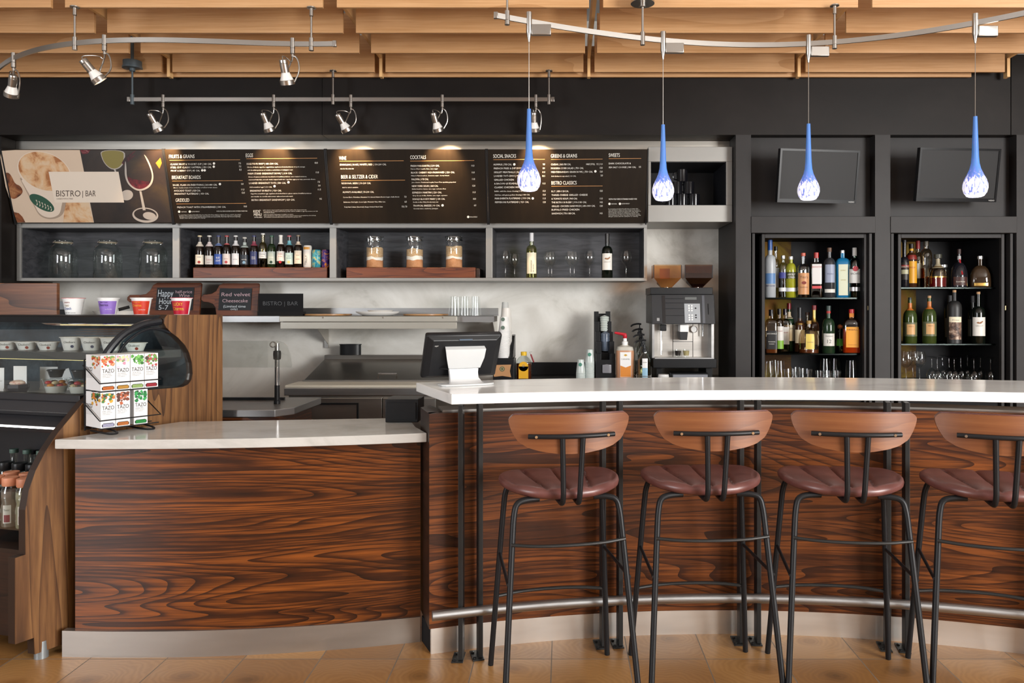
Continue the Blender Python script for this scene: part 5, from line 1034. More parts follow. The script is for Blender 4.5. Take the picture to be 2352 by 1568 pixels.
bb(2234, z22, 679, 24, 'dark wine bottle half hidden behind the duck label bottle', DKG, y=5.60, group=M2, rn=.0145, hb=.56, hs=.72, cap=pm('#101012', .5), caph=.05, labels=[(.14, .50, 1.1, pm('#55554e'), 'label')])
t = bb(2247, z22, 670, 29, 'dark wine bottle with white duck label and cork, second cabinet', DKG, group=M2, rn=.0145, hb=.58, hs=.72, cap=CORK, caph=.028, capr=.0125, labels=[(.15, .51, 1.1, pm('#dfddd6'), 'label')], texts=[('DECOY', .33, .012, .05, pm('#8a8478'))]); duck(t, .045, .145)
# glassware at the bottom
def tumbler(px, y, z, r0, r1, h, lab, group, flip=True, name='drinking_glass', fl=10):
    t = thing(name, lab, 'glass', (X(px, y), y, z+.0005), group); m = MB()
    pr = [(r0, 0), (r1, h*.93), (r1, h), (0, h)] if flip else [(0, .0), (r1, 0), (r1, .004), (r0, h)]
    if flip: pr += []
    key = (r0, r1, h, flip)
    if key not in TM:
        seg = 30; vs = []; fs = []
        q = pr if not flip else [(r0, 0), ((r0+r1)/2, h*.5), (r1, h*.90), (r1*.96, h), (0, h)]
        for a, zz in q:
            for i in range(seg): rr = a*(1+.022*(i % 2)); vs.append((rr*cos(2*pi*i/seg), rr*sin(2*pi*i/seg), zz))
        for j in range(len(q)-1): fs += [(j*seg+i, j*seg+(i+1) % seg, (j+1)*seg+(i+1) % seg, (j+1)*seg+i) for i in range(seg)]
        m.add(vs, fs); m.lathe([(0, h*(.90 if flip else .08)), (r1*.9, h*(.90 if flip else .08))], 20)
        TM[key] = m.build('glass', CLEAR, t, world=False, smooth=60)
    else: o = TM[key].copy(); COL.objects.link(o); o.parent = t
    return t
TM = {}
ZS = .880
g = 'upturned tall glasses in the first cabinet'
for px, y, lb in ((1765, 5.48, 'front left'), (1790, 5.50, 'front right'), (1777, 5.60, 'rear')): tumbler(px, y, ZS, .042, .032, .155, 'upturned tall fluted glass in the first cabinet corner, %s one of three' % lb, g)
for px, y, lb in ((1817, 5.48, 'left one of the front pair'), (1850, 5.50, 'right one of the front pair'), (1833, 5.62, 'centred behind the pair')): tumbler(px, y, ZS, .048, .040, .095, 'low ribbed rocks glass in the first cabinet, %s' % lb, 'rocks glasses', False, 'rocks_glass')
for px, lb in ((1882, 'nearest the rocks glasses'), (1902, 'middle of three'), (1922, 'nearest the large glass')): tumbler(px, 5.47, ZS+.012, .030, .023, .072, 'small shot glass in the first cabinet, %s' % lb, 'shot glasses', False, 'shot_glass')
MB().box((X(1870, 5.47), 5.40, ZS), (X(1934, 5.47), 5.54, ZS+.012)).build('shot_glass_tray', BLKM, None, smooth=0); tag(COL.objects[-1], 'thin black tray under the three shot glasses', 'tray')
for px, y, lb in ((1895, 5.66, 'behind the shot glasses, nearer the rocks glasses'), (1918, 5.68, 'behind the shot glasses, nearer the right side'), (1955, 5.48, 'alone at the right side of the first cabinet')): tumbler(px, y, ZS, .045, .033, .160, 'upturned pint glass %s' % lb, 'upturned pint glasses', True, 'pint_glass')
for px, y, lb in ((2081, 5.49, 'front'), (2112, 5.50, 'right-hand'), (2097, 5.62, 'rear')): wineglass(X(px, y), y, ZS, 'upright wine glass in the second cabinet corner, %s one of three' % lb, 'upright wine glasses in the second cabinet', 1.12)
k = 0
for r_, (y, pxs) in enumerate(((5.46, (2153, 2192, 2237, 2275)), (5.60, (2140, 2180, 2207, 2252)), (5.73, (2165, 2222)))):
    for i, px in enumerate(pxs):
        wineglass(X(px, y), y, ZS, 'upturned stemmed glass, %s row, %s from the left in the second cabinet' % (('front', 'middle', 'back')[r_], ('first', 'second', 'third', 'fourth')[i]), 'upturned stemmed glasses', .92, True)

# ------------------------------------------------------------------ back counter and its goods
ZC = .90
bc = thing('back_counter', 'dark back counter carrying coffee machine, syrups and cups', 'counter', (.4, 5.55, 0), world=True)
MB().box((X(1128, 5.25), 5.22, .86), (X(1690, BULK)-.003, WALL-.002, ZC)).build('top', plain('dark_stone', (.02, .02, .022), .25), bc, smooth=0)
MB().box((X(1128, 5.25)+.02, 5.27, 0), (X(1690, BULK)-.003, WALL-.002, .859)).build('cabinet_body', WALD, bc, smooth=0)
tag(MB().box((X(1200, 5.86), 5.86, ZC+.0005), (X(1395, 5.86), 5.895, Z(832, 5.86))).build('splash_board', BLKP, None, bevel=.002), 'low black splash board behind the honey and clear cups', 'splash board')
# coffee machine
ym = 5.36
cm = thing('coffee_machine', 'black and steel espresso machine with two bean hoppers', 'coffee machine', (X(1570, ym), ym+.2, ZC), world=True)
def bx(px0, py0, px1, py1, y0, y1, m=None): m = m or MB(); return m.box((X(px0, y0), y0, Z(py1, y0)), (X(px1, y0), y1, Z(py0, y0)))
SATB = plain('satin_black_panel', (.018, .019, .022), .34, 0, 0, .4)
y0 = ym
a = MB(); q = [(0, Z(744, y0)), (0, Z(742, y0)), (.045, Z(676, y0)), (.40, Z(676, y0)), (.40, Z(744, y0))]
a.prism(q, lambda b, z, w: (w, y0+b, z), X(1498, y0), X(1643, y0)); a.build('upper_housing', SATB, cm, bevel=.003, smooth=0)
bx(1494, 660, 1637, 676, y0+.08, y0+.40).build('top_tray', BLKP, cm, bevel=.003)
f = lambda px, py, o=.0: (X(px, y0), y0+.045*(744-py)/68-.0012-o, Z(py, y0))
def slab(px0, py0, px1, py1, name, mt, th=.002):
    v = [f(px0, py1), f(px1, py1), f(px1, py0), f(px0, py0)]; v2 = [(x_, y_-th, z_) for x_, y_, z_ in v]
    MB().add(v+v2, [(0, 1, 2, 3)[::-1], (4, 5, 6, 7), (0, 4, 7, 3), (1, 2, 6, 5), (0, 1, 5, 4), (3, 7, 6, 2)]).build(name, mt, cm, smooth=0)
slab(1573, 697, 1609, 741, 'control_panel', plain('grey_panel', (.33, .35, .37), .35)); cp_ = COL.objects[-1]
slab(1575, 682, 1602, 688, 'display', plain('lcd', (.12, .13, .13), .2))
slab(1522, 678, 1529, 742, 'trim_stripe', BLKG); slab(1614, 678, 1620, 742, 'trim_stripe', plain('grey_stripe', (.06, .065, .08), .3))
for py in (685, 695, 708, 724): slab(1530, py, 1572, py+.7, 'groove', BLKM); 
m = MB()
for i, py in enumerate((702, 707.5, 713, 723.5, 729, 734)):
    for px in (1583.5, 1590): c_ = f(px, py, .002); m.cyl(c_, (c_[0], c_[1]-.004, c_[2]), .0062, None, 10)
m.build('buttons', WHT, cp_)
m = MB()
for px, py in ((1599, 707.5), (1599, 723.5), (1599, 729)): c_ = f(px, py, .002); m.cyl(c_, (c_[0], c_[1]-.004, c_[2]), .005, None, 10)
m.build('dark_buttons', BLKG, cp_)
slab(1627, 697, 1629, 722, 'slot', BLKM); slab(1509, 730, 1515, 737, 'power_switch', plain('switch_grey', (.3, .3, .3), .4))
bx(1500, 744, 1640, 822, y0+.14, y0+.40).build('steel_back', STEELD, cm, smooth=0)
bx(1498, 744, 1503, 822, y0+.03, y0+.14).build('side_post', STEEL, cm, smooth=0); bx(1634, 744, 1639, 822, y0+.03, y0+.14).build('side_post', STEEL, cm, smooth=0)
m = MB()
for px in (1545, 1591): bx(px, 744, px+1, 822, y0+.138, y0+.14, m)
bx(1545, 784, 1591, 785, y0+.138, y0+.14, m); m.build('panel_joint', BLKM, cm, smooth=0)
bx(1500, 824, 1646, 845, y0-.01, y0+.40).build('drip_tray', BLKP, cm, bevel=.004)
bx(1504, 821.5, 1640, 824, y0, y0+.14).build('drip_grate', STEEL, cm)
MB().prism([(X(1562, y0), Z(762, y0)), (X(1582, y0), Z(762, y0)), (X(1580, y0), Z(781, y0)), (X(1565, y0), Z(781, y0))], lambda a_, b_, w: (a_, w, b_), y0+.03, y0+.12).build('spout', SATB, cm, bevel=.003, smooth=0)
bx(1562, 746, 1582, 762, y0+.028, y0+.13).build('spout_cover', WHT, cm, bevel=.002)
MB().tube([(X(1520, y0), y0+.06, Z(745, y0)), (X(1521, y0), y0+.05, Z(760, y0)), (X(1521, y0), y0+.04, Z(815, y0))], .0055, 8).build('steam_wand', CHROME, cm)
bx(1517, 745, 1531, 760, y0+.035, y0+.09).build('wand_holder', BLKP, cm, bevel=.005)
MB().cyl((X(1601, y0), y0+.138, Z(757, y0)), (X(1601, y0), y0+.118, Z(757, y0)), .022, None, 20).build('gauge', WHT, cm); gg_ = COL.objects[-1]; MB().lathe([(.022, 0), (.025, 0), (.025, .008), (.022, .008)], 20, (X(1601, y0), y0+.12, Z(757, y0)), M=Matrix.Rotation(pi/2, 4, 'X')).build('gauge_rim', CHROME, gg_)
MB().tube([(X(1620, y0), y0+.10, Z(745, y0)), (X(1620, y0), y0+.10, Z(773, y0))], .0045, 8).build('water_spout', CHROME, cm)
bx(1508, 845, 1520, 874.5, y0+.05, y0+.36).build('foot', BLKP, cm); bx(1622, 845, 1636, 874.5, y0+.05, y0+.36).build('foot', BLKP, cm)
AMB = glass('hopper_amber', (.92, .62, .34), 1.45, .08, (1, 1, 1), .03); DRK = glass('hopper_smoke', (.42, .20, .10), 1.45, .08, (1, 1, 1), .03)
BEAN = mottled('coffee_beans', [(.4, (.01, .006, .004)), (.6, (.03, .016, .01))], 60, 2, .5)
for pc, mt, bean in ((1530, AMB, False), (1600.5, DRK, True)):
    yh = y0+.12; w = 31/FPX*yh; w2 = 11/FPX*yh; z0_, z1_, z2_, z3_ = Z(671, yh), Z(661, yh), Z(639, yh), Z(609, yh); xc = X(pc, yh)
    vs = []; dd = [(w2, z1_), (w, z2_), (w, z3_)]
    for q, z in dd: vs += [(xc-q, yh-q*.8, z), (xc+q, yh-q*.8, z), (xc+q, yh+q*.8, z), (xc-q, yh+q*.8, z)]
    MB().add(vs, [(j*4+i, j*4+(i+1) % 4, (j+1)*4+(i+1) % 4, (j+1)*4+i) for j in range(2) for i in range(4)]).build('bean_hopper', mt, cm, smooth=0); hp_ = COL.objects[-1]
    MB().box((xc-w-.003, yh-w*.8-.003, z3_-.003), (xc-w+.002, yh-w*.8+.002, z2_)).box((xc+w-.002, yh-w*.8-.003, z3_-.003), (xc+w+.003, yh-w*.8+.002, z2_)).build('hopper_edge', BLKP, hp_, smooth=0)
    MB().cyl((xc, yh, z0_), (xc, yh, z1_+.004), w2*.9).build('hopper_neck', NICKEL, hp_)
    if bean:
        vs = []; zb_ = z2_+.035
        for q, z in ((w2*.95, z1_+.005), (w*.96, z2_), (w*.96, zb_)): vs += [(xc-q, yh-q*.77, z), (xc+q, yh-q*.77, z), (xc+q, yh+q*.77, z), (xc-q, yh+q*.77, z)]
        MB().add(vs, [(j*4+i, j*4+(i+1) % 4, (j+1)*4+(i+1) % 4, (j+1)*4+i) for j in range(2) for i in range(4)]+[(8, 9, 10, 11), (3, 2, 1, 0)]).build('coffee_beans', BEAN, hp_, smooth=0)
    else:
        MB().box((xc-w*.38, yh+w*.76, z2_), (xc+w*.38, yh+w*.78, z3_-.02)).build('hopper_label', pm('#7d4a26'), hp_, smooth=0)
for px, full in ((1557, True), (1576, False)):
    t = thing('espresso_glass', 'small espresso glass %s under the machine spout' % ('filled with dark coffee' if full else 'holding pale cream'), 'glass', (X(px, y0+.07), y0+.07, Z(821.5, y0)+.0004), 'espresso glasses')
    MB().lathe([(0, 0), (.018, 0), (.026, .055)], 18).build('glass', CLEAR, t, world=False); MB().lathe([(0, .012), (.0185, .012), (.0235, .045), (0, .045)], 18).build('coffee', pm('#140a06') if full else pm('#a89a6c'), t, world=False)
t = thing('cup_stack', 'stack of white cups beneath the coffee machine', 'cup stack', (X(1524, 5.30), 5.30, ZC)); MB().lathe([(0, 0), (.030, 0)]+[q for i in range(4) for q in ((.038, .006+i*.011), (.040, .010+i*.011), (.036, .012+i*.011))]+[(.036, .055), (0, .055)], 20).build('cups', WHT, t, world=False)
t = thing('plastic_bin', 'pale translucent plastic bin beneath the coffee machine', 'bin', (X(1583, 5.34), 5.34, ZC)); w = .12; MB().box((-w, -.05, 0), (w, .12, .056)).build('body', plain('grey_translucent', (.24, .25, .28), .3), t, world=False, bevel=.004); MB().box((-w-.006, -.056, .0565), (w+.006, .126, .062)).build('rim', BLKP, t, world=False)
# syrups in a wire rack
ZR0 = ZC
rk = thing('syrup_rack', 'wire rack holding the pump syrup bottles beside the coffee machine', 'rack', (X(1478, 5.55), 5.55, ZC), world=True)
xr0, xr1 = X(1461, 5.30), X(1493, 5.30)+.004
m = MB()
for z in (ZC+.012, ZC+.045):
    m.tube([(xr0, 5.27, z), (xr1, 5.27, z), (xr1, 5.84, z), (xr0, 5.84, z)], .0022, 6, closed=True)
for x, y in ((xr0, 5.27), (xr1, 5.27), (xr1, 5.84), (xr0, 5.84)): m.tube([(x, y, ZC+.0005), (x, y, ZC+.06)], .0022, 6)
m.build('wire_frame', NICKEL, rk)
SY = glass('syrup_plastic', (.82, .86, .84), 1.45, .05, (1, 1, 1), .03)
for i, (y, hz, lab) in enumerate(((5.33, .40, 'front syrup bottle with white and blue label in the wire rack'), (5.46, .46, 'second syrup bottle back in the wire rack'), (5.59, .505, 'third syrup bottle back in the wire rack'), (5.72, .55, 'rearmost syrup bottle in the wire rack, tallest pump'))):
    xc = X(1480, 5.33)-.0+(.002*i); hb_ = .215+.035*i if i else .215
    t = thing('syrup_bottle', lab, 'syrup bottle', (xc, y, ZC+.0005), 'pump syrup bottles in the rack')
    MB().lathe([(0, 0), (.044, 0), (.045, .005), (.045, .155+.035*i), (.016, .20+.035*i), (.015, .215+.035*i)], 8, n=3).build('bottle', SY, t, world=False, smooth=25)
    MB().lathe([(0, .004), (.041, .004), (.041, .11+.02*i), (0, .11+.02*i)], 8, n=3).build('syrup', glass('syrup_fill', (.86, .84, .70)) if i == 0 else glass('syrup_amber', (.82, .66, .40)), t, world=False, smooth=25)
    zt9 = .215+.035*i
    MB().lathe([(.017, zt9-.01), (.017, zt9+.012), (.012, zt9+.016), (.010, zt9+.045), (.004, zt9+.046), (.004, zt9+.075), (0, zt9+.075)], 14).tube([(.012, 0, zt9+.072), (-.012, 0, zt9+.076), (-.045, 0, zt9+.070), (-.062, 0, zt9+.060), (-.064, 0, zt9+.052)], .0065, 8, smooth=1).tube([(0, 0, zt9), (0, 0, .05)], .0045, 6).build('pump', BLKP, t, world=False)
    if i == 0:
        MB().patch(.0455, .012, .165, .42, n=2, r2=.0455).build('label', WHT, t, world=False); MB().patch(.0458, .02, .10, .42).build('label_band', pm('#8fb8cf'), t, world=False)
        MB().text('CLASSIC', curved(.0462, .135), .007, .032, 0, 'C').build('lettering', pm('#3a3a3a'), t, world=False, smooth=0)
# caramel jug
yj = 5.40; t = thing('caramel_jug', 'large caramel sauce jug with red pump', 'sauce jug', (X(1435.5, yj), yj, ZC+.0005)); h = Z(793, yj)-ZC
MB().lathe([(0, 0), (.058, 0), (.062, .006), (.062, h-.04), (.052, h-.012), (.022, h), (.020, h+.012)], 24, n=4, ys=.8).build('bottle', plain('caramel_bottle', (.50, .25, .14), .35), t, world=False, smooth=50)
MB().lathe([(.0575, h-.032), (.0605, h-.034), (.0535, h-.0105), (.0235, h+.001), (.021, h+.013)], 24, n=4, ys=.8).build('empty_shoulder', plain('milky_plastic', (.50, .48, .42), .4), t, world=False, smooth=50)
MB().lathe([(.020, h), (.022, h+.004), (.022, h+.025), (.014, h+.030), (.012, h+.062), (0, h+.062)], 16).build('pump_collar', WHT, t, world=False)
MB().lathe([(.014, h+.050), (.015, h+.052), (.015, h+.075), (0, h+.077)], 14).tube([(.006, 0, h+.074), (-.03, -.01, h+.082), (-.075, -.02, h+.090)], [.012, .010, .008], 8).build('pump_head', pm('#b51f2e', .3), t, world=False)
MB().box((-.038, -.0520, .03), (.038, -.0505, h-.045)).build('label', WHT, t, world=False, smooth=0)
MB().add([(-.037, -.0523, .032), (.037, -.0523, .032), (.037, -.0523, .112), (0, -.0523, .098), (-.037, -.0523, .112)], [(0, 1, 2, 3, 4)]).build('label_band', pm('#d2822f'), t, world=False, smooth=0)
MB().text('CARAMEL', lambda x, z: (x, -.0524, z+h-.098), .009, .062, 0, 'C').add([(-.014, -.0524, h-.066), (0, -.0524, h-.074), (.014, -.0524, h-.066), (0, -.0524, h-.058)], [(0, 1, 2, 3)], 1).build('lettering', [pm('#2a2320'), pm('#c79a2e')], t, world=False, smooth=0)
# lid organiser
yo = 5.42; t = thing('lid_organizer', 'tall stepped black cup lid organizer', 'organizer', (X(1391, yo), yo+.1, ZC), world=True)
m = MB(); steps = [(1369, 1413, 812), (1371, 1412, 784), (1369.5, 1410.5, 762), (1368.5, 1408, 738), (1367.5, 1406.5, 715)]
for i, (a_, b_, py) in enumerate(steps):
    yy = yo+.055*i; zt5 = Z(py, yy); x0_, x1_ = X(a_, yo), X(b_, yo); g_ = .034
    m.box((x0_, yy, ZC), (x0_+g_, yy+.055, zt5)).box((x1_-g_, yy, ZC), (x1_, yy+.055, zt5)); m.box((x0_+g_, yy+.05, ZC), (x1_-g_, yy+.055, Z(720, yy) if i == 4 else (Z(steps[i][2]+26, yy))))
m.box((X(1369, yo), yo-.004, ZC), (X(1413, yo), yo, Z(826, yo)))
m.build('stepped_body', BLKP, t, bevel=.0015, smooth=0)
for i, (px, p0, p1, cl, yy) in enumerate(((1391, 760, 806, (.10, .13, .18), yo+.09), (1389, 723, 760, (.45, .50, .47), yo+.16), (1394, 836, 856, (.20, .20, .22), yo-.012))):
    MB().lathe([(0, 0), (.032, 0)]+[(.034 if j % 2 else .031, .004+j*(Z(p0, yy)-Z(p1, yy))/14) for j in range(13)]+[(0, Z(p0, yy)-Z(p1, yy))], 18, (X(px, yy), yy+(.03 if i < 2 else .0), Z(p1, yy)), ys=1 if i < 2 else .25).build('lids', plain('lid_plastic_%d' % i, cl, .25), t)
# clear plastic cup stacks
CUP = plain('clear_cup_stack', (.56, .62, .60), .25)
for px, pt, lab in ((1334, 825, 'short stack of upturned clear plastic cups'), (1355, 802, 'taller stack of upturned clear plastic cups')):
    yy = 5.45; h = Z(pt, yy)-ZC; t = thing('plastic_cup_stack', lab, 'cup stack', (X(px, yy), yy, ZC), 'clear cup stacks'); n_ = int((h-.085)/.008)
    MB().lathe([(.034, 0)]+[q for j in range(max(n_, 1)) for q in ((.0345, .004+j*.008), (.033, .008+j*.008))]+[(.0315, h-.07), (.022, h-.002), (.020, h), (0, h)], 22).build('cups', CUP, t, world=False, smooth=20)
    MB().lathe([(0, 0), (.013, 0)], 18, M=Matrix.Translation((-.004, -.0300, h-.035)) @ Matrix.Rotation(radians(82), 4, 'X')).build('green_logo', pm('#3f7d6b'), t, world=False)
# honey
yy = 5.42; h = Z(807, yy)-ZC; t = thing('honey_bottle', 'amber honey bottle with yellow label and cap', 'honey bottle', (X(1203, yy), yy, ZC+.0005))
MB().lathe([(0, 0), (.052, 0), (.056, .005), (.056, h*.55), (.052, h*.68), (.034, h*.80), (.020, h*.84), (.020, h*.90)], 26, ys=.7).build('bottle', CLEARB, t, world=False)
MB().lathe([(0, .004), (.053, .004), (.053, h*.55), (.051, h*.60), (0, h*.60)], 26, ys=.7).build('honey', plain('honey', (.10, .018, .004), .12), t, world=False)
MB().lathe([(.021, h*.86), (.021, h-.002), (0, h)], 16).build('cap', pm('#e0b51e'), t, world=False)
MB().box((-.034, -.0425, .018), (.034, -.0405, h*.50)).lathe([(0, 0), (.034, 0), (.034, .002), (0, .002)], 24, (0, -.0405, h*.50), M=Matrix.Rotation(pi/2, 4, 'X')).build('label', pm('#e0a81f'), t, world=False, smooth=0)
MB().text('O', lambda x, z: (x, -.0428, z+h*.47), .020, .016, 0, 'C').build('lettering', pm('#2f5a8c'), t, world=False, smooth=0)
t = thing('peeler', 'red handled peeler standing against the black backsplash', 'peeler', (X(1220, 5.80), 5.82, Z(838, 5.82)), world=True)
MB().tube([(X(1226, 5.82), 5.83, Z(832, 5.82)), (X(1219, 5.82), 5.84, Z(814, 5.82))], .006, 8).build('handle', pm('#9a1c2a'), t); MB().tube([(X(1219, 5.82), 5.84, Z(814, 5.82)), (X(1216, 5.82), 5.84, Z(809, 5.82)), (X(1222, 5.82), 5.84, Z(808, 5.82))], .002, 6).build('blade', CHROME, t)
# paper cup stack in black holder and sleeve box
yy = 5.50; t = thing('paper_cup_stack', 'tall leaning stack of white paper cups in a black holder', 'cup stack', (X(1160, yy), yy, ZC), world=True)
def cupst(px0, pyb, px1, pyt, n_, y_, r0=.044, m_=None):
    b_ = Vector((X(px0, y_), y_, Z(pyb, y_))); e_ = Vector((X(px1, y_), y_+.02, Z(pyt, y_))); L_ = (e_-b_).length; q = (e_-b_).to_track_quat('Z', 'Y').to_matrix().to_4x4(); pr = [(0, 0), (r0, 0)]
    for j in range(n_): z = j*.009; pr += [(r0, z+.001), (r0+.002, z+.004), (r0-.001, z+.008)]
    pr += [(r0*.70, L_-.001), (0, L_)]
    return MB().lathe(pr, 22, b_, M=q)
cupst(1157, 823, 1158, 728, 22, yy-.05, .042).build('front_cups', WHT, t); cupst(1161, 815, 1163, 707, 20, yy+.05, .044).build('rear_cups', plain('cup_white', (.68, .67, .64), .4), t); cupst(1160, 735, 1160, 694, 1, yy+.13, .034).build('top_cup', plain('cup_grey', (.52, .53, .51), .4), t)
MB().box((X(1137, yy), yy-.11, ZC+.155), (X(1180, yy), yy+.20, Z(822, yy-.1))).prism([(yy-.10, Z(822, yy)), (yy+.2, Z(822, yy)), (yy+.2, Z(770, yy)), (yy+.10, Z(772, yy))], lambda b_, z, w: (w, b_, z), X(1173, yy), X(1180, yy)).build('holder', BLKP, t, smooth=0)
for py, pyy in ((733, 5.45), (752, 5.45)):
    MB().lathe([(0, 0), (.014, 0)], 16, M=Matrix.Translation((X(1156, pyy), yy-.05-.0385+(py-733)*-.0002, Z(py, pyy))) @ Matrix.Rotation(radians(86), 4, 'X')).build('cup_logo', pm('#5b6b60'), t)
t = thing('sleeve_dispenser', 'black dispenser of brown cup sleeves with a green emblem', 'dispenser', (X(1155, 5.42), 5.42, ZC), world=True)
y_ = 5.36; MB().box((X(1132, y_), y_+.008, ZC), (X(1181, y_), y_+.22, ZC+.1535)).build('body', BLKP, t, smooth=0, bevel=.003)
q = [(1135, 865), (1132, 852), (1136, 838), (1174, 837), (1171, 852), (1174, 866), (1154, 863)]
MB().prism([(X(a_, y_), Z(b_, y_)) for a_, b_ in q], lambda a_, b_, w: (a_, w, b_), y_-.004, y_+.007).build('sleeve', pm('#b98a5e'), t, smooth=0)
c_ = (X(1153.5, y_), y_-.0045, Z(847, y_)); MB().lathe([(0, 0), (.018, 0)], 24, M=Matrix.Translation(c_) @ Matrix.Rotation(pi/2, 4, 'X')).build('green_emblem', pm('#2f4a2c'), t)
MB().lathe([(.006, 0), (.0085, 0)], 20, M=Matrix.Translation((c_[0], c_[1]-.0004, c_[2])) @ Matrix.Rotation(pi/2, 4, 'X')).lathe([(.0115, 0), (.014, 0)], 20, M=Matrix.Translation((c_[0], c_[1]-.0004, c_[2])) @ Matrix.Rotation(pi/2, 4, 'X')).build('emblem_ring', pm('#b7a37c'), t)
# ------------------------------------------------------------------ cooking side: shelf, boards, cooler, table
yf = 5.50
ws = thing('wall_rack_shelf', 'stainless wall shelf holding plates and upturned glasses', 'shelf', (X(820, yf), yf, Z(740, yf)), world=True)
zs1 = Z(725, yf)
MB().box((X(440, yf), yf, zs1-.045), (X(1135, yf), yf+.004, zs1)).box((X(440, yf), yf, zs1-.003), (X(1135, yf), WALL-.002, zs1)).build('shelf_plate', STEEL, ws, smooth=0)
MB().box((X(440, 5.89), 5.885, zs1), (X(1135, 5.5)-.003, 5.895, zs1+.055)).build('upstand', STEEL, ws, smooth=0)
m = MB().box((X(641, 5.44), 5.44, Z(739, 5.44)), (X(1049, 5.44), 5.495, Z(726, 5.44))); m.build('ticket_rail', plain('cream_rail', (.44, .42, .37), .35, .3), ws, bevel=.004)
MB().box((X(643, 5.44), 5.445, Z(755, 5.44)), (X(1049, 5.44), 5.455, Z(739.8, 5.44))).build('rail_flap', plain('cream_rail', 0), ws, bevel=.002)
m = MB()
for px in (742, 880, 1017): m.sphere(P(px, 729, 5.439), .006, 8)
m.build('rail_screws', CHROME, ws)
for px in (722, 1130):
    x = X(px, 5.6); MB().box((x-.014, 5.88, zs1-.25), (x+.014, 5.893, zs1-.003)).prism([(5.52, zs1-.046), (5.88, zs1-.046), (5.88, zs1-.22)], lambda b, z, w: (w, b, z), x+.010, x+.014).build('bracket', STEELD, ws, smooth=0)
# upturned glasses on the shelf
gi_ = 0
for r_, yy in enumerate((5.58, 5.70)):
    for i, px in enumerate((1042, 1065, 1090)):
        tumbler(px+(0 if r_ == 0 else 8-2*i), yy, zs1, .036, .027, .140, 'upturned tall glass on the steel shelf, %s row, %s' % (('front', 'back')[r_], ('nearest the plates', 'middle one', 'nearest the shelf end')[i]), 'upturned glasses on the steel shelf')
t = thing('serving_platter', 'white oval ceramic platter on the steel shelf', 'platter', (X(866, 5.6), 5.62, zs1)); MB().lathe([(0, .004), (.11, .0), (.155, .022), (.160, .030), (.150, .028), (.108, .010), (0, .012)], 40, ys=.7).build('platter', WHTC, t, world=False, smooth=60)
t = thing('serving_platter', 'smaller white plate resting inside the oval platter', 'platter', (X(872, 5.6), 5.63, zs1+.0135)); MB().lathe([(0, 0), (.07, 0), (.095, .026), (.090, .026), (.066, .006), (0, .006)], 36).build('plate', WHTC, t, world=False, smooth=60)
for px, w, lab in ((752, .17, 'round thin wooden board lying flat beside the black sign'), (977, .165, 'round thin wooden board lying flat between platter and glasses')):
    t = thing('wooden_board', lab, 'board', (X(px, 5.66), 5.68, zs1)); MB().lathe([(0, 0), (w-.004, 0), (w, .004), (w, .012), (0, .012)], 40).build('board', TRAYW, t, world=False)
# paddle chalkboards
SLATE = plain('slate', (.012, .014, .018), .6); CH1 = plain('chalk_white', (.62, .68, .74), .8); CH2 = plain('chalk_pink', (.55, .38, .42), .8)
def paddle(pxs, py0, py1, hx, hy, lab, slx, sly, txt, yb=5.66):
    t = thing('paddle_board', lab, 'paddle board', (X((pxs[0]+pxs[1])/2, yb), yb, zs1), 'chalkboard paddles leaning on the wall', world=True)
    tl = .16
    def q(px, py, o=0): z = Z(py, yb); return Vector((X(px, yb), yb+(z-zs1)*tl-o, z))
    x0, x1 = pxs; zb_ = 724.6
    pts = [(x0+2, zb_), (x1, zb_), (x1, py0+3), (x1-3, py0), (x0+12, py0), (x0+3, py0+5), (x0-3, py0+18), (x0-12, hy-10), (x0-25, hy-8), (hx+5, hy-8), (hx, hy-3), (hx, hy+4), (hx+6, hy+9), (x0-18, hy+10), (x0-8, hy+14), (x0-2, hy+22), (x0, hy+32)]
    pts = [(a, min(b, zb_)) for a, b in pts]
    MB().prism(pts, lambda a, b, w: q(a, b, w), 0, .02).build('paddle', ACACIA, t, smooth=0, bevel=.002)
    MB().prism([(slx[0], sly[1]), (slx[1], sly[1]), (slx[1], sly[0]), (slx[0], sly[0])], lambda a, b, w: q(a, b, w), .021, .025).build('slate', SLATE, t, smooth=0)
    m = MB()
    for s, xa, yb_, xb, cap, c in txt:
        a = q(xa, yb_, .0258); b = q(xb, yb_, .0258); w = (b-a).length; up = (q(xa, yb_-10, .0258)-a).normalized()
        m.text(s, lambda x, z, a=a, up=up: a+Vector((1, 0, 0))*x+up*z, cap/FPX*yb, w, c)
    m.build('lettering', [CH1, CH2], t, smooth=0); return t
paddle((346, 460), 649, 724, 292, 685, 'wooden paddle with slate reading happy hour, half hidden by cereal cups', (360, 445), (660, 712), [('Happy', 363, 681, 398, 17, 0), ('Hour', 367, 698, 397, 14, 0), ('5-7', 367, 711, 389, 11, 0), ('half-price', 403, 673, 441, 7, 1), ('Wine', 411, 682, 436, 8, 1)])
paddle((498, 593), 650, 724, 462, 684, 'dark wooden paddle with slate naming the red velvet cheesecake', (504, 578), (662, 712), [('Red velvet', 509, 680, 575, 9, 1), ('Cheesecake', 512, 694, 570, 8, 1), ('(Limited time', 515, 706, 566, 6, 0), ('only)', 532, 711.5, 548, 4.5, 0)])
t = thing('table_sign', 'plain black tabletop sign with faint dark lettering on the steel shelf', 'sign', (X(645, 5.58), 5.58, zs1), world=True)
MB().box((X(593, 5.58), 5.58, zs1+.03), (X(696, 5.58), 5.586, Z(674, 5.58))).box((X(593, 5.58), 5.57, zs1), (X(696, 5.58), 5.64, zs1+.03)).build('panel', BLKM, t, smooth=0)
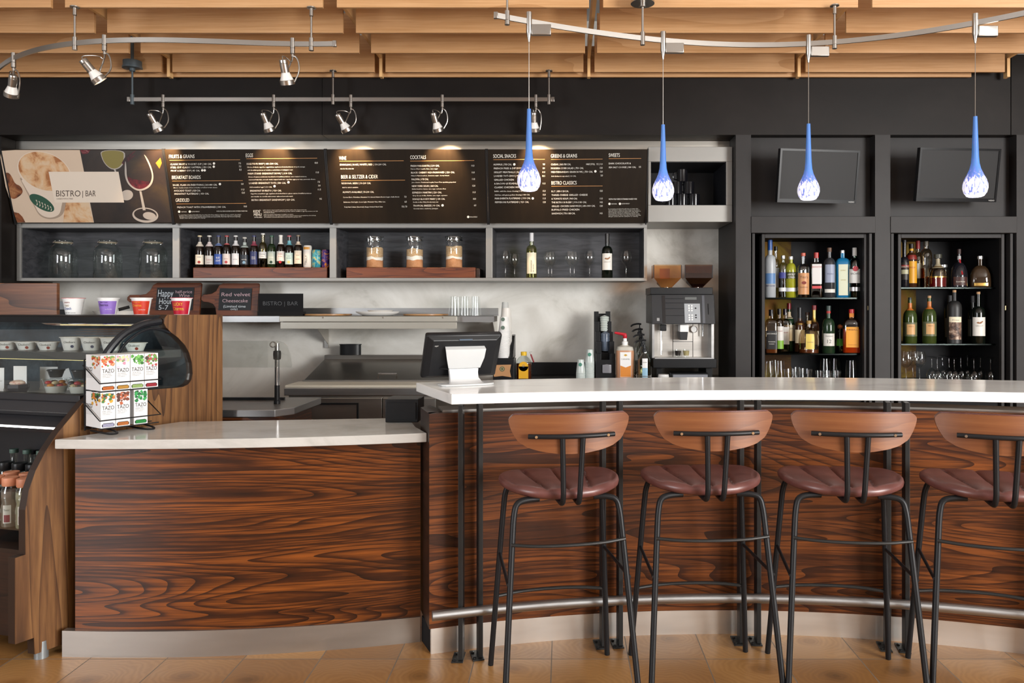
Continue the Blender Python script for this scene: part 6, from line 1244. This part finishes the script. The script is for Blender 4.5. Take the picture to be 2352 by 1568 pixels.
MB().text('BISTRO | BAR', lambda x, z: (X(604, 5.58)+x, 5.5795, Z(701, 5.58)+z), .030, .255).build('lettering', plain('dark_grey_print', (.022, .022, .024), .4), t, smooth=0)
# dark box & lid seen behind cereal cups
# prep cooler
yc0, yc1, yc2 = 5.0, 5.26, 5.80; zc = .91
pc_ = thing('prep_cooler', 'stainless sandwich prep cooler with sloping lid and cutting board', 'prep cooler', (X(820, yc0), yc0, 0), world=True)
cl, cr = X(652, yc0), X(1000, yc0)
MB().box((cl+.02, yc0+.035, 0), (cr, yc2, zc-.07)).build('body', STEELD, pc_, smooth=0)
MB().box((cl, yc0, zc-.068), (cr+.1, yc0+.30, zc-.018)).build('front_rail', STEEL, pc_, bevel=.004, smooth=0)
MB().box((cl+.005, yc0+.003, zc-.0175), (cr+.1, yc1, zc)).build('cutting_board', plain('cutting_board_white', (.66, .63, .54), .45), pc_, bevel=.003, smooth=0)
zl1 = Z(815, 5.74)
MB().prism([(yc1, zc-.1), (yc1, zc+.006), (5.72, zl1-.03), (5.72, zl1), (5.80, zl1), (5.80, zc-.1)], lambda b, z, w: (w, b, z), X(697, yc1), cr+.1).build('lid', steel('lid_steel', .34, .32, (1.5, 1.5, 30), (1, .95, .88)), pc_, bevel=.003, smooth=0)
MB().box((X(697, yc1)-.004, yc1-.01, zc+.0005), (cr+.1, yc1-.002, zc+.010)).build('lid_edge', STEEL, pc_, smooth=0)
MB().tube([tuple(Vector(P(869, 868, 5.30))), tuple(Vector(P(869, 858, 5.27))), tuple(Vector(P(911, 858, 5.27))), tuple(Vector(P(911, 868, 5.30)))], .006, 8).build('lid_handle', CHROME, pc_)
dr_ = MB().box((cl+.025, yc0+.010, .15), (X(876, yc0), yc0+.035, zc-.085)).build('door', STEELD, pc_, bevel=.002, smooth=0)
MB().box((X(878, yc0), yc0+.010, .15), (cr, yc0+.035, zc-.085)).build('door', STEELD, pc_, bevel=.002, smooth=0)
hx0, hx1 = X(707, yc0), X(823, yc0); hz1 = Z(925, yc0)
MB().box((hx0, yc0+.002, hz1-.012), (hx1, yc0+.010, hz1)).box((hx0, yc0+.002, hz1-.2), (hx0+.012, yc0+.010, hz1-.012)).box((hx1-.012, yc0+.002, hz1-.2), (hx1, yc0+.010, hz1-.012)).build('recessed_handle', BLKP, dr_, smooth=0)
t = thing('insert_pan', 'small black round food pan standing on the prep cooler lid', 'pan', (X(805, 5.76), 5.76, zl1)); hh = Z(790, 5.76)-zl1
MB().lathe([(0, 0), (.080, 0), (.080, hh-.006), (.085, hh-.004), (.085, hh), (.078, hh), (.078, .01), (0, .01)], 26, ys=.45).build('pan', BLKP, t, world=False)
# steel table with sneeze guard
tb0, tb1 = 3.88, 4.42
tt = thing('steel_table', 'low stainless service table behind the tea rack end panel', 'table', (X(580, 3.9), 4.1, 0), world=True)
xl_, xr_ = X(430, 3.9), X(640, tb0)
MB().prism([(xl_, tb0), (xr_-.02, tb0), (xr_+.045, tb0+.10), (xr_+.045, tb1), (xl_, tb1)], lambda a, b, w: (a, b, w), .862, .90).build('top', STEEL, tt, bevel=.003, smooth=0)
MB().box((xl_, tb0+.03, .0), (xr_-.01, tb1, .861)).build('cabinet_body', WALB, tt, smooth=0)
MB().box((X(470, 4.3), 4.28, .9003), (X(655, 4.3), 4.30, .915)).build('back_rail', BLKP, tt)
sg = thing('sneeze_guard', 'clear curved acrylic sneeze guard on a chromed post', 'sneeze guard', (X(637, 4.12), 4.12, .90), world=True)
yp = 4.12; xp = X(636.5, yp)
MB().lathe([(.017, 0), (.017, .018), (.0135, .02), (.0135, .10), (0, .10)], 18, (xp, yp, .9005)).build('base_collar', BLKP, sg)
MB().tube([(xp, yp, .92), (xp, yp, Z(788, yp))], .0125, 18).build('post', CHROME, sg)
MB().lathe([(.0125, 0), (.019, .004), (.021, .03), (.019, .048), (.0125, .05)], 18, (xp, yp, Z(826, yp))).build('height_collar', BLKP, sg)
MB().lathe([(.012, -.005), (.017, -.005), (.017, .005), (.012, .005), (.012, -.005)], 18, (xp-.018, yp-.012, Z(791, yp)), M=Matrix.Rotation(pi/2, 4, 'X')).build('clamp_ring', CHROME, sg)
gp = [(470, 782), (640, 782), (655, 786), (664, 795), (670, 812), (674, 836), (672, 843), (470, 843)]
MB().prism([(X(a, yp), Z(b, yp)) for a, b in gp], lambda a, b, w: (a, w, b), yp-.024, yp-.019).build('acrylic_panel', glass('acrylic', (.94, .95, .94), 1.4, .05, (1, 1, 1), .04), sg, smooth=0)
# walnut cupboard at the far left
wc = thing('walnut_cupboard', 'walnut cupboard rising behind the pastry case, far left', 'cupboard', (X(40, 4.3), 4.4, 0), world=True)
MB().box((-3.9, 4.46, 0), (X(131, 4.46), 4.485, Z(650, 4.46))).build('body', WALP, wc, smooth=0, bevel=.002)
# ------------------------------------------------------------------ cereal cups on the pastry case
def cereal(px, wt, lab, base, lidc, txt, y=3.74):
    z = zt_+.0005-.0; t = thing('cereal_cup', lab, 'cereal cup', (X(px, y), y, z), 'cereal cups on the pastry case')
    h = .082; r1 = wt/2/FPX*y; r0 = r1*.72
    MB().lathe([(0, 0), (r0, 0), (r1, h-.004), (r1+.004, h-.004), (r1+.004, h), (0, h)], 28).build('cup', WHT, t, world=False, smooth=40)
    if base: MB().lathe([(r0+.0006, .002), (r0+(r1-r0)*.82+.0008, h*.82)], 28, a0=-pi*1.1, a1=-pi*.04).build('label', pm(base), t, world=False)
    MB().lathe([(0, h+.0012), (r1+.005, h+.0012), (r1+.0055, h-.001)], 28).build('lid', pm(lidc, .3), t, world=False)
    m = MB(); ms = []
    rr = (r0+r1)/2
    for s, zz, cp, w, c, dx in txt:
        c = pm(c); 
        if c not in ms: ms.append(c)
        def fn(x, z_, zz=zz, dx=dx):
            q = r0+(r1-r0)*(z_+zz)/h+.0014; a = -pi/2+.12+(x+dx)/q; return (q*cos(a), q*sin(a), z_+zz)
        m.text(s, fn, cp, w, ms.index(c), 'C')
    m.build('lettering', ms, t, world=False, smooth=0)
cereal(169, 44, 'white cereal cup with small red and blue lettering, leftmost on the case', None, '#b9403c', [('CINNAMON', .056, .008, .030, '#8d2a22', -.012), ('TOAST', .040, .009, .026, '#8c6a22', -.012), ('Crunch', .024, .014, .036, '#2c4a94', -.010), ('NET WT 2.0 OZ', .006, .005, .05, '#222222', 0)], 3.86)
cereal(249, 43, 'purple cereal cup on the pastry case', '#8d6cc0', '#d8d6d4', [('Multi Grain', .058, .007, .036, '#2c1b52', -.004), ('Cheerios', .042, .013, .048, '#1c1438', -.008), ('GLUTEN FREE', .024, .005, .03, '#d8d0e8', .016)], 3.80)
cereal(325, 42, 'orange red cereal cup on the pastry case', '#c9371f', '#dedad6', [('Honey Nut', .058, .007, .034, '#e09a2a', -.006), ('Cheerios', .040, .013, .046, '#e8a83a', -.008), ('GLUTEN FREE', .022, .005, .03, '#e8d8c8', .016)], 3.76)
cereal(417, 43, 'crimson cereal cup with yellow lettering, rightmost on the case', '#b5122e', '#c74a58', [('LUCKY', .044, .016, .046, '#d9b62c', -.004), ('Charms', .022, .017, .052, '#d9b62c', -.004)], 3.74)
# the stuff beyond the cups on the case
t = thing('frying_pan', 'white shallow pan with black handle behind the cereal cups', 'pan', (X(262, 4.02), 4.02, .0)); t.location.z = zt_-.0
bpy.data.objects.remove(t)
t = thing('skillet', 'pale shallow skillet with a black handle behind the purple cereal cup', 'skillet', (X(262, 5.62), 5.64, Z(725, 5.62)), world=False)
MB().lathe([(0, 0), (.13, 0), (.16, .035), (.155, .035), (.126, .006), (0, .006)], 36, ys=.7).build('pan', WHTC, t, world=False); MB().tube([(.08, -.10, .045), (.135, -.06, .065)], .012, 10).build('handle', BLKP, t, world=False)
t = tag(MB().box((X(60, 5.5), 5.52, Z(725, 5.62)-.02), (X(439, 5.5), WALL-.002, Z(725, 5.62))).build('side_shelf', STEEL, None, smooth=0), 'steel wall shelf behind the pastry case carrying the pale skillet', 'shelf')
t = thing('storage_tub', 'grey and black storage tub behind the white cereal cup', 'tub', (X(140, 5.6), 5.62, Z(725, 5.62))); MB().box((-.07, -.06, 0), (.07, .06, .045)).build('base', BLKP, t, world=False, bevel=.003); MB().box((-.068, -.058, .0455), (.068, .058, .105)).build('lid', plain('grey_tub', (.2, .22, .24), .3), t, world=False, bevel=.003)
# ------------------------------------------------------------------ food in the case
def incase(px, d): return (X(px, d), d)
CUPW = plain('yogurt_white', (.68, .68, .64), .4)
ycs = [(6, 3.62, 0), (51, 3.60, 0), (100, 3.58, 0), (155, 3.56, 1), (201, 3.54, 1), (247, 3.52, 1), (303, 3.50, 0)]
yl = ['cut off by the left edge', 'second along', 'third along', 'first of the tall ones', 'middle one of the tall ones', 'third tall one, by the black frame', 'low one seen through the end glass']
for (px, d, tall), lb in zip(ycs, yl):
    x, y = incase(px, d); h = .062 if tall else .038
    t = thing('yogurt_cup', 'white yogurt cup on the upper case shelf, %s' % lb, 'yogurt cup', (x, y+.03, zs+.0005), 'yogurt cups in the case')
    MB().lathe([(0, 0), (.032, 0), (.045, h-.004), (.050, h-.003), (.050, h), (0, h)], 26).build('cup', CUPW, t, world=False)
    def fn(u, z_, h=h):
        q = .032+.013*z_/h+.0015; a = -pi/2+.3+u/q; return (q*cos(a), q*sin(a), z_)
    MB().text('Chobani', lambda u, z_: fn(u, z_+h*.55), .010, .048, 0, 'C').add([fn(.012+.007*cos(2*pi*i/10), h*.3+.007*sin(2*pi*i/10)) for i in range(10)], [tuple(range(10))], 1).build('lettering', [pm('#3a3f3c'), pm('#39405a') if tall else pm('#8a3a2c')], t, world=False, smooth=0)
dz = zsil-.022
for px, d, lb in ((122, 3.52, 'nearest the white card'), (178, 3.50, 'middle one'), (225, 3.48, 'nearest the tea rack')):
    x, y = incase(px, d); t = thing('fruit_cup', 'clear cup of cut fruit in the case, %s' % lb, 'fruit cup', (x, y+.02, dz+.0005), 'fruit cups in the case')
    MB().lathe([(0, 0), (.040, 0), (.054, .062), (.058, .064), (.058, .068)], 24).build('cup', CLEAR, t, world=False)
    MB().lathe([(0, .072), (.055, .070), (.058, .066)], 24).build('lid', PANE, t, world=False)
    cols = ['#b52a30', '#1c1b2c', '#d98a2a', '#d8c8a0', '#1f2233', '#c23a40', '#5a7a2c']; random.seed(px)
    for j in range(9):
        a = 2*pi*j/9+random.random()*.4; r = .026+.008*random.random()
        MB().sphere((r*cos(a), r*sin(a), .038+.012*(j % 2)), .015, 10, sc=(1, 1, .6)).build('fruit_piece', pm(random.choice(cols)), t, world=False)
    MB().lathe([(0, .004), (.038, .004), (.046, .034), (0, .036)], 20).build('yogurt', CUPW, t, world=False)
    t2 = thing('sauce_cup', 'small black lidded cup on a fruit cup in the case, %s' % lb, 'sauce cup', (x, y+.02, dz+.0735), 'black cups on the fruit cups')
    MB().lathe([(0, 0), (.024, 0), (.034, .030), (.037, .031), (.037, .035)], 22).build('cup', plain('black_cup', (.03, .035, .038), .2), t2, world=False); MB().lathe([(0, .037), (.034, .037), (.037, .034)], 22).build('lid', CLEARB, t2, world=False)
for px, d, w, h, tl, lb in ((46, 3.60, .062, .10, 0, 'white card standing upright at the left of the case deck'), (112, 3.68, .085, .09, 0, 'white card behind the first black cup'), (158, 3.66, .07, .08, .35, 'tilted white card behind the middle black cup'), (2, 3.62, .03, .09, 0, 'white card at the left picture edge in the case')):
    x, y = incase(px, d); M = Matrix.Rotation(-tl, 4, 'Y')
    t = thing('price_card', lb, 'card', (x, y, dz+.0005), 'white cards in the case'); MB().box((-w/2, 0, .02 if tl else .012), (w/2, .0015, h+.02), 0, M).build('card', PAPER, t, world=False, smooth=0); MB().box((-w/2, -.004, 0), (w/2, .010, .012)).build('holder', PAPER, t, world=False, smooth=0)
    MB().text('PARFAIT', lambda u, z_: tuple(M @ Vector((u, -.0006, z_+h*.5))), .006, w*.5, 0, 'C').build('lettering', pm('#8a8a8a'), t, world=False, smooth=0)
t = thing('wrapped_pastry', 'dark wrapped cone with pink and cream topping on the case deck', 'wrapped pastry', (*incase(40, 3.50), dz+.0005)); MB().lathe([(0, 0), (.035, 0), (.05, .03), (.048, .045), (0, .046)], 7).build('wrapper', plain('black_wrap', (.03, .03, .035), .3), t, world=False, smooth=0); MB().sphere((0, 0, .05), .028, 12, sc=(1.2, 1, .5)).build('topping', mottled('topping', [(.4, '#c08a7a'), (.6, '#e0d0c0')], 40), t, world=False)
# bottles in the open cooler
ORC = plain('peach_cap', '#d08a68', .5)
def juice(a, b, col, lab, lc='#d9cfc4', cap=None, h=.205, grp='juice bottles with peach caps', shape=0, z0=None):
    p = C(a, b, zg+.0005); t = thing('juice_bottle' if shape == 0 else 'water_bottle', lab, 'bottle', tuple(p), grp)
    r = .036
    if shape == 0: pr = [(0, 0), (r*.95, 0), (r, .008), (r, .075), (r*.86, .10), (r, .125), (r*.97, .150), (r*.78, .168), (r*.74, h-.028)]
    else: pr = [(0, 0), (.030, 0), (.032, .008), (.032, .13), (.022, .17), (.014, .185), (.014, h-.012)]
    MB().lathe(pr, 24).build('bottle', CLEARB, t, world=False)
    k_ = .93; MB().lathe([(0, .003)]+[(x*k_, max(z, .003)) for x, z in pr[1:-2]]+[(0, pr[-3][1])], 22).build('drink', plain('drink_'+col.strip('#'), col, .25) if shape == 0 else glass('water_tint', (.85, .93, .92)), t, world=False)
    cr = r*.86 if shape == 0 else .018; ch = .034 if shape == 0 else .018
    m = MB().lathe([(cr*.96, h-ch), (cr, h-ch+.002), (cr, h-.003), (cr*.96, h), (0, h)], 20); m.build('cap', cap or ORC, t, world=False)
    if shape == 0: MB().patch(r+.0006, .02, .095, .42, ac=-pi/2+.25).build('label', pm('#d9d5cd'), t, world=False); MB().patch(r+.0009, .025, .055, .30, ac=-pi/2+.25).build('fruit_print', pm('#8c3040'), t, world=False); MB().text('Tractor', lambda u, z_: curved(r+.001, 0, -pi/2+.25)(u, z_+.072), .008, .022, 0, 'C').build('lettering', pm('#3a4a3a'), t, world=False, smooth=0)
    else: MB().patch(.0325, .06, .115, 3.1).build('label', pm('#4a5a9a'), t, world=False)
juice(.17, .085, '#a9a28a', 'golden juice bottle with peach cap and apple label, front row by the end panel')
juice(.25, .085, '#8a7a72', 'rose tinted juice bottle with peach cap, second in the front row')
juice(.33, .085, '#2a0a10', 'dark berry juice bottle with peach cap, front row at the picture edge')
juice(.28, .17, '#c9a23a', 'peach capped juice bottle one row back, by the end panel')
juice(.37, .17, '#5a2a20', 'peach capped juice bottle one row back, farther left')
for i, a in enumerate((.36, .44, .52)): juice(a, .25, '#2a1a14', 'dark bottle with black cap in the cooler, %s' % ('by the end panel', 'middle one', 'at the picture edge')[i], cap=BLKP, h=.225, grp='black capped bottles in the cooler', shape=0)
GC = plain('green_cap', (.10, .17, .14), .5)
for i, (a, b) in enumerate(((.46, .35), (.54, .35), (.62, .35), (.50, .40), (.58, .40))): juice(a, b, '#8aa', 'clear water bottle at the back of the cooler, %s' % ('green cap by the end panel', 'green cap in the middle', 'green cap farthest left', 'black cap by the end panel', 'black cap farthest left')[i], cap=GC if i < 3 else BLKP, h=.262 if i < 3 else .25, grp='water bottles at the cooler back', shape=1)
# ------------------------------------------------------------------ tea rack
al = radians(55); ex = Vector((cos(al), sin(al), 0)); ey = Vector((-sin(al), cos(al), 0)); T0 = Vector((-1.885, 3.125, .90))
def tp(u, v, w): return T0+ex*u+ey*v+Vector((0, 0, w))
zl_, zu_ = .024, .176; bw, bd, bh = .0565, .135, .146
tr = thing('tea_rack', 'black wire countertop rack holding the tea boxes', 'rack', tuple(T0), world=True)
m = MB()
for u in (.035, .185): m.tube([tp(u-.02, .12, .0035), tp(u-.02, -.03, .0035), tp(u-.012, -.045, .0035), tp(u+.008, -.045, .0035), tp(u+.016, -.03, .006), tp(u+.016, .0, .010), tp(u+.016, .12, .015)], .0042, 8, smooth=2)
m.tube([tp(.0, .14, .010), tp(.235, .14, .010)], .0032, 8)
for u in (.0, .235): m.tube([tp(u, .14, .003), tp(u, .145, .30)], .0032, 8)
m.tube([tp(0, .145, .30), tp(.235, .145, .30)], .0032, 8)
m.build('base_wire', BLK, tr)
m = MB()
for z in (zl_, zu_): 
    for v in (0.01, .07, .13): m.tube([tp(-.004, v, z-.0035), tp(.240, v, z-.0035)], .0025, 6)
m.build('tier_wires', BLK, tr)
for z in (zl_, zu_): MB().tube([tp(-.006, .145, z+.10), tp(-.006, -.004, z+.032), tp(.242, -.004, z+.032), tp(.242, .145, z+.10)], .0026, 8).build('basket_wire', BLK, tr)
def tea(i, z, cols, bag, lab, art, seed, gap=0):
    u0 = .002+i*(bw+.002)+gap
    t = thing('tea_box', lab, 'tea box', tuple(tp(u0+bw/2, bd/2, z)), 'tea boxes in the wire rack', world=True)
    MB().prism([(u0, .004), (u0+bw, .004), (u0+bw, bd), (u0, bd)], lambda a, b, w: tp(a, b, w), z, z+bh).build('carton', plain('carton_white', (.80, .80, .80), .45), t, smooth=0); t_ = t; t = COL.objects[-1]
    # printed art at the top of the front and side
    m = MB(); random.seed(seed)
    fr_ = lambda a, b, o=0: tp(u0+a, .0036-o, z+b); sd = lambda a, b, o=0: tp(u0-.0004-o, .004+a, z+b)
    for j in range(46):
        a = random.uniform(.004, bw-.004); b = bh-.004-abs(random.gauss(0, .017))-random.random()*.006; r = random.uniform(.004, .0095)
        a = min(max(a, r+.0005), bw-r-.0005); b = min(b, bh-r-.0005); n_ = 7; ph = random.random()*3
        m.add([fr_(a+r*cos(ph+2*pi*q/n_)*(1 if q % 2 else .6), b+r*.8*sin(ph+2*pi*q/n_), j*.00002) for q in range(n_)], [tuple(range(n_))], j % len(cols))
    if i == 0 and not gap:
        for j in range(40):
            a = random.uniform(.008, .075); b = bh-.006-abs(random.gauss(0, .016)); r = random.uniform(.005, .010); b = min(b, bh-r-.0005); a = max(a, r)
            m.add([sd(a+r*cos(2*pi*q/7), b+r*.8*sin(2*pi*q/7), j*.00002) for q in range(7)][::-1], [tuple(range(7))], j % len(cols))
    m.build('fruit_print', [pm(c) for c in cols], t, smooth=0)
    m = MB()
    def tx(s, a, b, cap, w, mi=0): m.text(s, lambda x, y: fr_(a+x, b+y, .001), cap, w, mi)
    tx('TAZO', .005, .074, .0165, .046); tx(art, .006, .066, .004, .034, 1); tx('HERBAL TEA BLEND', .006, .060, .003, .038, 1); tx('20 FILTERBAGS', .006, .054, .0028, .030, 1)
    if i == 0 and not gap:
        m.text('TAZO', lambda x, y: sd(.088-x*1.0, .088+y, .001) if False else sd(.125-x, .080+y, .001), .016, .052)
        for j in range(5): m.text('herbal tea blend', lambda x, y, j=j: sd(.125-x, .076-j*.006+y, .001), .003, .05, 1)
    m.build('lettering', [pm('#2a2628'), pm('#8a8a8a')], t, smooth=0)
    m = MB(); q = [(.004, .006), (.008, .003), (bw-.008, .003), (bw-.004, .006), (bw-.004, .014), (bw-.010, .019), (.010, .019), (.004, .014)]
    m.add([fr_(a, b, .0004) for a, b in q], [tuple(range(8))]); m.build('window', BLKM, t, smooth=0)
    m = MB()
    for j in range(3): m.prism([(.006, .0045+j*.0045), (bw-.006, .0045+j*.0045), (bw-.008, .0075+j*.0045), (.008, .0075+j*.0045)], lambda a, b, w: tp(u0+a, .0032-w, z+b), 0, .0012)
    m.build('tea_bags', plain('bag_'+bag.strip('#'), bag, .3), t, smooth=0)
tea(0, zu_, ['#d8672f', '#e8a070', '#b8391c', '#6f9a4a'], '#d8742f', 'upper tier tea box with orange fruit print, at the corner', 'WILD SWEET ORANGE', 1)
tea(1, zu_, ['#d890a8', '#e8c8d4', '#6a9a5a', '#f0e0a0'], '#d09a3e', 'upper tier tea box with pink blossom print', 'CALM CHAMOMILE', 2)
tea(2, zu_, ['#4f9a3c', '#7cc060', '#2f6e2c'], '#a8c878', 'upper tier tea box with bright green leaf print', 'ZEN', 3)
tea(3, zu_, ['#6a9a4a', '#4a3a2c', '#b04a4a'], '#b0303c', 'upper tier tea box with leaf print and crimson tea bags', 'PASSION HIBISCUS', 4)
tea(0, zl_, ['#2a2a22', '#d8a030', '#3f7a3a', '#c86a2a'], '#b9b8d4', 'lower tier tea box with citrus print and lilac tea bags, at the corner', 'EARL GREY', 5)
tea(1, zl_, ['#7a3a20', '#b8603a', '#4a2416'], '#d07a3a', 'lower tier tea box with cinnamon print and orange tea bags', 'ORGANIC CHAI', 6)
tea(2, zl_, ['#1f7a3c', '#2fa050', '#0f4a2a'], '#2f9a4a', 'lower tier tea box with dark mint print and green tea bags', 'REFRESH MINT', 7, .014)
# ------------------------------------------------------------------ point of sale terminal
ps = radians(25); tl = radians(27); C0 = P(1060, 815, 3.50); r_ = Vector((cos(ps), sin(ps), 0)); nh = Vector((sin(ps), -cos(ps), 0)); up_ = Vector((0, 0, cos(tl)))+nh*sin(tl); nb = r_.cross(up_).normalized()
if nb.y > 0: nb = -nb
pos = thing('pos_terminal', 'black touchscreen register seen from behind on the bar top', 'register', (C0.x, C0.y+.02, 1.07), world=True)
def pq(a, b, c): return C0+r_*a+up_*b+nb*c
hw, hh = .178, .112
def pbox(a0, a1, b0, b1, c0, c1, nm, mt, bev=0): 
    vs = [pq(a, b, c) for a, b, c in ((a0, b0, c0), (a1, b0, c0), (a1, b1, c0), (a0, b1, c0), (a0, b0, c1), (a1, b0, c1), (a1, b1, c1), (a0, b1, c1))]
    return MB().add(vs, [(0, 3, 2, 1), (4, 5, 6, 7), (0, 1, 5, 4), (1, 2, 6, 5), (2, 3, 7, 6), (3, 0, 4, 7)]).build(nm, mt, pos, bevel=bev, seg=3)
pbox(-hw, hw, -hh, hh, -.022, .012, 'housing', BLKP, .010)
vs = [pq(a, b, c) for a, b, c in ((-hw+.008, -hh+.008, .0121), (hw-.008, -hh+.008, .0121), (hw-.008, hh-.008, .0121), (-hw+.008, hh-.008, .0121), (-hw+.03, -hh+.02, .026), (hw-.03, -hh+.02, .026), (hw-.03, hh-.022, .026), (-hw+.03, hh-.022, .026))]
MB().add(vs, [(4, 5, 6, 7), (0, 1, 5, 4), (1, 2, 6, 5), (2, 3, 7, 6), (3, 0, 4, 7)]).build('rear_cover', BLKP, pos, smooth=0, bevel=.003)
pbox(-.03, .03, hh-.020, hh-.014, .0262, .028, 'grip_slot', plain('grip_blue', (.10, .14, .19), .3))
pbox(-hw+.010, hw-.010, -hh+.010, hh-.010, -.0235, -.0222, 'screen', plain('dark_screen', 0))
MB().text('xpr', lambda x, z: pq(-hw+.038+x, hh-.05+z, .0268), .008, .018).build('lettering', plain('logo_silver', 0), pos, smooth=0)
SILV = plain('silver_plastic', (.55, .56, .56), .3)
# neck: upper shield and lower sweeping foot
m = MB(); vs = []; A = [(.092, .062, .028), (.094, .058, .050), (.088, .02, .062), (.074, -.030, .066), (.072, -.034, .05)]
for a, b, c in A: vs += [pq(-a, b, c), pq(a, b, c)]
m.add(vs, [(2*i, 2*i+1, 2*i+3, 2*i+2) for i in range(4)]+[(0, 2, 4, 6, 8), (9, 7, 5, 3, 1)]); m.build('neck_shield', SILV, pos, smooth=60)
m = MB(); vs = []; zb_ = 1.0705
base_c = Vector((C0.x+.01, C0.y-.015, 0))
top = [pq(-.068, -.036, .060), pq(.068, -.036, .060)]
prf = [(0, 0, .068), (.10, .25, .066), (.35, .6, .066), (.75, .88, .074), (1, 1, .088)]
zt8 = top[0].z
bs_ = base_c+nh*.075
for f_, g_, w_ in prf:
    c_ = (top[0]+top[1])/2; c2 = c_.lerp(Vector((bs_.x, bs_.y, zb_+.004)), g_); xy = Vector((c_.x, c_.y, 0)).lerp(Vector((bs_.x, bs_.y, 0)), f_*f_)
    z = c_.z+(zb_+.004-c_.z)*g_; vs += [Vector((xy.x, xy.y, z))-r_*w_, Vector((xy.x, xy.y, z))+r_*w_, Vector((xy.x, xy.y, z))-r_*w_-nh*.02, Vector((xy.x, xy.y, z))+r_*w_-nh*.02]
m.add(vs, [(4*i, 4*i+1, 4*i+5, 4*i+4) for i in range(4)]+[(4*i+2, 4*i+6, 4*i+7, 4*i+3) for i in range(4)]+[(4*i, 4*i+4, 4*i+6, 4*i+2) for i in range(4)]+[(4*i+1, 4*i+3, 4*i+7, 4*i+5) for i in range(4)]); m.build('stand', plain('stand_white', (.66, .66, .66), .3), pos, smooth=60)
m = MB(); pts = []
for i in range(24): a = 2*pi*i/24; p = base_c+r_*(.125*cos(a)/(abs(cos(a))**4+abs(sin(a))**4)**.25)+nh*(.07+ .055*sin(a)/(abs(cos(a))**4+abs(sin(a))**4)**.25-.03); pts.append((p.x, p.y))
m.prism(pts, lambda a, b, w: (a, b, w), 1.0702, 1.079).build('base', SILV, pos, bevel=.003, smooth=30)
MB().tube([pq(-.10, -.05, .03), pq(-.07, -.045, .045), pq(-.05, -.05, .05)], .003, 6, smooth=1).build('cable', BLKP, pos)
